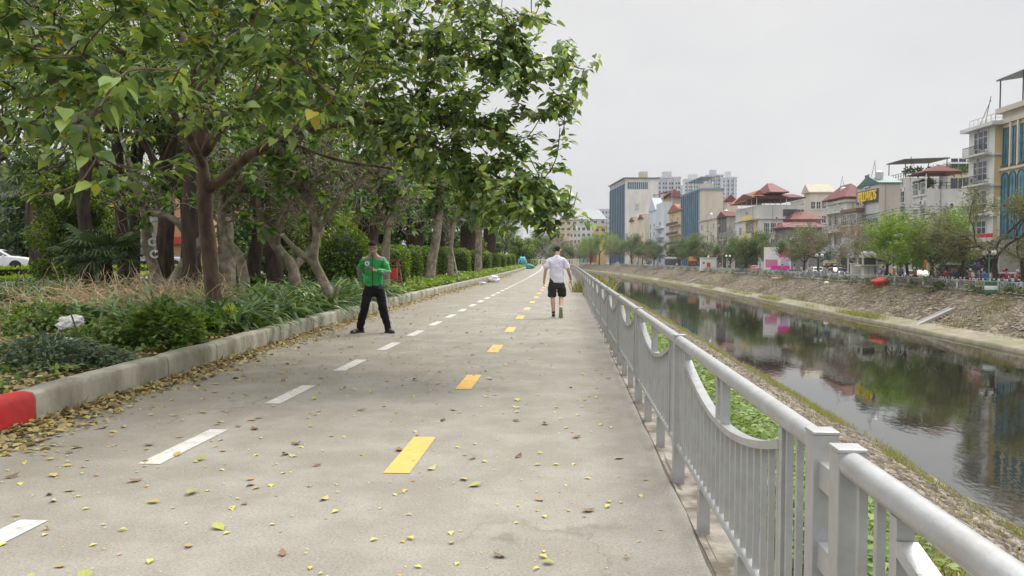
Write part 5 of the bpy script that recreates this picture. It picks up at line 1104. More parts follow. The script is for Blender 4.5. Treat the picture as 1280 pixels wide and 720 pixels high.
MB().bar(tq+V((-.05, -.052, .015)), tq+V((.06, -.045, .0)), .004, .022).build('sleeve_print', flat('badge_white', (.8, .82, .8)), gm)
MB().tube([(.10, -.122, .96), (.125, -.118, 1.05)], .004, 5).build('pocket_seam', M_blk, gm)
tr_ = [[(V((0, 0, 1.04)), .180, .13), (V((0, 0, .94)), .182, .132), (V((0, 0, .83)), .150, .12)],
       [('at', 0, 2), (V((-.092, -.01, .76)), .112, .115), ((hipR+knR)/2, .098), (knR, .086), ((knR+anR)/2, .080), (anR+V((.005, 0, .0)), .072), (anR+V((.0, 0, -.06)), .072)], [('at', 0, 2), (V((.092, -.01, .76)), .112, .115), ((hipL+knL)/2, .098), (knL, .086), ((knL+anL)/2, .080), (anL+V((-.005, 0, .0)), .072), (anL+V((0, 0, -.06)), .072)]]
link('trousers', folds(skin_mesh('trousers', tr_, M_tr, 3), .016, 8), gm)
MB().tube([(.215, -.02, .78), (.255, -.03, .5), (.345, -.03, .17)], .010, 5).build('trouser_stripe', flat('stripe_white', (.6, .6, .6)), gm)
def shoe(root, an, d, m, sole, L_=.27, lift=None, name='shoe'):
    d = V(d).normalized(); sd = V((-d.y, d.x, 0)); a = V((an.x, an.y, 0)); mb = MB(); prof = [(-.085, .028, .085), (-.04, .036, .10), (.02, .040, .085), (.09, .048, .062), (.15, .046, .048), (.18, .025, .035)]
    vs = []; fs = []; k = 8
    for (t, w, h) in prof:
        for j in range(k):
            b = 2*PI*j/k; vs.append(a+d*t+sd*w*math.cos(b)+V((0, 0, .018+max(0, h*.5+h*.5*math.sin(b)))))
    n = len(prof); fs = [(i*k+j, i*k+(j+1) % k, (i+1)*k+(j+1) % k, (i+1)*k+j) for i in range(n-1) for j in range(k)]+[tuple(range(k)), tuple((n-1)*k+j for j in range(k))]
    mb.add(vs, fs); o = mb.build(name, m, root, smooth='all')
    mb = MB(); q = [(-.095, .03), (-.04, .038), (.03, .042), (.1, .05), (.16, .046), (.19, .02)]
    pts = [a+d*t+sd*w for t, w in q]+[a+d*t-sd*w for t, w in reversed(q)]; n = len(pts); mb.add([p+V((0, 0, .0)) for p in pts]+[p+V((0, 0, .024)) for p in pts], [tuple(range(n)), tuple(range(n, 2*n))]+[(i, (i+1) % n, n+(i+1) % n, n+i) for i in range(n)]); mb.build('sole', sole, o); return o
M_sh = flat('dark_shoe', (.05, .052, .055), .6); M_so = flat('dark_sole', (.06, .06, .06), .8)
shoe(gm, anR, (-.75, -.65, 0), M_sh, M_so); shoe(gm, anL, (.65, -.75, 0), M_sh, M_so)
LL = head_parts(gm, hc, (0, -1), R(28), M_skin)
mk = MB(); n = 18; vs = []; rows = 6
for i in range(rows+1):
    zz = -.020-.105*i/rows
    for k in range(n+1):
        a = R(-95)+R(190)*k/n; rr = .098*math.sqrt(max(.1, 1-((zz+.04)/.115)**2)); bulge = .026*max(0, math.cos(a))**3*max(0, 1-abs(zz+.055)/.06); vs.append(LL(math.sin(a)*(rr*.84), -math.cos(a)*(rr+.004+bulge), zz))
mk.add(vs, [(i*(n+1)+k, i*(n+1)+k+1, (i+1)*(n+1)+k+1, (i+1)*(n+1)+k) for i in range(rows) for k in range(n)]); mk.build('face_mask', mat('mask_cloth', (.33, .32, .31), (.25, .245, .24), 20, .8), gm, smooth='all')
ph = MB().box((0, 0, 0), (.145, .075, .010)).build('phone', flat('phone_black', (.015, .015, .017), .2), None, bevel=.003)
Mg_ = Matrix.Translation(gpos) @ Matrix.Rotation(R(4), 4, 'Z'); pw = Mg_ @ (wrL+V((-.085, -.085, .055))); ph.location = pw; ph.rotation_euler = (R(40), R(5), R(10)); tag(ph, 'black phone held by the man in the green jacket', 'phone')
tag(MB().ball((0, 0, 0), (.05, .03, .055), 8).build('pouch', flat('blue_pouch', (.04, .09, .13)), None, smooth='all', loc=Mg_ @ V((.15, -.145, .875))), 'small dark blue pouch hanging below the green jacket', 'pouch')
# ---------------- man walking away in pale t-shirt
jpos = V((-(708-696)/FPX*18.0, 18.0, 0)); jg = empty('person', jpos, 0, 'man seen from behind walking in pale lilac t-shirt and black shorts', 'person')
# figure faces +Y (away); x right in the picture
hc = V((.02, .09, 1.585)); Lj = head_chain(hc, (0, 1), R(22), None); nk = V((.0, .02, 1.44))
sL = V((-.17, 0, 1.35)); sR = V((.17, 0, 1.35)); eL = V((-.265, -.01, 1.12)); wL = V((-.30, .02, .87)); eR = V((.275, -.02, 1.11)); wR = V((.325, .16, .93))
hL = V((-.095, 0, .88)); hR = V((.095, 0, .88)); kL = V((-.095, .03, .48)); aL = V((-.075, -.03, .09)); kR = V((.105, .12, .49)); aR = V((.10, -.20, .22))
bd = [[(V((0, 0, .96)), .125, .095), (V((0, 0, 1.10)), .14, .10), (V((0, 0, 1.26)), .165, .105), (V((0, .0, 1.37)), .14, .09), (nk, .058), (Lj(0, .02, -.055), .060, .066), (Lj(0, .008, .03), .076, .092), (Lj(0, .012, .07), .06, .072)],
      [('at', 0, 3), (sL, .062), ((sL+eL)/2, .050), (eL, .041), (eL*.6+wL*.4, .039), (wL, .026), (wL+V((-.01, .01, -.07)), .02, .032)], [('at', 0, 3), (sR, .062), ((sR+eR)/2, .050), (eR, .041), (eR*.6+wR*.4, .039), (wR, .026), (wR+V((.01, .05, -.05)), .02, .032)],
      [('at', 0, 0), (hL, .08), ((hL+kL)/2, .076), (kL, .054), (kL*.62+aL*.38+V((0, -.02, 0)), .058), (aL, .035), (aL+V((0, .08, -.05)), .035, .028), (aL+V((0, .15, -.06)), .03, .02)],
      [('at', 0, 0), (hR, .08), ((hR+kR)/2, .076), (kR, .054), (kR*.62+aR*.38+V((0, -.02, -.0)), .058), (aR, .035), (aR+V((0, -.01, -.10)), .033, .03), (aR+V((0, .03, -.17)), .03, .022)],
      [('at', 0, 6), (Lj(0, -.09, -.02), .018), (Lj(0, -.116, -.028), .012)], [('at', 0, 6), (Lj(.080, .01, -.01), .014, .02)], [('at', 0, 6), (Lj(-.080, .01, -.01), .014, .02)]]
h1, _ = hand(0, wL, (-.08, .05, -1), (1, 0, 0), -1, .45); h2, _ = hand(0, wR, (.05, .5, -.8), (-1, 0, 0), 1, .6)
link('body', skin_mesh('body', bd+h1+h2, M_skin2), jg)
M_ts = mat('lilac_cotton', (.68, .65, .76), (.60, .57, .68), 4, .85, bump=.6, bscale=9)
ts = [[(V((0, 0, .79)), .190, .14), (V((0, 0, .90)), .188, .138), (V((0, 0, 1.12)), .180, .125), (V((0, 0, 1.27)), .185, .122), (V((0, 0, 1.37)), .135, .10), (V((0, .01, 1.44)), .07, .068), (V((0, .015, 1.475)), .064, .064)],
      [('at', 0, 4), (V((-.165, 0, 1.355)), .070), (V((-.21, 0, 1.29)), .074), (sL*.4+eL*.6, .078, .082), (sL*.12+eL*.88, .080, .085)], [('at', 0, 4), (V((.165, 0, 1.355)), .070), (V((.21, 0, 1.29)), .074), (sR*.4+eR*.6, .078, .082), (sR*.12+eR*.88, .080, .085)]]
link('t_shirt', folds(skin_mesh('t_shirt', ts, M_ts, 3), .015, 7), jg)
M_bs = mat('black_shorts_cloth', (.014, .014, .016), (.025, .025, .028), 6, .85, bump=.4, bscale=10)
st = [[(V((0, 0, 1.02)), .165, .12), (V((0, 0, .93)), .168, .125), (V((0, 0, .84)), .160, .13)], [('at', 0, 2), (hL+V((-.005, 0, -.14)), .105, .12), ((hL+kL)/2+V((-.015, 0, -.04)), .108, .118), (kL+V((-.015, 0, .07)), .108, .115), (kL+V((-.015, 0, -.02)), .108, .115)], [('at', 0, 2), (hR+V((.005, 0, -.14)), .105, .12), ((hR+kR)/2+V((.015, 0, -.04)), .108, .118), (kR+V((.015, 0, .07)), .108, .115), (kR+V((.015, 0, -.02)), .108, .115)]]
link('shorts', folds(skin_mesh('shorts', st, M_bs, 3), .014, 8), jg)
hj = head_parts(jg, hc, (0, 1), R(22), M_skin2)
shoe(jg, aL, (0, 1, 0), flat('black_shoe', (.02, .02, .022), .6), flat('white_sole', (.6, .6, .6), .7))
so_ = shoe(jg, V((0, 0, 0)), (0, 1, 0), flat('black_shoe', (.02, .02, .022), .6), flat('tan_sole', (.28, .24, .15), .8)); so_.location = aR+V((0, .0, -.07)); so_.rotation_euler = (R(-68), 0, 0); so_.location += V((0, -.07, .0))
for (x, y, z) in [(aL.x, aL.y, .125)]: MB().lathe([(.043, -.02), (.045, 0), (.043, .02)], 12, (x, y, z)).build('sock', flat('sock_dark', (.03, .03, .03)), jg)
MB().lathe([(.043, -.02), (.046, 0), (.043, .02)], 12, tuple(aR+V((0, .015, .03))), M=Matrix.Rotation(R(-40), 3, 'X')).build('sock', flat('sock_white', (.6, .6, .6)), jg)
# ================================================================== FAR BANK
ZS = -1.2
# ---- far railing
M_fr = mat('far_railing_paint', (.50, .51, .50), (.36, .37, .36), 3, .6)
fp = MB().bb(-.05, .05, -.05, .05, 0, .95).mesh('post', M_fr)
fl = MB(); FB = 3.0
fl.bb(-.025, .025, 0, FB, .84, .89); fl.bb(-.02, .02, 0, FB, .12, .16)
for k in range(14): fl.bb(-.012, .012, .14+k*.205, .165+k*.205, .16, .84)
fl = fl.mesh('bar_panel', M_fr); far_rail = empty('far_railing', (33.15, 40, ZS), 0, 'grey metal railing running along the top of the far bank', 'railing')
for k in range(92):
    y = k*FB; Y = 40+y; x = s(Y); link('post', fp, far_rail, (x, y, 0)); o = link('bar_panel', fl, far_rail, (x, y, 0)); o.rotation_euler.z = math.atan2(-(s(Y+FB)-s(Y)), FB)
# ---- buildings
Mwall = {}
def wm(c, c2=None, dirt=.35):
    k = 'wall_%02d%02d%02d' % tuple(int(a*100) for a in c)
    return mat(k, c, c2 or tuple(a*.86 for a in c), .6, .85, c3=tuple(a*.55 for a in c), scale3=.25, amt3=dirt, stretch=(1, 1, .35))
M_gl = mat('window_glass', (.03, .04, .05), (.07, .09, .10), .5, .15, spec=.5); M_glb = mat('blue_glass', (.02, .13, .20), (.05, .24, .33), .35, .12, spec=.5); M_glt = mat('tower_glass', (.02, .07, .12), (.05, .13, .19), .3, .6, spec=.1)
M_fw = flat('white_frame', (.62, .62, .60)); M_fd = flat('dark_frame', (.07, .07, .07)); M_conc = wm((.42, .41, .39)); M_shade = mat('opening_shade', (.035, .037, .04), (.012, .012, .014), .8, .7)  # last one: near-black colour stands for the shade inside open shopfronts
M_tile = mat('red_roof_tile', (.14, .028, .02), (.08, .02, .015), 1.2, .8, bump=.4, bscale=6); M_tilep = mat('pink_red_roof', (.17, .035, .028), (.11, .027, .022), .8, .7); M_tin = mat('tin_roof', (.33, .36, .37), (.25, .27, .28), .8, .5); M_gtin = mat('green_tin', (.05, .13, .12), (.035, .10, .09), .8, .5)
WINC = {}
def win_me(w, h, fr, gl, nx, ny, arch):
    k = (round(w, 2), round(h, 2), fr.name, gl.name, nx, ny, arch)
    if k in WINC: return WINC[k]
    f = MB(); t = .09; dep = .10
    if arch:
        n = 14; hh = h-w/2; o_ = [(-w/2, 0), (-w/2, hh)]+[(-w/2*math.cos(PI*i/n), hh+w/2*math.sin(PI*i/n)) for i in range(1, n)]+[(w/2, hh), (w/2, 0)]
        cx = 0
        def sc_(q, d): x, z = q; return (x*(1-2*d/w), (z if z < hh else hh+(z-hh)*(1-2*d/w)) if z > 0 else d)
        inn = [sc_(q, t) for q in o_]; m = len(o_); V_ = []
        for z_ in (-.02, dep):
            V_ += [(x, z, z_) for x, z in o_]+[(x, z, z_) for x, z in inn]
        F = []
        for i in range(m):
            j = (i+1) % m; F += [(2*m+i, 2*m+j, 3*m+j, 3*m+i), (i, j, m+j, m+i), (i, j, 2*m+j, 2*m+i), (m+i, m+j, 3*m+j, 3*m+i)]
        f.add(V_, F); g = MB(); g.add([(x, z, .03) for x, z in inn]+[(x, z, .045) for x, z in inn], [tuple(range(m)), tuple(range(m, 2*m))]+[(i, (i+1) % m, m+(i+1) % m, m+i) for i in range(m)])
        f.bb(-w/2+t, w/2-t, h*.52, h*.52+.07, .02, .085); f.bb(-.03, .03, t, hh, .02, .08)
    else:
        f.bb(-w/2, w/2, 0, t, -.02, dep); f.bb(-w/2, w/2, h-t, h, -.02, dep); f.bb(-w/2, -w/2+t, t, h-t, -.02, dep); f.bb(w/2-t, w/2, t, h-t, -.02, dep)
        for i in range(1, nx): x = -w/2+w*i/nx; f.bb(x-.03, x+.03, t, h-t, -.02, .08)
        for i in range(1, ny): z = h*i/ny; f.bb(-w/2+t, w/2-t, z-.03, z+.03, -.02, .075)
        f.bb(-w/2-.1, w/2+.1, -.12, -.002, -.02, .2)
        g = MB(); g.bb(-w/2+t*.9, w/2-t*.9, t*.9, h-t*.9, -.01, .03)
    r = (f.mesh('window', fr), g.mesh('pane', gl)); WINC[k] = r; return r
class Bld:
    def __init__(b, label, ul, uc, ur, vt, F0=46.0, wall=(.5, .5, .5), side=None, name='townhouse', zb=-1.15, hz=None, Y0=None, group='buildings along the far bank street', dmax=60):
        lo, hi = 20.0, 900.0
        if Y0 is None:
            for _ in range(60):
                m = (lo+hi)/2
                if proj((F0+s(m), m, 5))[0] > uc: lo = m
                else: hi = m
            Y0 = lo
        X0 = F0+s(Y0); a = sr(Y0); 
        if F0 is None: X0 = P(uc, 300, Y0).x
        b.rz = a; b.h = P(uc, vt, Y0).z-zb; b.d = max(3, (P(ur, 300, Y0).x-X0)/math.cos(a))
        # width along the street until the left pixel is reached
        dx, dy = -math.sin(a), math.cos(a); lo, hi = .5, 260.0
        for _ in range(50):
            m = (lo+hi)/2
            if proj((X0+dx*m, Y0+dy*m, 5))[0] > ul: lo = m
            else: hi = m
        b.w = min(lo, dmax); b.Y = Y0; b.root = empty(name, (X0, Y0, zb), a, label, 'building', group)
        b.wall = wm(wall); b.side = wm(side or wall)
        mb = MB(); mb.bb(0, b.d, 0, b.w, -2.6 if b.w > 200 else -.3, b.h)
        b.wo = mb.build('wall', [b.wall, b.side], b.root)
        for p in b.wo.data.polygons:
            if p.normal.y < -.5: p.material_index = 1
    def frame(b, face):
        # right, up, out
        if face == 'front': return Matrix(((0, 0, -1, 0), (-1, 0, 0, b.w), (0, 1, 0, 0), (0, 0, 0, 1)))
        return Matrix(((1, 0, 0, 0), (0, 0, -1, 0), (0, 1, 0, 0), (0, 0, 0, 1)))
    def put(b, me, face, a, h, name, parent=None):
        o = link(name, me, b.root); o.matrix_local = b.frame(face) @ Matrix.Translation((a, h, .003)); return o
    def win(b, face, a, h, w, hh, fr=M_fw, gl=M_gl, nx=2, ny=2, arch=False):
        f, g = win_me(w, hh, fr, gl, nx, ny, arch); o = b.put(f, face, a, h, 'window'); link('pane', g, o); return o
    def grid(b, face, n, floors, w, hh, fh=3.3, h0=1.0, a0=None, a1=None, **k):
        W_ = b.w if face == 'front' else b.d; a0 = a0 if a0 is not None else 0; a1 = a1 if a1 is not None else W_
        for f in floors:
            for i in range(n): b.win(face, a0+(a1-a0)*(i+.5)/n, h0+f*fh, min(w, (a1-a0)/n*.85), hh, **k)
    def boxf(b, face, a0, a1, h0, h1, o0, o1, m, name, bevel=0):
        o = MB().bb(a0, a1, h0, h1, o0, o1).build(name, m, b.root, bevel=bevel); o.matrix_local = b.frame(face) @ Matrix.Translation((0, 0, .004)); return o
    def band(b, h, t=.25, out=.2, m=None, name='cornice'):
        mb = MB(); mb.bb(-out, b.d+out, -out, b.w+out, h-t/2, h+t/2); return mb.build(name, m or b.wall, b.root)
    def parapet(b, h=.9, m=None, railing=False):
        z = b.h
        if railing:
            mb = MB(); 
            for (x0, y0, x1, y1) in ((0, 0, 0, b.w), (0, 0, b.d, 0)):
                mb.bar((x0+.05, y0+.05, z+h), (x1+.05, y1+.05, z+h), .07, .07); mb.bar((x0+.05, y0+.05, z+h*.5), (x1+.05, y1+.05, z+h*.5), .04, .04); L = math.hypot(x1-x0, y1-y0); n = int(L/.9)+1
                for k in range(n+1): t = k/n; mb.bb(x0+(x1-x0)*t+.02, x0+(x1-x0)*t+.08, y0+(y1-y0)*t+.02, y0+(y1-y0)*t+.08, z, z+h)
            return mb.build('roof_railing', m or M_fw, b.root)
        mb = MB(); mb.bb(-.08, b.d, -.08, .15, z, z+h); mb.bb(-.08, .15, .152, b.w, z, z+h); return mb.build('parapet', m or b.wall, b.root)
    def gable(b, x0, x1, y0, y1, z, rise, over=.4, m=M_tile, along='x', name='roof', hip=0):
        x0 -= over; x1 += over; y0 -= over; y1 += over; mb = MB(); t = .18
        if along == 'x':
            ym = (y0+y1)/2; V_ = [(x0, y0, z), (x1, y0, z), (x1, y1, z), (x0, y1, z), (x0+hip, ym, z+rise), (x1-hip, ym, z+rise)]; F = [(0, 1, 5, 4), (3, 2, 5, 4), (0, 3, 4), (1, 2, 5), (0, 1, 2, 3)]
        else:
            xm = (x0+x1)/2; V_ = [(x0, y0, z), (x1, y0, z), (x1, y1, z), (x0, y1, z), (xm, y0+hip, z+rise), (xm, y1-hip, z+rise)]; F = [(0, 3, 5, 4), (1, 2, 5, 4), (0, 1, 4), (3, 2, 5), (0, 1, 2, 3)]
        mb.add(V_, F); mb.bb(x0+.03, x1-.03, y0+.03, y1-.03, z-t, z-.003); return mb.build(name, m, b.root)
    def canopy(b, x0, x1, y0, y1, z, h, m=M_tin, slope=0, post=M_fd, name='roof_canopy'):
        mb = MB(); mb.add([(x0, y0, z+h), (x1, y0, z+h+slope), (x1, y1, z+h+slope), (x0, y1, z+h)]+[(x0, y0, z+h+.15), (x1, y0, z+h+.15+slope), (x1, y1, z+h+.15+slope), (x0, y1, z+h+.15)], [(0, 1, 2, 3), (4, 5, 6, 7), (0, 1, 5, 4), (1, 2, 6, 5), (2, 3, 7, 6), (3, 0, 4, 7)]); r_ = mb.build(name, m, b.root)
        nx = max(2, int((x1-x0)/4)+1); ny = max(2, int((y1-y0)/4)+1)
        for i in range(nx):
            for j in range(ny):
                if i in (0, nx-1) or j in (0, ny-1): x = x0+.3+(x1-x0-.6)*i/(nx-1); y = y0+.3+(y1-y0-.6)*j/(ny-1); MB().bb(x-.05, x+.05, y-.05, y+.05, z, z+h+(slope*(x-x0)/(x1-x0))-.005).build('post', post, r_)
        return r_
    def balcony(b, face, a0, a1, h, dep=1.1, m=None, rail=M_fd, solid=False):
        o = MB().bb(a0, a1, h-.18, h, 0, dep).build('balcony', m or b.wall, b.root); o.matrix_local = b.frame(face) @ Matrix.Translation((0, 0, .004)); mb = MB()
        if solid: mb.bb(a0, a1, h+.002, h+.9, dep-.12, dep-.01)
        else:
            mb.bb(a0, a1, h+.9, h+.96, dep-.08, dep-.02); n = int((a1-a0)/.25)+1
            for k in range(n+1): a = a0+.03+(a1-a0-.06)*k/n; mb.bb(a-.02, a+.02, h, h+.9, dep-.07, dep-.03)
        mb.build('balustrade', (m or b.wall) if solid else rail, o); return o
    def shopfront(b, colr=(.25, .25, .25), h=3.5, sign=None, face='front'):
        W_ = b.w if face == 'front' else b.d
        b.boxf(face, .3, W_-.3, .1, h, -.02, .05, M_shade, 'shop_shade_panel')  # flat panel, the shade of the open shop is in its colour
        b.clutter()
        if sign: b.boxf(face, .1, W_-.1, h+.05, h+1.0, 0, .35, flat('board_%02d%02d%02d' % tuple(int(a*100) for a in sign), sign), 'shop_board')
    def clutter(b):
        r = random.Random(int(b.Y*10)); ac = flat('ac_white', (.60, .60, .58)); 
        for k in range(7):
            face = 'front' if k % 3 else 'side'; W_ = b.w if face == 'front' else b.d
            if W_ < 2 or b.h < 6: continue
            a = r.uniform(.6, W_-.6); h = r.uniform(4.6, b.h-1.0); o = MB().bb(-.42, .42, -.3, .3, .12, .45).build('air_conditioner', ac, b.root); o.matrix_local = b.frame(face) @ Matrix.Translation((a, h, 0)); g = MB().lathe([(.22, .0), (.22, .02)], 14, (.08, 0, .455)).build('fan_grille', M_fd, o)
        for k in range(2): MB().tube([(b.d*r.uniform(.1, .5), b.w*r.uniform(.1, .9), b.h-.1), (b.d*.3, b.w*.5, b.h+r.uniform(2.4, 4))], .035, 4).build('antenna', M_fd, b.root)
        if r.random() < .6: b.tank(b.d*r.uniform(.2, .5), b.w*r.uniform(.3, .7), .55, 1.2)
        a = r.uniform(.15, .85)*b.w; o = MB().bb(a-.06, a+.06, 3.8, b.h, 0, .12).build('drain_pipe', flat('pipe_grey', (.35, .35, .34)), b.root); o.matrix_local = b.frame('front') @ Matrix.Translation((0, 0, .004))
        o = MB().bb(b.d*.3, b.d*.3+.12, 3.8, b.h, 0, .12).build('drain_pipe', flat('pipe_grey', (.35, .35, .34)), b.root); o.matrix_local = b.frame('side') @ Matrix.Translation((0, 0, .004))
    def tank(b, x, y, r=.6, h=1.4):
        MB().lathe([(r, 0), (r, h), (r*.6, h+.2), (.1, h+.25)], 14, (x, y, b.h+.5)).bb(x-.5, x+.5, y-.5, y+.5, b.h, b.h+.5).build('water_tank', flat('tank_steel', (.5, .52, .54), .3, .5), b.root, smooth=True)
# O: big cream building with arched blue windows (right edge)
b = Bld('large cream building with tall blue arched windows and a dark portal at the right edge', 1250, 1330, 1420, 112, 46.9, (.62, .56, .46), name='office_building')
n = 7; fw = b.w
for i in range(n):
    a = fw*(i+.5)/n-.1
    if i == 0: a = fw*.5/n+.05
    b.win('front', a, 12.5, 1.05, 4.0, M_fd, M_glb, 2, 4); b.win('front', a, 4.6, 1.25, 7.2, M_fd, M_glb, arch=True)
    b.boxf('front', a+.85, a+1.1, 12.3, 17.1, 0, .22, b.wall, 'pilaster')
for h_, t_, o_ in ((4.05, .5, .5), (3.6, .18, .3), (12.1, .25, .22), (17.2, .5, .25), (b.h, .55, .5)): b.band(h_, t_, o_)
for i in range(3): b.boxf('front', 1.6+i*6.5, 6.2+i*6.5, 0, 3.35, -.02, .06, M_shade, 'portal');  # portals are flat panels with their inner shade painted on
for i in range(4): b.boxf('front', .1+i*6.5, 1.5+i*6.5, 0, 3.45, .0, .30, wm((.50, .40, .27)), 'pier')
b.canopy(-.6, 8, -2, b.w+.3, b.h+.3, 2.9, mat('grey_green_canopy', (.12, .16, .17), (.08, .11, .12), .8, .5), 1.2)
# N: narrow white house with curved balconies
b = Bld('narrow white house with ornate balconies and a yellow side wall beside the cream building', 1209, 1241, 1258, 152, 46.2, (.62, .62, .60), (.62, .50, .28))
for f in range(5):
    b.win('front', b.w*.5, 1.2+f*3.3+.1, b.w*.55, 2.2, nx=3, ny=3); b.balcony('front', .3, b.w-.3, .9+f*3.3, .9); b.band(.65+f*3.3, .22, .18)
b.band(b.h-.2, .4, .7); b.parapet(.9, railing=True); b.shopfront(sign=(.5, .04, .04))
b.boxf('side', .2, 3.2, 4.4, 4.8, 0, .2, b.side, 'ledge')
# red striped awning shop between
b = Bld('low shop with red and white striped awning beneath the narrow white house', 1204, 1244, 1250, 300, 43.2, (.35, .33, .30), name='shop_building', Y0=None)
aw = flat('awning_red', (.50, .02, .03)); awh = flat('awning_white', (.72, .70, .68))
for k in range(5):
    o = b.boxf('front', .05, b.w-.05, 3.05+k*.42, 3.05+(k+1)*.42-.003, .9-k*.18, .96-k*.18, aw if k % 2 == 0 else awh, 'awning_stripe')
o = b.put(text_mesh('NHA HANG', .55, awh, .01, .01), 'front', b.w*.5, 3.3, 'lettering'); o.matrix_local = b.frame('front') @ Matrix.Translation((b.w*.5, 3.27, .975))
b.boxf('front', .2, b.w-.2, .1, 3.0, -.02, .05, M_shade, 'shop_shade_panel')
# M2: white house behind the striped one, red canopy
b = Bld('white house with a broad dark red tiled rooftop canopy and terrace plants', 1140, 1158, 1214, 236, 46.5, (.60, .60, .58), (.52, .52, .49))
b.grid('front', 2, [0, 1, 2], 1.5, 1.7, h0=4.2, nx=4, ny=2); b.canopy(-.6, b.d-1, -.6, b.w+.5, b.h, 2.0, M_tile, 0, M_fw); b.gable(-.6, b.d-1.5, -.6, b.w*.7, b.h+2.2, 1.0, 0, M_tile, 'x', hip=2.5); b.parapet(.8, railing=True, m=M_fd); b.shopfront(sign=(.2, .12, .05))
for k in range(7):
    r = np.random.default_rng(700+k); n = 120; d = rnd_dirs(r, n); link('roof_plants', leaf_mesh('roof_plants', d*.55*r.random((n, 1)), d+[0, 0, .6], rnd_dirs(r, n), np.full(n, .35), 'far', L_dark), b.root, (.6, .5+k*b.w/7, b.h+.75))
# M3 : dark pergola house behind
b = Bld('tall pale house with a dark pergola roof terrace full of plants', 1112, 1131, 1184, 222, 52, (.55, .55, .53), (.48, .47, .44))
b.canopy(-.5, b.d, -.5, b.w+.5, b.h, 2.6, M_fd, .2); b.grid('front', 3, [0, 1, 2, 3], 1.4, 1.9, h0=1.2, nx=2, ny=2)
for f in range(1, 4): b.balcony('front', .2, b.w-.2, f*3.3+.8, 1.2)
for k in range(8):
    r = np.random.default_rng(720+k); n = 120; d = rnd_dirs(r, n); link('roof_plants', leaf_mesh('roof_plants', d*.7*r.random((n, 1)), d+[0, 0, .6], rnd_dirs(r, n), np.full(n, .4), 'far', L_dark), b.root, (k*1.6+.6, .6, b.h+.9))
b.parapet(.8, railing=True, m=M_fd); b.shopfront(sign=(.35, .14, .04))
b = Bld('house set back with a tan rooftop box and dark window bands', 1180, 1186, 1226, 204, 66, (.56, .50, .36), (.50, .44, .32), group=None); b.grid('side', 4, [0, 1, 2, 3, 4, 5], 2.2, 1.8, h0=1.2, fr=M_fd, nx=3, ny=1); b.band(b.h, .3, .4, M_fw)
# L: grey building with yellow lettering
b = Bld('grey building with yellow billiards lettering above a dark glass front', 1072, 1098, 1116, 228, 45.5, (.50, .52, .52), (.46, .42, .36))
b.boxf('front', .3, b.w-.3, 1.0, b.h*.63, .0, .18, mat('grey_curtain_glass', (.13, .16, .18), (.20, .23, .25), .4, .2, spec=.8), 'glass_front')
for k in range(9): b.boxf('front', .3+(b.w-.6)*k/8-.06, .3+(b.w-.6)*k/8+.06, 1.0, b.h*.63, .19, .27, M_fd, 'mullion')
for k in range(4): b.boxf('front', .3, b.w-.3, 3.6+k*2.7, 3.75+k*2.7, .19, .25, M_fd, 'transom')
hS = P(1085, 246, b.Y+b.w/2).z+1.15
b.boxf('front', .2, b.w-.1, hS-.95, hS+.95, 0, .22, flat('sign_backing', (.09, .075, .05)), 'sign_board')
tm = text_mesh('BILLIARDS', 1.0, flat('sign_letter_yellow', (.85, .58, .03)), .06, .012)
xs_ = [v.co.x for v in tm.vertices]; kx_ = (b.w*.84)/(max(xs_)-min(xs_)); o = link('lettering', tm, b.root); o.matrix_local = b.frame('front') @ Matrix.Translation((b.w*.55, hS, .36)) @ Matrix.Diagonal((kx_, 2.0, 1, 1))
b.boxf('front', .3, b.w*.1, hS-.7, hS+.7, .23, .34, flat('emblem_blue', (.25, .32, .55)), 'sign_emblem')
b.win('front', b.w*.45, hS+1.5, 1.6, 1.8, nx=2); b.gable(0, b.d, 0, b.w, b.h, 1.3, .2, M_gtin, 'x'); b.shopfront(sign=(.06, .08, .10))
# K: white house with red roof
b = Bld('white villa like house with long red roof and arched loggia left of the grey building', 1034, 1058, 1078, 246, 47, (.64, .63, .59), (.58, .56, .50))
for f in range(3): b.grid('front', 3, [f], 1.5, 2.0, h0=1.6, nx=2, arch=(f == 2)); b.balcony('front', .2, b.w-.2, f*3.3+3.9 if f < 2 else 10.4, 1.0, rail=M_fw)
b.gable(0, b.d, 0, b.w, b.h, 2.4, .8, M_tilep, 'y', hip=3); b.band(b.h-.6, .4, .4); b.shopfront(sign=(.12, .2, .4))
b = Bld('tan fronted low annex below the red roofed villa like house', 1053, 1071, 1092, 262, 44.5, (.45, .36, .25), (.42, .40, .36)); b.grid('front', 3, [0, 1], 1.6, 1.8, h0=4.4); b.band(b.h, .5, .3, M_wood); b.shopfront(sign=(.5, .5, .1))
b = Bld('cream house with arched roof behind, left of the red roofed villa like house', 1004, 1012, 1040, 240, 60, (.60, .56, .46), group=None); b.grid('side', 4, [1, 2, 3, 4], 1.8, 1.8); b.gable(0, b.d, 0, b.w, b.h, 2.0, .5, wm((.5, .46, .36)), 'x')
# I: red roofed low house
b = Bld('low dark walled house with stacked red roofs right of the yellow balconied villa', 968, 982, 1030, 284, 45.5, (.16, .16, .16), (.18, .18, .17)); b.gable(0, b.d, 0, b.w, b.h, 1.1, .6, M_tilep, 'x', hip=1); b.grid('side', 5, [0], 1.6, 1.8, h0=3.9, fr=M_fw); b.shopfront(sign=(.3, .3, .3))
b2 = Bld('red roofed upper house just behind the low dark walled house', 980, 990, 1026, 274, 52, (.32, .16, .14), (.36, .18, .16)); b2.gable(0, b2.d, 0, b2.w, b2.h, 1.8, .6, M_tilep, 'x', hip=2)
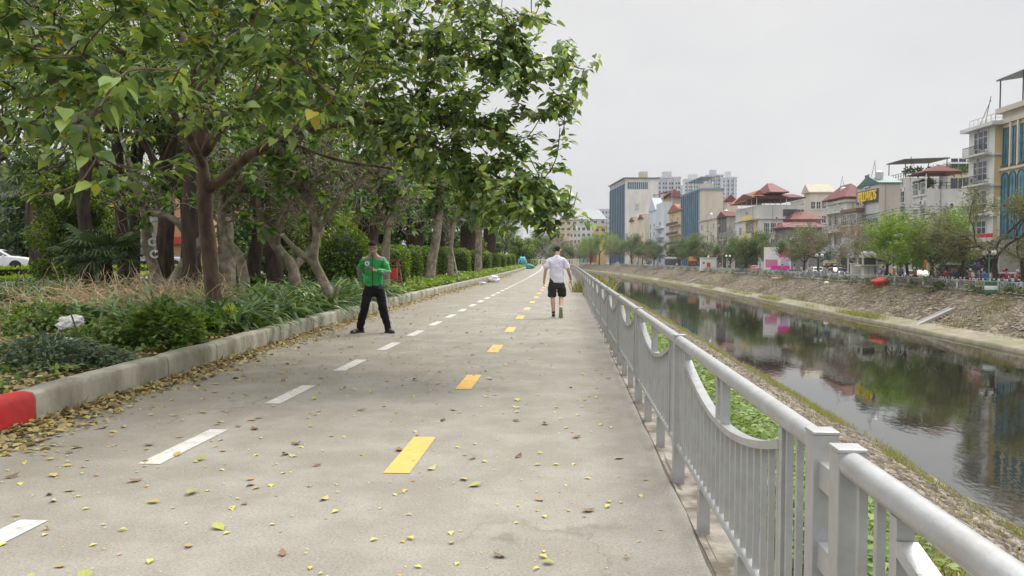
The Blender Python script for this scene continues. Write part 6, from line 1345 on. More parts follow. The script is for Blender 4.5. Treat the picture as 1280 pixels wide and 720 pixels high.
# H: big villa with yellow balconies and tiered red roofs
b = Bld('large white villa with yellow curved balconies and tiered red tiled roofs', 919, 948, 1005, 256, 46, (.60, .60, .58), (.56, .56, .54))
for f in (1, 2): 
    h_ = 1.2+f*3.4; b.win('front', b.w*.25, h_, 1.8, 2.2, nx=2); b.win('front', b.w*.72, h_-.2, b.w*.26, 2.7, M_fw, M_gl, arch=True); b.boxf('front', b.w*.52, b.w*.56, h_-.8, h_+3.0, 0, .4, wm((.66, .52, .22)), 'yellow_pier'); b.boxf('front', b.w*.90, b.w*.94, h_-.8, h_+3.0, 0, .4, wm((.66, .52, .22)), 'yellow_pier')
    b.balcony('front', b.w*.5, b.w*.98, h_-.5, 1.5, wm((.68, .54, .22)), solid=True)
b.balcony('front', b.w*.5, b.w*.98, 11.6, 1.6, wm((.68, .54, .22)), solid=True)
b.grid('side', 3, [1, 2], 2.2, 2.3, 3.6, 1.2, a0=1, a1=b.d*.55, nx=3); b.win('side', b.d*.7, b.h-2.4, 3.2, 1.4, M_fd, nx=4, ny=1); b.win('side', b.d*.93, b.h-2.4, 1.6, 1.4, flat('yellow_frame', (.6, .48, .2)), nx=2, ny=1)
b.band(b.h-3, .3, .3); b.canopy(-1, b.d*.62, -1, b.w*.8, b.h, 1.8, M_tile, -.2, M_fw); b.gable(-1.2, b.d, -.8, b.w*.8, b.h+1.6, 1.4, .2, M_tile, 'x'); b.gable(3, b.d*.62, .5, b.w*.7, b.h+2.9, 2.6, .6, M_tilep, 'x', hip=1.6); b.gable(-1, 4.2, b.w*.3, b.w, b.h+1.4, 2.4, .5, mat('orange_tile', (.33, .11, .05), (.25, .08, .04), 1), 'y'); b.shopfront(sign=(.15, .15, .16))
# G and neighbours
b = Bld('low cream house with small square windows below the beige glass fronted tower', 874, 896, 904, 272, 45, (.58, .54, .42), (.46, .44, .40)); b.grid('front', 3, [0, 1, 2], 1.6, 1.6, 3.2, 4.4); b.band(b.h, .3, .3); b.shopfront(sign=(.4, .3, .1))
b = Bld('dark fronted house with red roof edge left of the yellow balconied villa', 898, 908, 922, 270, 45.2, (.12, .11, .11), (.45, .42, .38)); b.gable(0, b.d, 0, b.w, b.h, 1.4, .5, M_tile, 'x'); b.grid('front', 2, [1, 2], 2, 1.8); b.shopfront(sign=(.4, .05, .04))
b = Bld('pinkish cream gabled house peeping behind the beige tower', 902, 905, 921, 252, 56, (.60, .50, .40), group=None); b.win('side', b.d*.5, b.h-5, 2, 2); b.gable(0, b.d, 0, b.w, b.h, 2.2, .3, M_tilep, 'y')
# F: second tower: glass front and beige side
b = Bld('mid height tower with blue glass front and blank beige side wall', 851, 874, 904, 236, 46, (.35, .40, .44), (.52, .47, .39), name='office_tower')
b.boxf('front', .2, b.w-.2, .5, b.h-.6, 0, .12, M_glt, 'glass_front')
for k in range(10): b.boxf('front', .2+(b.w-.4)*k/9-.05, .2+(b.w-.4)*k/9+.05, .5, b.h-.5, .13, .28, flat('pale_fin', (.30, .38, .45)), 'fin')
b.band(b.h-.1, .5, .3, flat('blue_band', (.12, .24, .36))); b.canopy(.5, b.d-2, .5, b.w*.8, b.h, 3.6, M_conc); b.tank(b.d-3, 2); b.boxf('side', b.d*.1, b.d*.55, b.h, b.h+1.6, -3, -.1, b.side, 'roof_room')
# E, D, C, B
b = Bld('yellow and brown house with red roof and orange tiled gable beside the blue glass tower', 836, 851, 858, 262, 45.5, (.56, .44, .24), (.36, .33, .30)); b.grid('front', 2, [1, 2, 3, 4], 2.4, 2.0, 3.3, 1.4)
for f in range(1, 5): b.balcony('front', .3, b.w-.3, f*3.3+.9, 1.1, rail=M_fd)
b.gable(0, b.d, 0, b.w, b.h, 2.6, .6, mat('orange_tile', (.33, .11, .05), (.25, .08, .04), 1), 'x'); b.shopfront(sign=(.3, .2, .1))
b = Bld('tall narrow ochre house with dark red mansard roof', 829, 836, 852, 246, 48, (.62, .46, .22), (.34, .31, .28)); b.grid('front', 1, range(1, 6), 3.0, 2.0, 3.3, 1.2, nx=3); b.gable(0, b.d, 0, b.w, b.h, 3.0, .7, M_tile, 'y', hip=2); 
b = Bld('narrow white and blue house under a bright red roof sheet', 820, 830, 838, 252, 46, (.58, .62, .68), (.50, .52, .55)); b.grid('front', 1, range(0, 5), 5, 2.2, 3.3, 1.2, gl=M_glb, nx=4)
for f in range(1, 5): b.balcony('front', .3, b.w-.3, f*3.3+.9, 1.1, rail=M_fw)
b.canopy(-.8, b.d, -.5, b.w+.5, b.h, 3.2, flat('bright_red_sheet', (.60, .05, .06)), .8, M_fw)
b = Bld('pale blue narrow house with a pointed gable', 811, 820, 826, 262, 46.5, (.55, .62, .72), (.50, .52, .56)); b.grid('front', 2, range(1, 5), 2.4, 2.0, 3.3, 1.4)
b.gable(0, b.d, 0, b.w, b.h, 5.0, .3, wm((.5, .56, .66)), 'x'); b.balcony('front', .3, b.w-.3, 8, 1.1)
b = Bld('cream house with orange panels and twin small red roofs beside the tallest tower', 787, 806, 812, 272, 45.5, (.64, .56, .42), (.58, .52, .42)); b.grid('front', 4, range(1, 4), 1.7, 2.0, 3.4, 1.4)
for k in (0, 2): b.boxf('front', b.w*(.08+.25*k), b.w*(.30+.25*k), 3, b.h*.62, 0, .2, flat('orange_panel', (.50, .20, .08)), 'orange_panel'); b.gable(0, 5, b.w*(.1+.3*k), b.w*(.38+.3*k), b.h, 1.8, .5, M_tile, 'x')
b.parapet(1.0)
# A: tall tower
b = Bld('tall tower with dark blue glass front and plain white side wall', 762, 781, 822, 224, 47, (.40, .44, .48), (.66, .64, .60), name='office_tower')
b.boxf('front', .2, b.w-.2, .5, b.h-2.0, 0, .15, mat('deep_blue_glass', (.015, .05, .09), (.03, .09, .14), .3, .6, spec=.1), 'glass_front')
for k in range(7): b.boxf('front', .3+(b.w-.6)*k/6-.07, .3+(b.w-.6)*k/6+.07, .5, b.h-2.5, .16, .3, flat('pale_fin', (.30, .38, .45)), 'fin')
b.boxf('side', 1.0, b.d*.70, b.h-4.6, b.h-1.4, -.01, .12, M_glt, 'top_window_band')
for k in range(12): b.boxf('side', 1.0+(b.d*.7-1)*k/11-.1, 1.0+(b.d*.7-1)*k/11+.1, b.h-4.6, b.h-1.4, .13, .25, M_fw, 'band_mullion')
b.band(b.h+.6, .35, .9, M_fd, 'roof_edge'); b.band(b.h+.1, .5, .1, M_fw); MB().bb(b.d*.5, b.d*.72, 2, 7, b.h+.8, b.h+4).build('roof_room', wm((.55, .53, .38)), b.root); b.win('side', b.d*.36, b.h-15, 2, 3.4, M_fw, wm((.45, .43, .4)))
for k in range(4): b.win('side', b.d*.9, b.h-8-k*4, 1.0, 1.0)
# distant low houses left of the tower
def dist(label, u0, u1, vt, Y, wall, roof=None, win=(3, 3), name='distant_house', gl=M_gl, zb=-1.1, group='distant houses at the river bend', extra=None):
    p0 = P(u0, vt, Y); p1 = P(u1, vt, Y); e = empty(name, (p0.x, Y, zb), 0, label, 'building', group); w = p1.x-p0.x; h = p0.z-zb; d = min(18, w)
    MB().bb(0, w, 0, d, -1, h).build('wall', wm(wall), e); nx, ny = win
    for j in range(ny):
        for i in range(nx):
            f, g = win_me(min(2.2, w/nx*.6), 1.9, M_fw, gl, 2, 1, False); o = link('window', f, e); o.matrix_local = Matrix(((1, 0, 0, w*(i+.5)/nx), (0, 0, -1, -.003), (0, 1, 0, h-2.9-j*3.6), (0, 0, 0, 1))); link('pane', g, o)
    if roof:
        rm, rise = roof; mb = MB(); o_ = .6; mb.add([(-o_, -o_, h), (w+o_, -o_, h), (w+o_, d+o_, h), (-o_, d+o_, h), (w*.25, d/2, h+rise), (w*.75, d/2, h+rise)], [(0, 1, 5, 4), (3, 2, 5, 4), (0, 3, 4), (1, 2, 5), (0, 1, 2, 3)]); mb.build('roof', rm, e)
    else: MB().bb(-.3, w+.3, -.3, d+.3, h-.25, h+.45).build('parapet', wm(tuple(a*.9 for a in wall)), e)
    return e
dist('distant yellow house with dark green roof left of the tower', 700, 722, 275, 470, (.58, .46, .26), (M_gtin, 3)); dist('distant white multi storey house with a terrace, behind the bright green trees', 720, 752, 282, 450, (.56, .56, .54), None, (5, 3)); dist('grey gabled hall seen above the bright green trees', 722, 758, 274, 500, (.46, .47, .48), (M_tin, 7), (4, 2))
dist('small orange yellow box house just left of the tower', 742, 758, 283, 420, (.66, .46, .16), None, (2, 2)); dist('distant pale block with dark windows above the grey gabled hall', 752, 764, 262, 520, (.50, .54, .58), None, (3, 6)); dist('faint bluish office block on the skyline left of the tower', 738, 764, 262, 700, (.46, .52, .58), None, (6, 5)); None
dist('distant reddish brick house low at the river bend', 688, 704, 296, 420, (.34, .20, .17), (M_tile, 2), (3, 2)); dist('distant grey house left at the river bend', 668, 690, 300, 400, (.44, .44, .44), (M_tile, 2.5), (4, 2)); dist('distant brown house right of the reddish brick house', 702, 716, 302, 430, (.42, .33, .27), None, (3, 1)); dist('distant light grey house at the foot of the grey gabled hall', 712, 726, 290, 440, (.60, .60, .6), None, (3, 2)); dist('small white house deep in the trees at the end of the path', 640, 668, 306, 380, (.55, .55, .53), (M_tin, 2), (4, 1))
# high rises in the haze
def highrise(label, u0, u1, vt, Y, wall, nx, seed):
    p0 = P(u0, vt, Y); p1 = P(u1, vt, Y); w = p1.x-p0.x; e = empty('high_rise', (p0.x, Y, -1.1), 0, label, 'building', 'high rise blocks on the skyline'); h = p0.z+1.1; d = w*.6; MB().bb(0, w, 0, d, -2, h).build('wall', wm(wall), e)
    mb = MB(); g = MB(); nf = int(h/3.4)
    for f in range(nf):
        for i in range(nx):
            x = w*(i+.5)/nx; ww = w/nx*.33; g.bb(x-ww, x+ww, -.12, -.004, 1.2+f*3.4, 2.9+f*3.4)
    g.build('window_grid', M_gl, e); mb = MB()
    for i in range(1, nx, 2): mb.bb(w*i/nx-.8, w*i/nx+.8, -1.6, -.13, 2, h-1)
    mb.build('balcony_stack', wm(tuple(a*.92 for a in wall)), e); MB().bb(w*.2, w*.6, d*.2, d*.8, h, h+5).build('roof_room', wm(wall), e); MB().bb(-.5, w+.5, -.5, d+.5, h-.6, h+.6).build('parapet', wm(wall), e); return e
highrise('left high rise with pale grey stripes rising right behind the tall white sided tower', 823, 851, 222, 620, (.46, .48, .53), 7, 1); highrise('faint wide high rise just left of the roof pergola of the beige tower', 856, 884, 224, 760, (.52, .54, .57), 8, 2); highrise('tallest high rise behind the beige sided tower', 884, 904, 219, 700, (.44, .46, .50), 6, 3); highrise('rightmost high rise with visible floor bands behind the beige sided tower', 904, 921, 222, 640, (.52, .55, .60), 6, 4); highrise('farthest faint high rise low behind the red roof sheet', 838, 860, 232, 900, (.5, .52, .55), 6, 5)
dist('ochre house between the tower row houses and the second street', 1112, 1160, 262, 160, (.5, .46, .38), None, (5, 4), group=None); dist('grey back building between the yellow balconied villa and the red roofs', 1000, 1040, 250, 240, (.48, .48, .46), None, (6, 4), group=None); dist('plain block behind the pinkish gabled house', 905, 930, 262, 330, (.5, .47, .42), None, (5, 5), group=None)
# billboards, boards
def board(name, label, u, v0, v1, u1, F0, cols, cat='billboard', Y=None, legs=True):
    lo, hi = 20., 700.
    for _ in range(50):
        m = (lo+hi)/2
        if proj((F0+s(m), m, 0))[0] > (u+u1)/2: lo = m
        else: hi = m
    Y = lo; p0 = P(u, v1, Y); p1 = P(u1, v0, Y); w = p1.x-p0.x; h = p1.z-p0.z; e = empty(name, (p0.x+w/2, Y, ZS), 0, label, cat); zb = p0.z-ZS
    MB().bb(-w/2, w/2, 0, .18, zb, zb+h).build('frame', M_fw, e); 
    for i, (a0, a1, b0, b1, c) in enumerate(cols): MB().bb(-w/2+w*a0, -w/2+w*a1, -.03-.012*i, -.004, zb+h*b0, zb+h*b1).build('print', flat('print_%02d%02d%02d' % tuple(int(x*100) for x in c), c, .5), e)
    if legs:
        for sx in (-.4, .4): MB().bb(w*sx-.07, w*sx+.07, .0, .12, 0, max(.05, zb-.003)).build('leg', M_fd, e)
    return e
pk = (.78, .04, .34); wh = (.75, .73, .74); board('billboard', 'pink and white printed billboards under the trees right of the dark round tree', 955, 309, 337, 989, 35.4, [(0, 1, 0, 1, wh), (.55, 1, .55, 1, pk), (.05, .5, .1, .45, (.6, .2, .35)), (.25, .95, 0, .18, pk), (.62, .9, .2, .5, (.55, .45, .6))])
board('notice_board', 'white and blue sign with yellow base near the bare brown tree', 1032, 316, 329, 1049, 40, [(0, 1, 0, 1, (.7, .7, .72)), (0, .4, .3, 1, (.05, .08, .4)), (.55, 1, 0, .25, (.7, .6, .05))]); board('notice_board', 'orange shop board under the bare brown tree', 1031, 325, 331, 1039, 42, [(0, 1, 0, 1, (.75, .22, .04))]); board('notice_board', 'small white board with a red mark in front of the grey building', 1110, 293, 302, 1119, 39, [(0, 1, 0, 1, (.68, .68, .68)), (.3, .75, .35, .75, (.5, .04, .04))])
board('notice_board', 'dark board with a glowing orange poster behind the green trees', 1148, 322, 342, 1166, 43, [(0, 1, 0, 1, (.10, .06, .04)), (.35, .85, .2, .85, (.65, .16, .02))]); board('notice_board', 'red shop parasol board at the foot of the row houses', 797, 312, 318, 809, 38, [(0, 1, 0, 1, (.5, .03, .12))]); board('notice_board', 'orange shop front panel under the bright green trees', 733, 313, 328, 746, 36, [(0, 1, 0, 1, (.62, .14, .05)), (.35, .6, 0, .6, (.1, .08, .08))]); board('notice_board', 'turquoise gate panel left of the orange shop front panel', 724, 313, 328, 733, 36, [(0, 1, 0, 1, (.10, .42, .33))]); board('notice_board', 'grey shed panel with white awning strip at the row houses', 831, 321, 333, 851, 37, [(0, 1, 0, 1, (.09, .09, .1)), (0, 1, .8, 1, (.7, .7, .7))]); board('notice_board', 'lit orange snack stall panel left of the white cabinet', 860, 320, 331, 872, 37, [(0, 1, 0, 1, (.18, .06, .04)), (.05, .95, .45, .95, (.75, .38, .12))]); board('notice_board', 'slim purple neon sign beside the red striped awning', 1219, 328, 342, 1225, 42, [(0, 1, 0, 1, (.16, .05, .3))])
e = board('notice_board', 'grey white panel of the tall house gate right of the bare brown tree', 1052, 296, 322, 1068, 43, [(0, 1, 0, 1, (.62, .63, .64)), (.3, .55, .1, .3, (.4, .15, .12))])
# white cabinet with red figure
def at_bank(u, X0, zoff=0):
    lo, hi = 20., 700.
    for _ in range(50):
        m = (lo+hi)/2
        if proj((X0+s(m), m, 0))[0] > u: lo = m
        else: hi = m
    return lo
Y = at_bank(886, 33.8); e = empty('utility_cabinet', (33.8+s(Y), Y, ZS), 0, 'white utility cabinet with a red painted panel at the far railing', 'cabinet'); hh = (338-322)*Y/FPX; wv = 19*Y/FPX
MB().bb(-wv/2, wv/2, 0, 1.6, 0, hh).build('housing', wm((.62, .61, .57)), e, bevel=.04); MB().bb(-wv/2-.12, wv/2+.12, -.12, 1.72, hh+.002, hh+.14).build('lid', wm((.55, .54, .5)), e); MB().bb(-.45, .35, -.03, -.003, .3, hh*.65).build('red_panel', flat('cabinet_red', (.5, .05, .04)), e); MB().bb(-1.3, -.9, -.03, -.003, hh*.55, hh*.7).build('vent', M_fd, e); MB().lathe([(.2, 0), (.2, .3), (.05, .4)], 10, (0, .6, hh+.142)).build('vent_cap', M_fw, e)
# domed kiosk
Y = at_bank(1086, 34.4); e = empty('gate_kiosk', (34.4+s(Y), Y, ZS), 0, 'grey white domed concrete kiosk with a dark window band by the far railing', 'kiosk'); k = 38*Y/FPX/3.7; Mk = wm((.60, .59, .54))
MB().bb(-.55*k, .55*k, -.1, 1.0*k, 0, 1.9*k).build('shaft', Mk, e); MB().bb(-.2*k, .0, -.13, -.105, .1, 1.7*k).build('groove', wm((.45, .44, .4)), e); MB().bb(-1.15*k, 1.15*k, -.5*k, 1.5*k, 1.903*k, 2.05*k).build('ledge', Mk, e); MB().bb(-.72*k, .72*k, -.25*k, 1.2*k, 2.053*k, 2.85*k).build('window_band', M_fd, e)
for sx in (-.78, .78):
    for sy in (-.25, 1.2): MB().bb(sx*k-.08*k, sx*k+.08*k, sy*k-.1*k, sy*k+.1*k, 2.053*k, 2.88*k).build('pillar', Mk, e)
MB().lathe([(.95*k, 0), (.98*k, .25*k), (.88*k, .5*k), (.6*k, .72*k), (.05, .80*k)], 20, (0, .5*k, 2.883*k)).build('dome', Mk, e, smooth=True)
Y = at_bank(1074, 34.2); MBw = empty('boundary_wall', (34.2+s(Y), Y, ZS), 0, 'short plain concrete wall left of the domed kiosk', 'wall'); MB().bb(-.9, .7, 0, .3, 0, 2.0).build('wall', Mk, MBw, bevel=.03); MB().bb(-1, .8, -.08, .38, 2.003, 2.12).build('coping', Mk, MBw)
# barrel, tarp, lamps
Y = at_bank(1243, 33.0); e = empty('barrel', (32.75+s(Y), Y, -1.32), 0, 'green barrel with a white middle band standing on the far bank edge', 'barrel'); r_ = .42
for i, (z0_, z1_, m_) in enumerate(((0, .34, flat('barrel_green', (.02, .12, .06))), (.343, .66, flat('barrel_white', (.62, .64, .62))), (.663, 1.0, flat('barrel_green', (.02, .12, .06))))): MB().lathe([(r_*.97, z0_), (r_, z0_+.03), (r_, z1_-.03), (r_*.97, z1_)], 20).build('band', m_, e, smooth=True)
Y = at_bank(1106, 33.0); bag('red_tarpaulin', 32.7+s(Y), Y, -1.1, (.95, .8, .60), mat('red_tarp', (.72, .10, .07), (.5, .06, .05), 2, .6), 'crumpled orange red tarpaulin draped over the far bank edge', 31, 'tarpaulin')
Y = at_bank(979, 33.0); bag('cloth_heap', 32.4+s(Y), Y, -1.5, (.9, .7, .28), flat('tan_cloth', (.6, .38, .24)), 'tan cloth lying at the top of the far bank slope', 33, 'cloth'); Y = at_bank(1044, 33.0); bag('plastic_bag', 32.1+s(Y), Y, -1.6, (.4, .4, .3), M_wb, 'white bag on the far bank slope below the bare brown tree', 35)
def lamp(u, h, label, X0=35.2, arm=False):
    Y = at_bank(u, X0); e = empty('street_lamp', (X0+s(Y), Y, ZS), 0, label, 'street lamp', 'green street lamps on the far bank'); MB().lathe([(.16, 0), (.14, .25), (.07, .35), (.05, h)], 12).build('pole', flat('lamp_green', (.05, .22, .12)), e, smooth=True)
    if arm: MB().tube([(0, 0, h-.05), (-.1, 0, h+.5), (-1.0, 0, h+.8), (-1.8, 0, h+.7)], .05, 6).build('arm', flat('lamp_green', (.05, .22, .12)), e); MB().box((-1.9, 0, h+.66), (.7, .25, .14)).build('lamp_head', M_fw, e, bevel=.03)
    else:
        for sx in (-.35, .35): MB().tube([(0, 0, h-.3), (sx*.7, 0, h-.25), (sx, 0, h)], .03, 6).build('arm', flat('lamp_green', (.05, .22, .12)), e); MB().ball((sx, 0, h+.22), .23, 12).build('globe', flat('lamp_globe', (.72, .72, .7), .3), e, smooth='all')
lamp(1122, 2.9, 'green lamp post with two white globes between the domed kiosk and the green trees'); lamp(1024, 2.9, 'green lamp post with two white globes left of the bare brown tree'); lamp(962, 2.9, 'green lamp post with two white globes in front of the pink billboards'); lamp(1236, 2.9, 'green lamp post with two white globes in front of the red striped awning'); lamp(889.5, 8, 'tall green street lamp with a curved arm behind the white cabinet', arm=True); lamp(910, 3.0, 'green lamp post with globes just right of the white cabinet')
# ---- trees of the far bank
L_f1 = leafmat('bright_far_leaf', [(0, (.05, .13, .015)), (.5, (.10, .22, .02)), (1, (.20, .34, .04))], .5, .4); L_f2 = leafmat('mid_far_leaf', [(0, (.03, .08, .02)), (.5, (.07, .14, .03)), (1, (.13, .21, .06))], .5, .35); L_f3 = leafmat('olive_far_leaf', [(0, (.05, .075, .025)), (.5, (.09, .125, .04)), (1, (.15, .19, .06))], .6, .35); L_f4 = leafmat('brown_far_leaf', [(0, (.12, .085, .055)), (.6, (.18, .13, .085)), (1, (.24, .20, .10))], .7, .3)
TM = {'bright': [tree_meshes(900+i, 2.6, 2.2, .17, 4, 26, .30, 'clump', M_barkd, L_f1, .6, .08, .8, .35, 5, 3, limbtilt=.95, droop=.05) for i in range(2)],
      'mid': [tree_meshes(910+i, 2.4, 2.2, .18, 4, 30, .30, 'clump', M_barkd, L_f2, .62, .06, .8, .38, 5, 3, limbtilt=1.0, droop=.1) for i in range(2)],
      'olive': [tree_meshes(920+i, 3.2, 2.5, .20, 4, 13, .26, 'clump', M_barkd, L_f3, .55, .02, .9, .30, 5, 3, limbtilt=1.05, droop=.0) for i in range(2)],
      'bare': [tree_meshes(930+i, 2.4, 2.1, .13, 5, 2, .2, 'clump', M_barkg, L_f4, .5, .10, .9, .25, 4, 3, limbtilt=.85, droop=0) for i in range(2)]}
def hgt(ms): return max(v.co.z for v in ms[1].vertices)
FT = [(1278, 36.5, 232, 'olive', 'feathery olive tree at the right edge before the cream office building'), (1246, 36.0, 224, 'olive', 'tall feathery olive tree with dark forked trunk before the cream office building'), (1203, 36.5, 232, 'olive', 'feathery sparse tree left of the red striped awning'), (1176, 39, 285, 'bright', 'small bright green tree behind the dark teal van'), (1163, 36.0, 250, 'bright', 'broad bright green tree left of the dark teal van'), (1134, 36, 250, 'bright', 'bright green tree with thick trunk right of the domed kiosk'), (1108, 36, 268, 'olive', 'thin olive tree with bent trunk beside the domed kiosk'), (1092, 40, 305, 'bright', 'low green tree behind the domed kiosk'),
      (1068, 37, 262, 'bare', 'grey bare tree left of the domed kiosk'), (1046, 36, 270, 'bare', 'bare brown tree with spreading dark fork above the white blue sign'), (1022, 36, 268, 'olive', 'olive tree just right of the green rounded tree'), (1004, 36.5, 280, 'mid', 'green rounded tree right of the pink billboards'), (985, 38, 275, 'olive', 'olive twiggy tree behind the pink billboards'), (958, 37, 285, 'mid', 'dark tree left of the pink billboards'), (933, 34.6, 283, 'mid', 'large dark round tree with dark trunk at the far railing'), (912, 37, 292, 'mid', 'green tree between the white cabinet and the dark round tree'), (896, 38, 290, 'olive', 'olive tree behind the white cabinet'),
      (875, 36, 288, 'mid', 'grey green tree left of the white cabinet'), (862, 37, 296, 'mid', 'green tree below the mid height tower'), (848, 37, 294, 'mid', 'green tree below the yellow and brown house'), (832, 36.5, 290, 'olive', 'grey twiggy tree below the pale blue house'), (818, 37, 296, 'mid', 'green tree below the narrow blue white houses'), (803, 37, 298, 'mid', 'green tree under the cream orange panelled house'), (789, 36, 290, 'mid', 'green tree right of the tall tower base'), (775, 36, 287, 'olive', 'grey green tree at the foot of the tall tower'), (763, 35.5, 288, 'bright', 'bright green tree left of the tall tower base'), (749, 34, 286, 'bright', 'large bright green tree at the river bend'), (738, 34.5, 291, 'bright', 'leftmost bright green tree at the river bend')]
for i, (u, X0, vt, kd, lb) in enumerate(FT):
    Y = at_bank(u, X0); ms = TM[kd][i % 2]; h = P(u, vt, Y).z-ZS; k = h/hgt(ms)
    kw = k if h < 12 else k*1.0
    put_tree('street_tree', ms, (X0+s(Y), Y, ZS), i*1.7, (kw, kw, k), lb, 'street trees on the far bank')
# trees closing the far end of path and river
FE = [(700, 300, 250, 'mid'), (712, 306, 330, 'mid'), (724, 306, 300, 'olive'), (690, 304, 210, 'mid'), (676, 300, 190, 'olive'), (664, 296, 200, 'mid'), (652, 290, 195, 'mid'), (640, 284, 190, 'mid'), (708, 296, 290, 'bare'), (683, 290, 300, 'bare'), (730, 308, 390, 'mid'), (668, 286, 270, 'mid'), (695, 308, 170+60, 'olive'), (628, 282, 170, 'mid')]
for i, (u, vt, Y, kd) in enumerate(FE):
    p = P(u, vt, Y); ms = TM[kd][i % 2]; k = (p.z+.3)/hgt(ms); put_tree('distant_tree', ms, (p.x, Y, -.2), i*2.3, (k*1.15, k*1.15, k), 'grey green tree in the distant cluster closing the end of the path', 'distant trees closing the end of the path')
# ---- street life: cars, van, motorbikes, people
def place(u, X0): Y = at_bank(u, X0); return (X0+s(Y), Y)
x, y = place(1206, 40.5); make_car('dark teal van parked before the red striped awning', teal_p, (x, y, -1.29), R(200), 'van')
for (u, X0, p_, lb, rz) in [(1264, 39.2, silver_p, 'silver car standing under the feathery tree before the dark portal', R(185)), (1282, 40, dark_p, 'dark car at the right edge of the far street', R(5)), (1150, 39.5, white_p, 'white car behind the bright green trees, left of the van', R(184)), (1046, 39.6, silver_p, 'silver car behind the bare brown tree on the far street', R(184)), (1018, 39.5, white_p, 'white car left of the bare brown tree on the far street', R(4)), (975, 39.5, dark_p, 'dark car before the pink billboards', R(4)), (940, 39.3, red_p, 'red car behind the dark round tree', R(4)), (872, 38.8, silver_p, 'silver car left of the white cabinet', R(6)), (808, 38.5, white_p, 'white car at the foot of the row houses', R(6)), (845, 38.9, dark_p, 'dark car below the mid height tower', R(6)), (772, 38.5, silver_p, 'silver car at the foot of the tall tower', R(8)), (1095, 40.5, dark_p, 'dark car right behind the domed kiosk', R(4))]:
    x, y = place(u, X0); make_car(lb, p_, (x, y, -1.29), rz, group='cars parked along the far street')
def moto_meshes():
    Mx = Matrix.Rotation(PI/2, 3, 'Y'); ty = MB().lathe([(.2, -.05), (.27, -.05), (.30, 0), (.27, .05), (.2, .05)], 16, M=Mx).mesh('wheel', M_blk, True)
    bd = MB(); bd.prism([(-.55, .52), (-.75, .68), (-.62, .80), (.0, .74), (.12, .52), (.45, .55), (.55, .85), (.62, .82), (.52, .38), (.12, .30), (-.35, .30)], -.13, .13)
    se = MB().prism([(-.72, .80), (-.66, .87), (-.02, .84), (.05, .75), (-.0, .74), (-.6, .79)], -.14, .14); fk = MB().tube([(0, .68, .30), (0, .52, .95)], .04, 8).tube([(-.32, .42, 1.02), (0, .52, .98), (.32, .42, 1.02)], .022, 6)
    return ty, bd, se.mesh('seat', M_blk), fk.mesh('handlebar', M_fd), MB().ball((0, .60, .90), (.09, .07, .08), 8).mesh('headlight', M_lamp, 'all')
MT = moto_meshes(); bikec = [flat('bike_red', (.4, .03, .03), .3), flat('bike_white', (.65, .65, .66), .3), flat('bike_black', (.03, .03, .035), .3), flat('bike_blue', (.04, .09, .3), .3), flat('bike_grey', (.25, .26, .27), .3)]
bod = [MT[1].mesh('body', c, bevel=.02) for c in bikec]
def moto(x, y, z, rz, ci, label, group):
    e = empty('motorbike', (x, y, z), rz, label, 'motorbike', group); link('body', bod[ci], e)
    for yy in (-.60, .68): link('wheel', MT[0], e, (0, yy, .30))
    link('seat', MT[2], e); link('handlebar', MT[3], e); link('headlight', MT[4], e)
def lowperson(shirt, trous, pose, helmet=None):
    """small figure: continuous body grown from a skeleton, cloth parts"""
    if pose == 'ride': H = V((0, -.25, .88)); ch = V((0, -.08, 1.32)); hd = V((0, .0, 1.62)); kn = (.2, .22, .74); an = (.16, .12, .34); el = (.27, .10, 1.15); wr = (.28, .38, 1.05)
    else: H = V((0, 0, .92)); ch = V((0, 0, 1.36)); hd = V((0, .02, 1.64)); kn = (.11, .03, .5); an = (.12, -.02, .08); el = (.25, -.02, 1.12); wr = (.26, .10, .90)
    me_b = skin_mesh('body', [[(H, .14, .10), ((H+ch)/2, .13, .10), (ch, .14, .09), (ch+(hd-ch)*.55, .05), (hd, .085, .10), (hd+V((0, 0, .06)), .06)]]+sum([[[('at', 0, 2), (V((sx*.18, ch.y, ch.z+.0)), .055), (V((sx*el[0], el[1], el[2])), .042), (V((sx*wr[0], wr[1], wr[2])), .03), (V((sx*wr[0], wr[1]+.05, wr[2]-.03)), .028)], [('at', 0, 0), (V((sx*.1, H.y, H.z-.03)), .09), (V((sx*kn[0], kn[1], kn[2])), .06), (V((sx*an[0], an[1], an[2])), .04), (V((sx*an[0], an[1]+.13, an[2]-.05)), .035)]] for sx in (-1, 1)], []), M_skin, 1)
    sh_ = skin_mesh('shirt', [[(H+V((0, 0, -.06)), .17, .13), (H+V((0, 0, .08)), .165, .13), ((H+ch)/2, .16, .125), (ch, .15, .11), (ch+V((0, 0, .09)), .07)]]+[[('at', 0, 3), (V((sx*.18, ch.y, ch.z)), .075), (V((sx*el[0], el[1], el[2])), .065), (V((sx*(el[0]+wr[0])/2, (el[1]+wr[1])/2, (el[2]+wr[2])/2)), .055)] for sx in (-1, 1)], shirt, 1)
    tr2 = skin_mesh('trousers', [[(H+V((0, 0, .1)), .15, .12), (H, .155, .12)]]+[[('at', 0, 1), (V((sx*.1, H.y, H.z-.08)), .11), (V((sx*kn[0], kn[1], kn[2])), .085), (V((sx*an[0], an[1], an[2])), .065)] for sx in (-1, 1)], trous, 1)
    hr = MB().ball(hd+V((0, -.01, .05)), (.105, .12, .10) if not helmet else (.135, .15, .13), 8).mesh('helmet' if helmet else 'hair', helmet or M_hair, 'all'); return me_b, sh_, tr2, hr, bool(helmet)
shc = [flat('cloth_red', (.42, .05, .05), .8), flat('cloth_white', (.65, .65, .66), .8), flat('cloth_navy', (.04, .06, .15), .8), flat('cloth_orange', (.62, .20, .05), .8), flat('cloth_grey', (.22, .23, .24), .8), flat('cloth_green', (.06, .25, .12), .8), flat('cloth_blue', (.10, .22, .5), .8)]
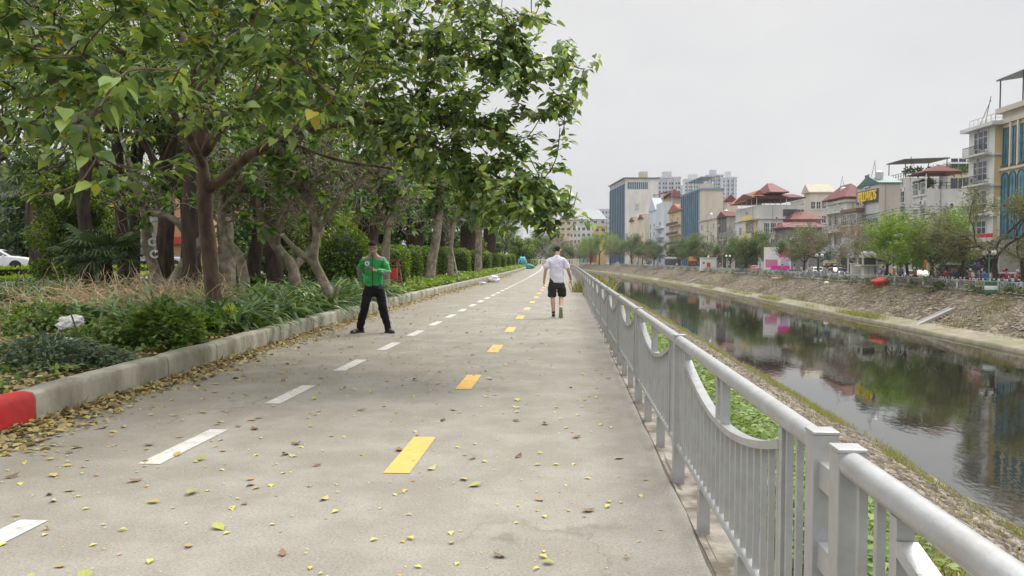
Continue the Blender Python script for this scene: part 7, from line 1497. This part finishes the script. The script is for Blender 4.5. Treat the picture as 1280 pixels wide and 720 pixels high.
dt = flat('cloth_dark', (.03, .032, .04), .85)
riders = [lowperson(shc[k], dt, 'ride', [flat('helmet_white', (.7, .7, .7), .3), flat('helmet_dark', (.04, .04, .05), .3), flat('helmet_red', (.45, .04, .04), .3)][k % 3]) for k in (1, 2, 3, 0)]
walkers = [lowperson(shc[k], dt, 'stand') for k in (0, 1, 4, 6, 2)]
def small_person(pm, x, y, z, rz, label, group):
    e = empty('person', (x, y, z), rz, label, 'person', group); link('body', pm[0], e); link('shirt', pm[1], e); link('trousers', pm[2], e); link('helmet' if pm[4] else 'hair', pm[3], e)
rr = random.Random(5); cn_ = ['red', 'white', 'black', 'blue', 'grey']; rn = ['white', 'navy', 'orange', 'red']; wn_ = ['red', 'white', 'grey', 'blue', 'navy']
us = [962, 972, 990, 998, 1010, 1017, 1029, 1038, 1054, 1062, 1101, 1112, 1120, 1130, 1140, 1148, 1157, 1168, 1176, 1186, 1194, 1201, 1210, 1217, 1226, 1233, 1252, 1260, 1268, 1276, 905, 920, 926, 945, 838, 826, 815, 856, 790]+[1100+i*6.1 for i in range(30)]+[965+i*9 for i in range(14)]
for i, u in enumerate(us):
    X0 = 34.6+rr.random()*1.6; x, y = place(u+rr.uniform(-2, 2), X0); ci = rr.choice([1, 1, 0, 3, 4, 2]); moto(x, y, ZS, R(75+rr.uniform(-25, 25)), ci, '%s motorbike parked in the row behind the far railing' % cn_[ci], '%s motorbikes parked behind the far railing' % cn_[ci])
for i, u in enumerate([1030, 1055, 1118, 1143, 1172, 1189, 1213, 1228, 1240, 1255, 1272, 968, 950, 880, 900, 835, 1003, 1090]):
    X0 = 38.3+rr.random()*.5; x, y = place(u, X0); k = i % 4; ci = rr.randrange(5); rz = 0 if i % 2 else PI; rz += .05
    moto(x, y, -1.29, rz, ci, 'motorbike ridden along the far street by a rider in a %s shirt' % rn[k], 'motorbikes ridden along the far street by riders in %s' % rn[k]); small_person(riders[k], x, y, -1.29, rz, 'helmeted rider in a %s shirt on a motorbike on the far street' % rn[k], 'motorbike riders in %s shirts on the far street' % rn[k])
for i, u in enumerate([1064, 1079, 1104, 1126, 1166, 1182, 1216, 1223, 1230, 1209, 1258, 993, 978, 929, 912, 868, 846, 822, 797, 779, 1040, 1012]):
    X0 = 35.6+rr.random()*2; x, y = place(u, X0); k = i % 5; small_person(walkers[k], x, y, ZS, rr.random()*6.28, 'person in a %s shirt standing among the parked motorbikes on the far bank' % wn_[k], 'people in %s shirts standing on the far bank' % wn_[k])
# drain chute and concrete steps on the far bank slope
M_ch = wm((.34, .32, .29))
for (u, lb) in [(1185, 'pale concrete drain chute running down the far bank slope'), (873, 'dark concrete drain chute far along the far bank slope')]:
    Y = at_bank(u, 29.5); e = empty('drain_chute', (29.5+s(Y), Y, 0), 0, lb, 'drain chute')
    for sy in (-.4, .4): MB().bar((.4, sy, fbz(29.9)+.04), (-3.2, sy-1.6, fbz(26.3)+.04), .12, .22).build('side_wall', M_ch, e)
    MB().bar((.4, 0, fbz(29.9)+.0), (-3.2, -1.6, fbz(26.3)+.0), .7, .12).build('bed', M_ch, e)
# overhead cables
for k in range(3):
    pts = []
    for i in range(40): Y = 58+i*8.0; pts.append((41.5+s(Y), Y, 6.5+.35*k+.5*math.cos(i*PI/2.5)))
    tag(MB().tube(pts, .03, 4).build('overhead_cable', M_blk, None), ['lowest dark cable strung along the far street', 'middle dark cable strung along the far street', 'topmost dark cable strung along the far street'][k], 'cable')
for u in (1246.5, 1160, 1098, 1060, 1010, 950, 903, 862):
    Y = at_bank(u, 41.5); e = empty('utility_pole', (41.5+s(Y), Y, -1.2), 0, {1246.5: 'concrete utility pole before the cream office building', 1160: 'concrete utility pole behind the broad bright green tree', 1098: 'concrete utility pole right of the domed kiosk', 1060: 'concrete utility pole right of the bare brown tree', 1010: 'concrete utility pole behind the green rounded tree', 950: 'concrete utility pole left of the pink billboards', 903: 'concrete utility pole right of the white cabinet', 862: 'concrete utility pole below the mid height tower'}[u], 'utility pole'); MB().lathe([(.17, 0), (.11, 8.6)], 10).build('pole', M_conc, e, smooth=True); MB().bb(-.7, .7, -.06, .06, 7.6, 7.72).build('cross_arm', M_fd, e)
# ---- haze
hz = MB().bb(-700, 700, -80, 1150, -7, 190).build('haze', None); tag(hz, 'pale grey city haze filling the air over the river and street', 'haze', kind='stuff'); hz.data.materials.clear()
hm = bpy.data.materials.new('haze_air'); hm.use_nodes = True; nt = hm.node_tree; nt.nodes.clear(); ou = nd(nt, 'ShaderNodeOutputMaterial'); pv = nd(nt, 'ShaderNodeVolumePrincipled'); pv.inputs['Color'].default_value = (.93, .95, .97, 1); pv.inputs['Density'].default_value = .0002; pv.inputs['Anisotropy'].default_value = .2
nt.links.new(pv.outputs[0], ou.inputs['Volume']); hz.data.materials.append(hm)
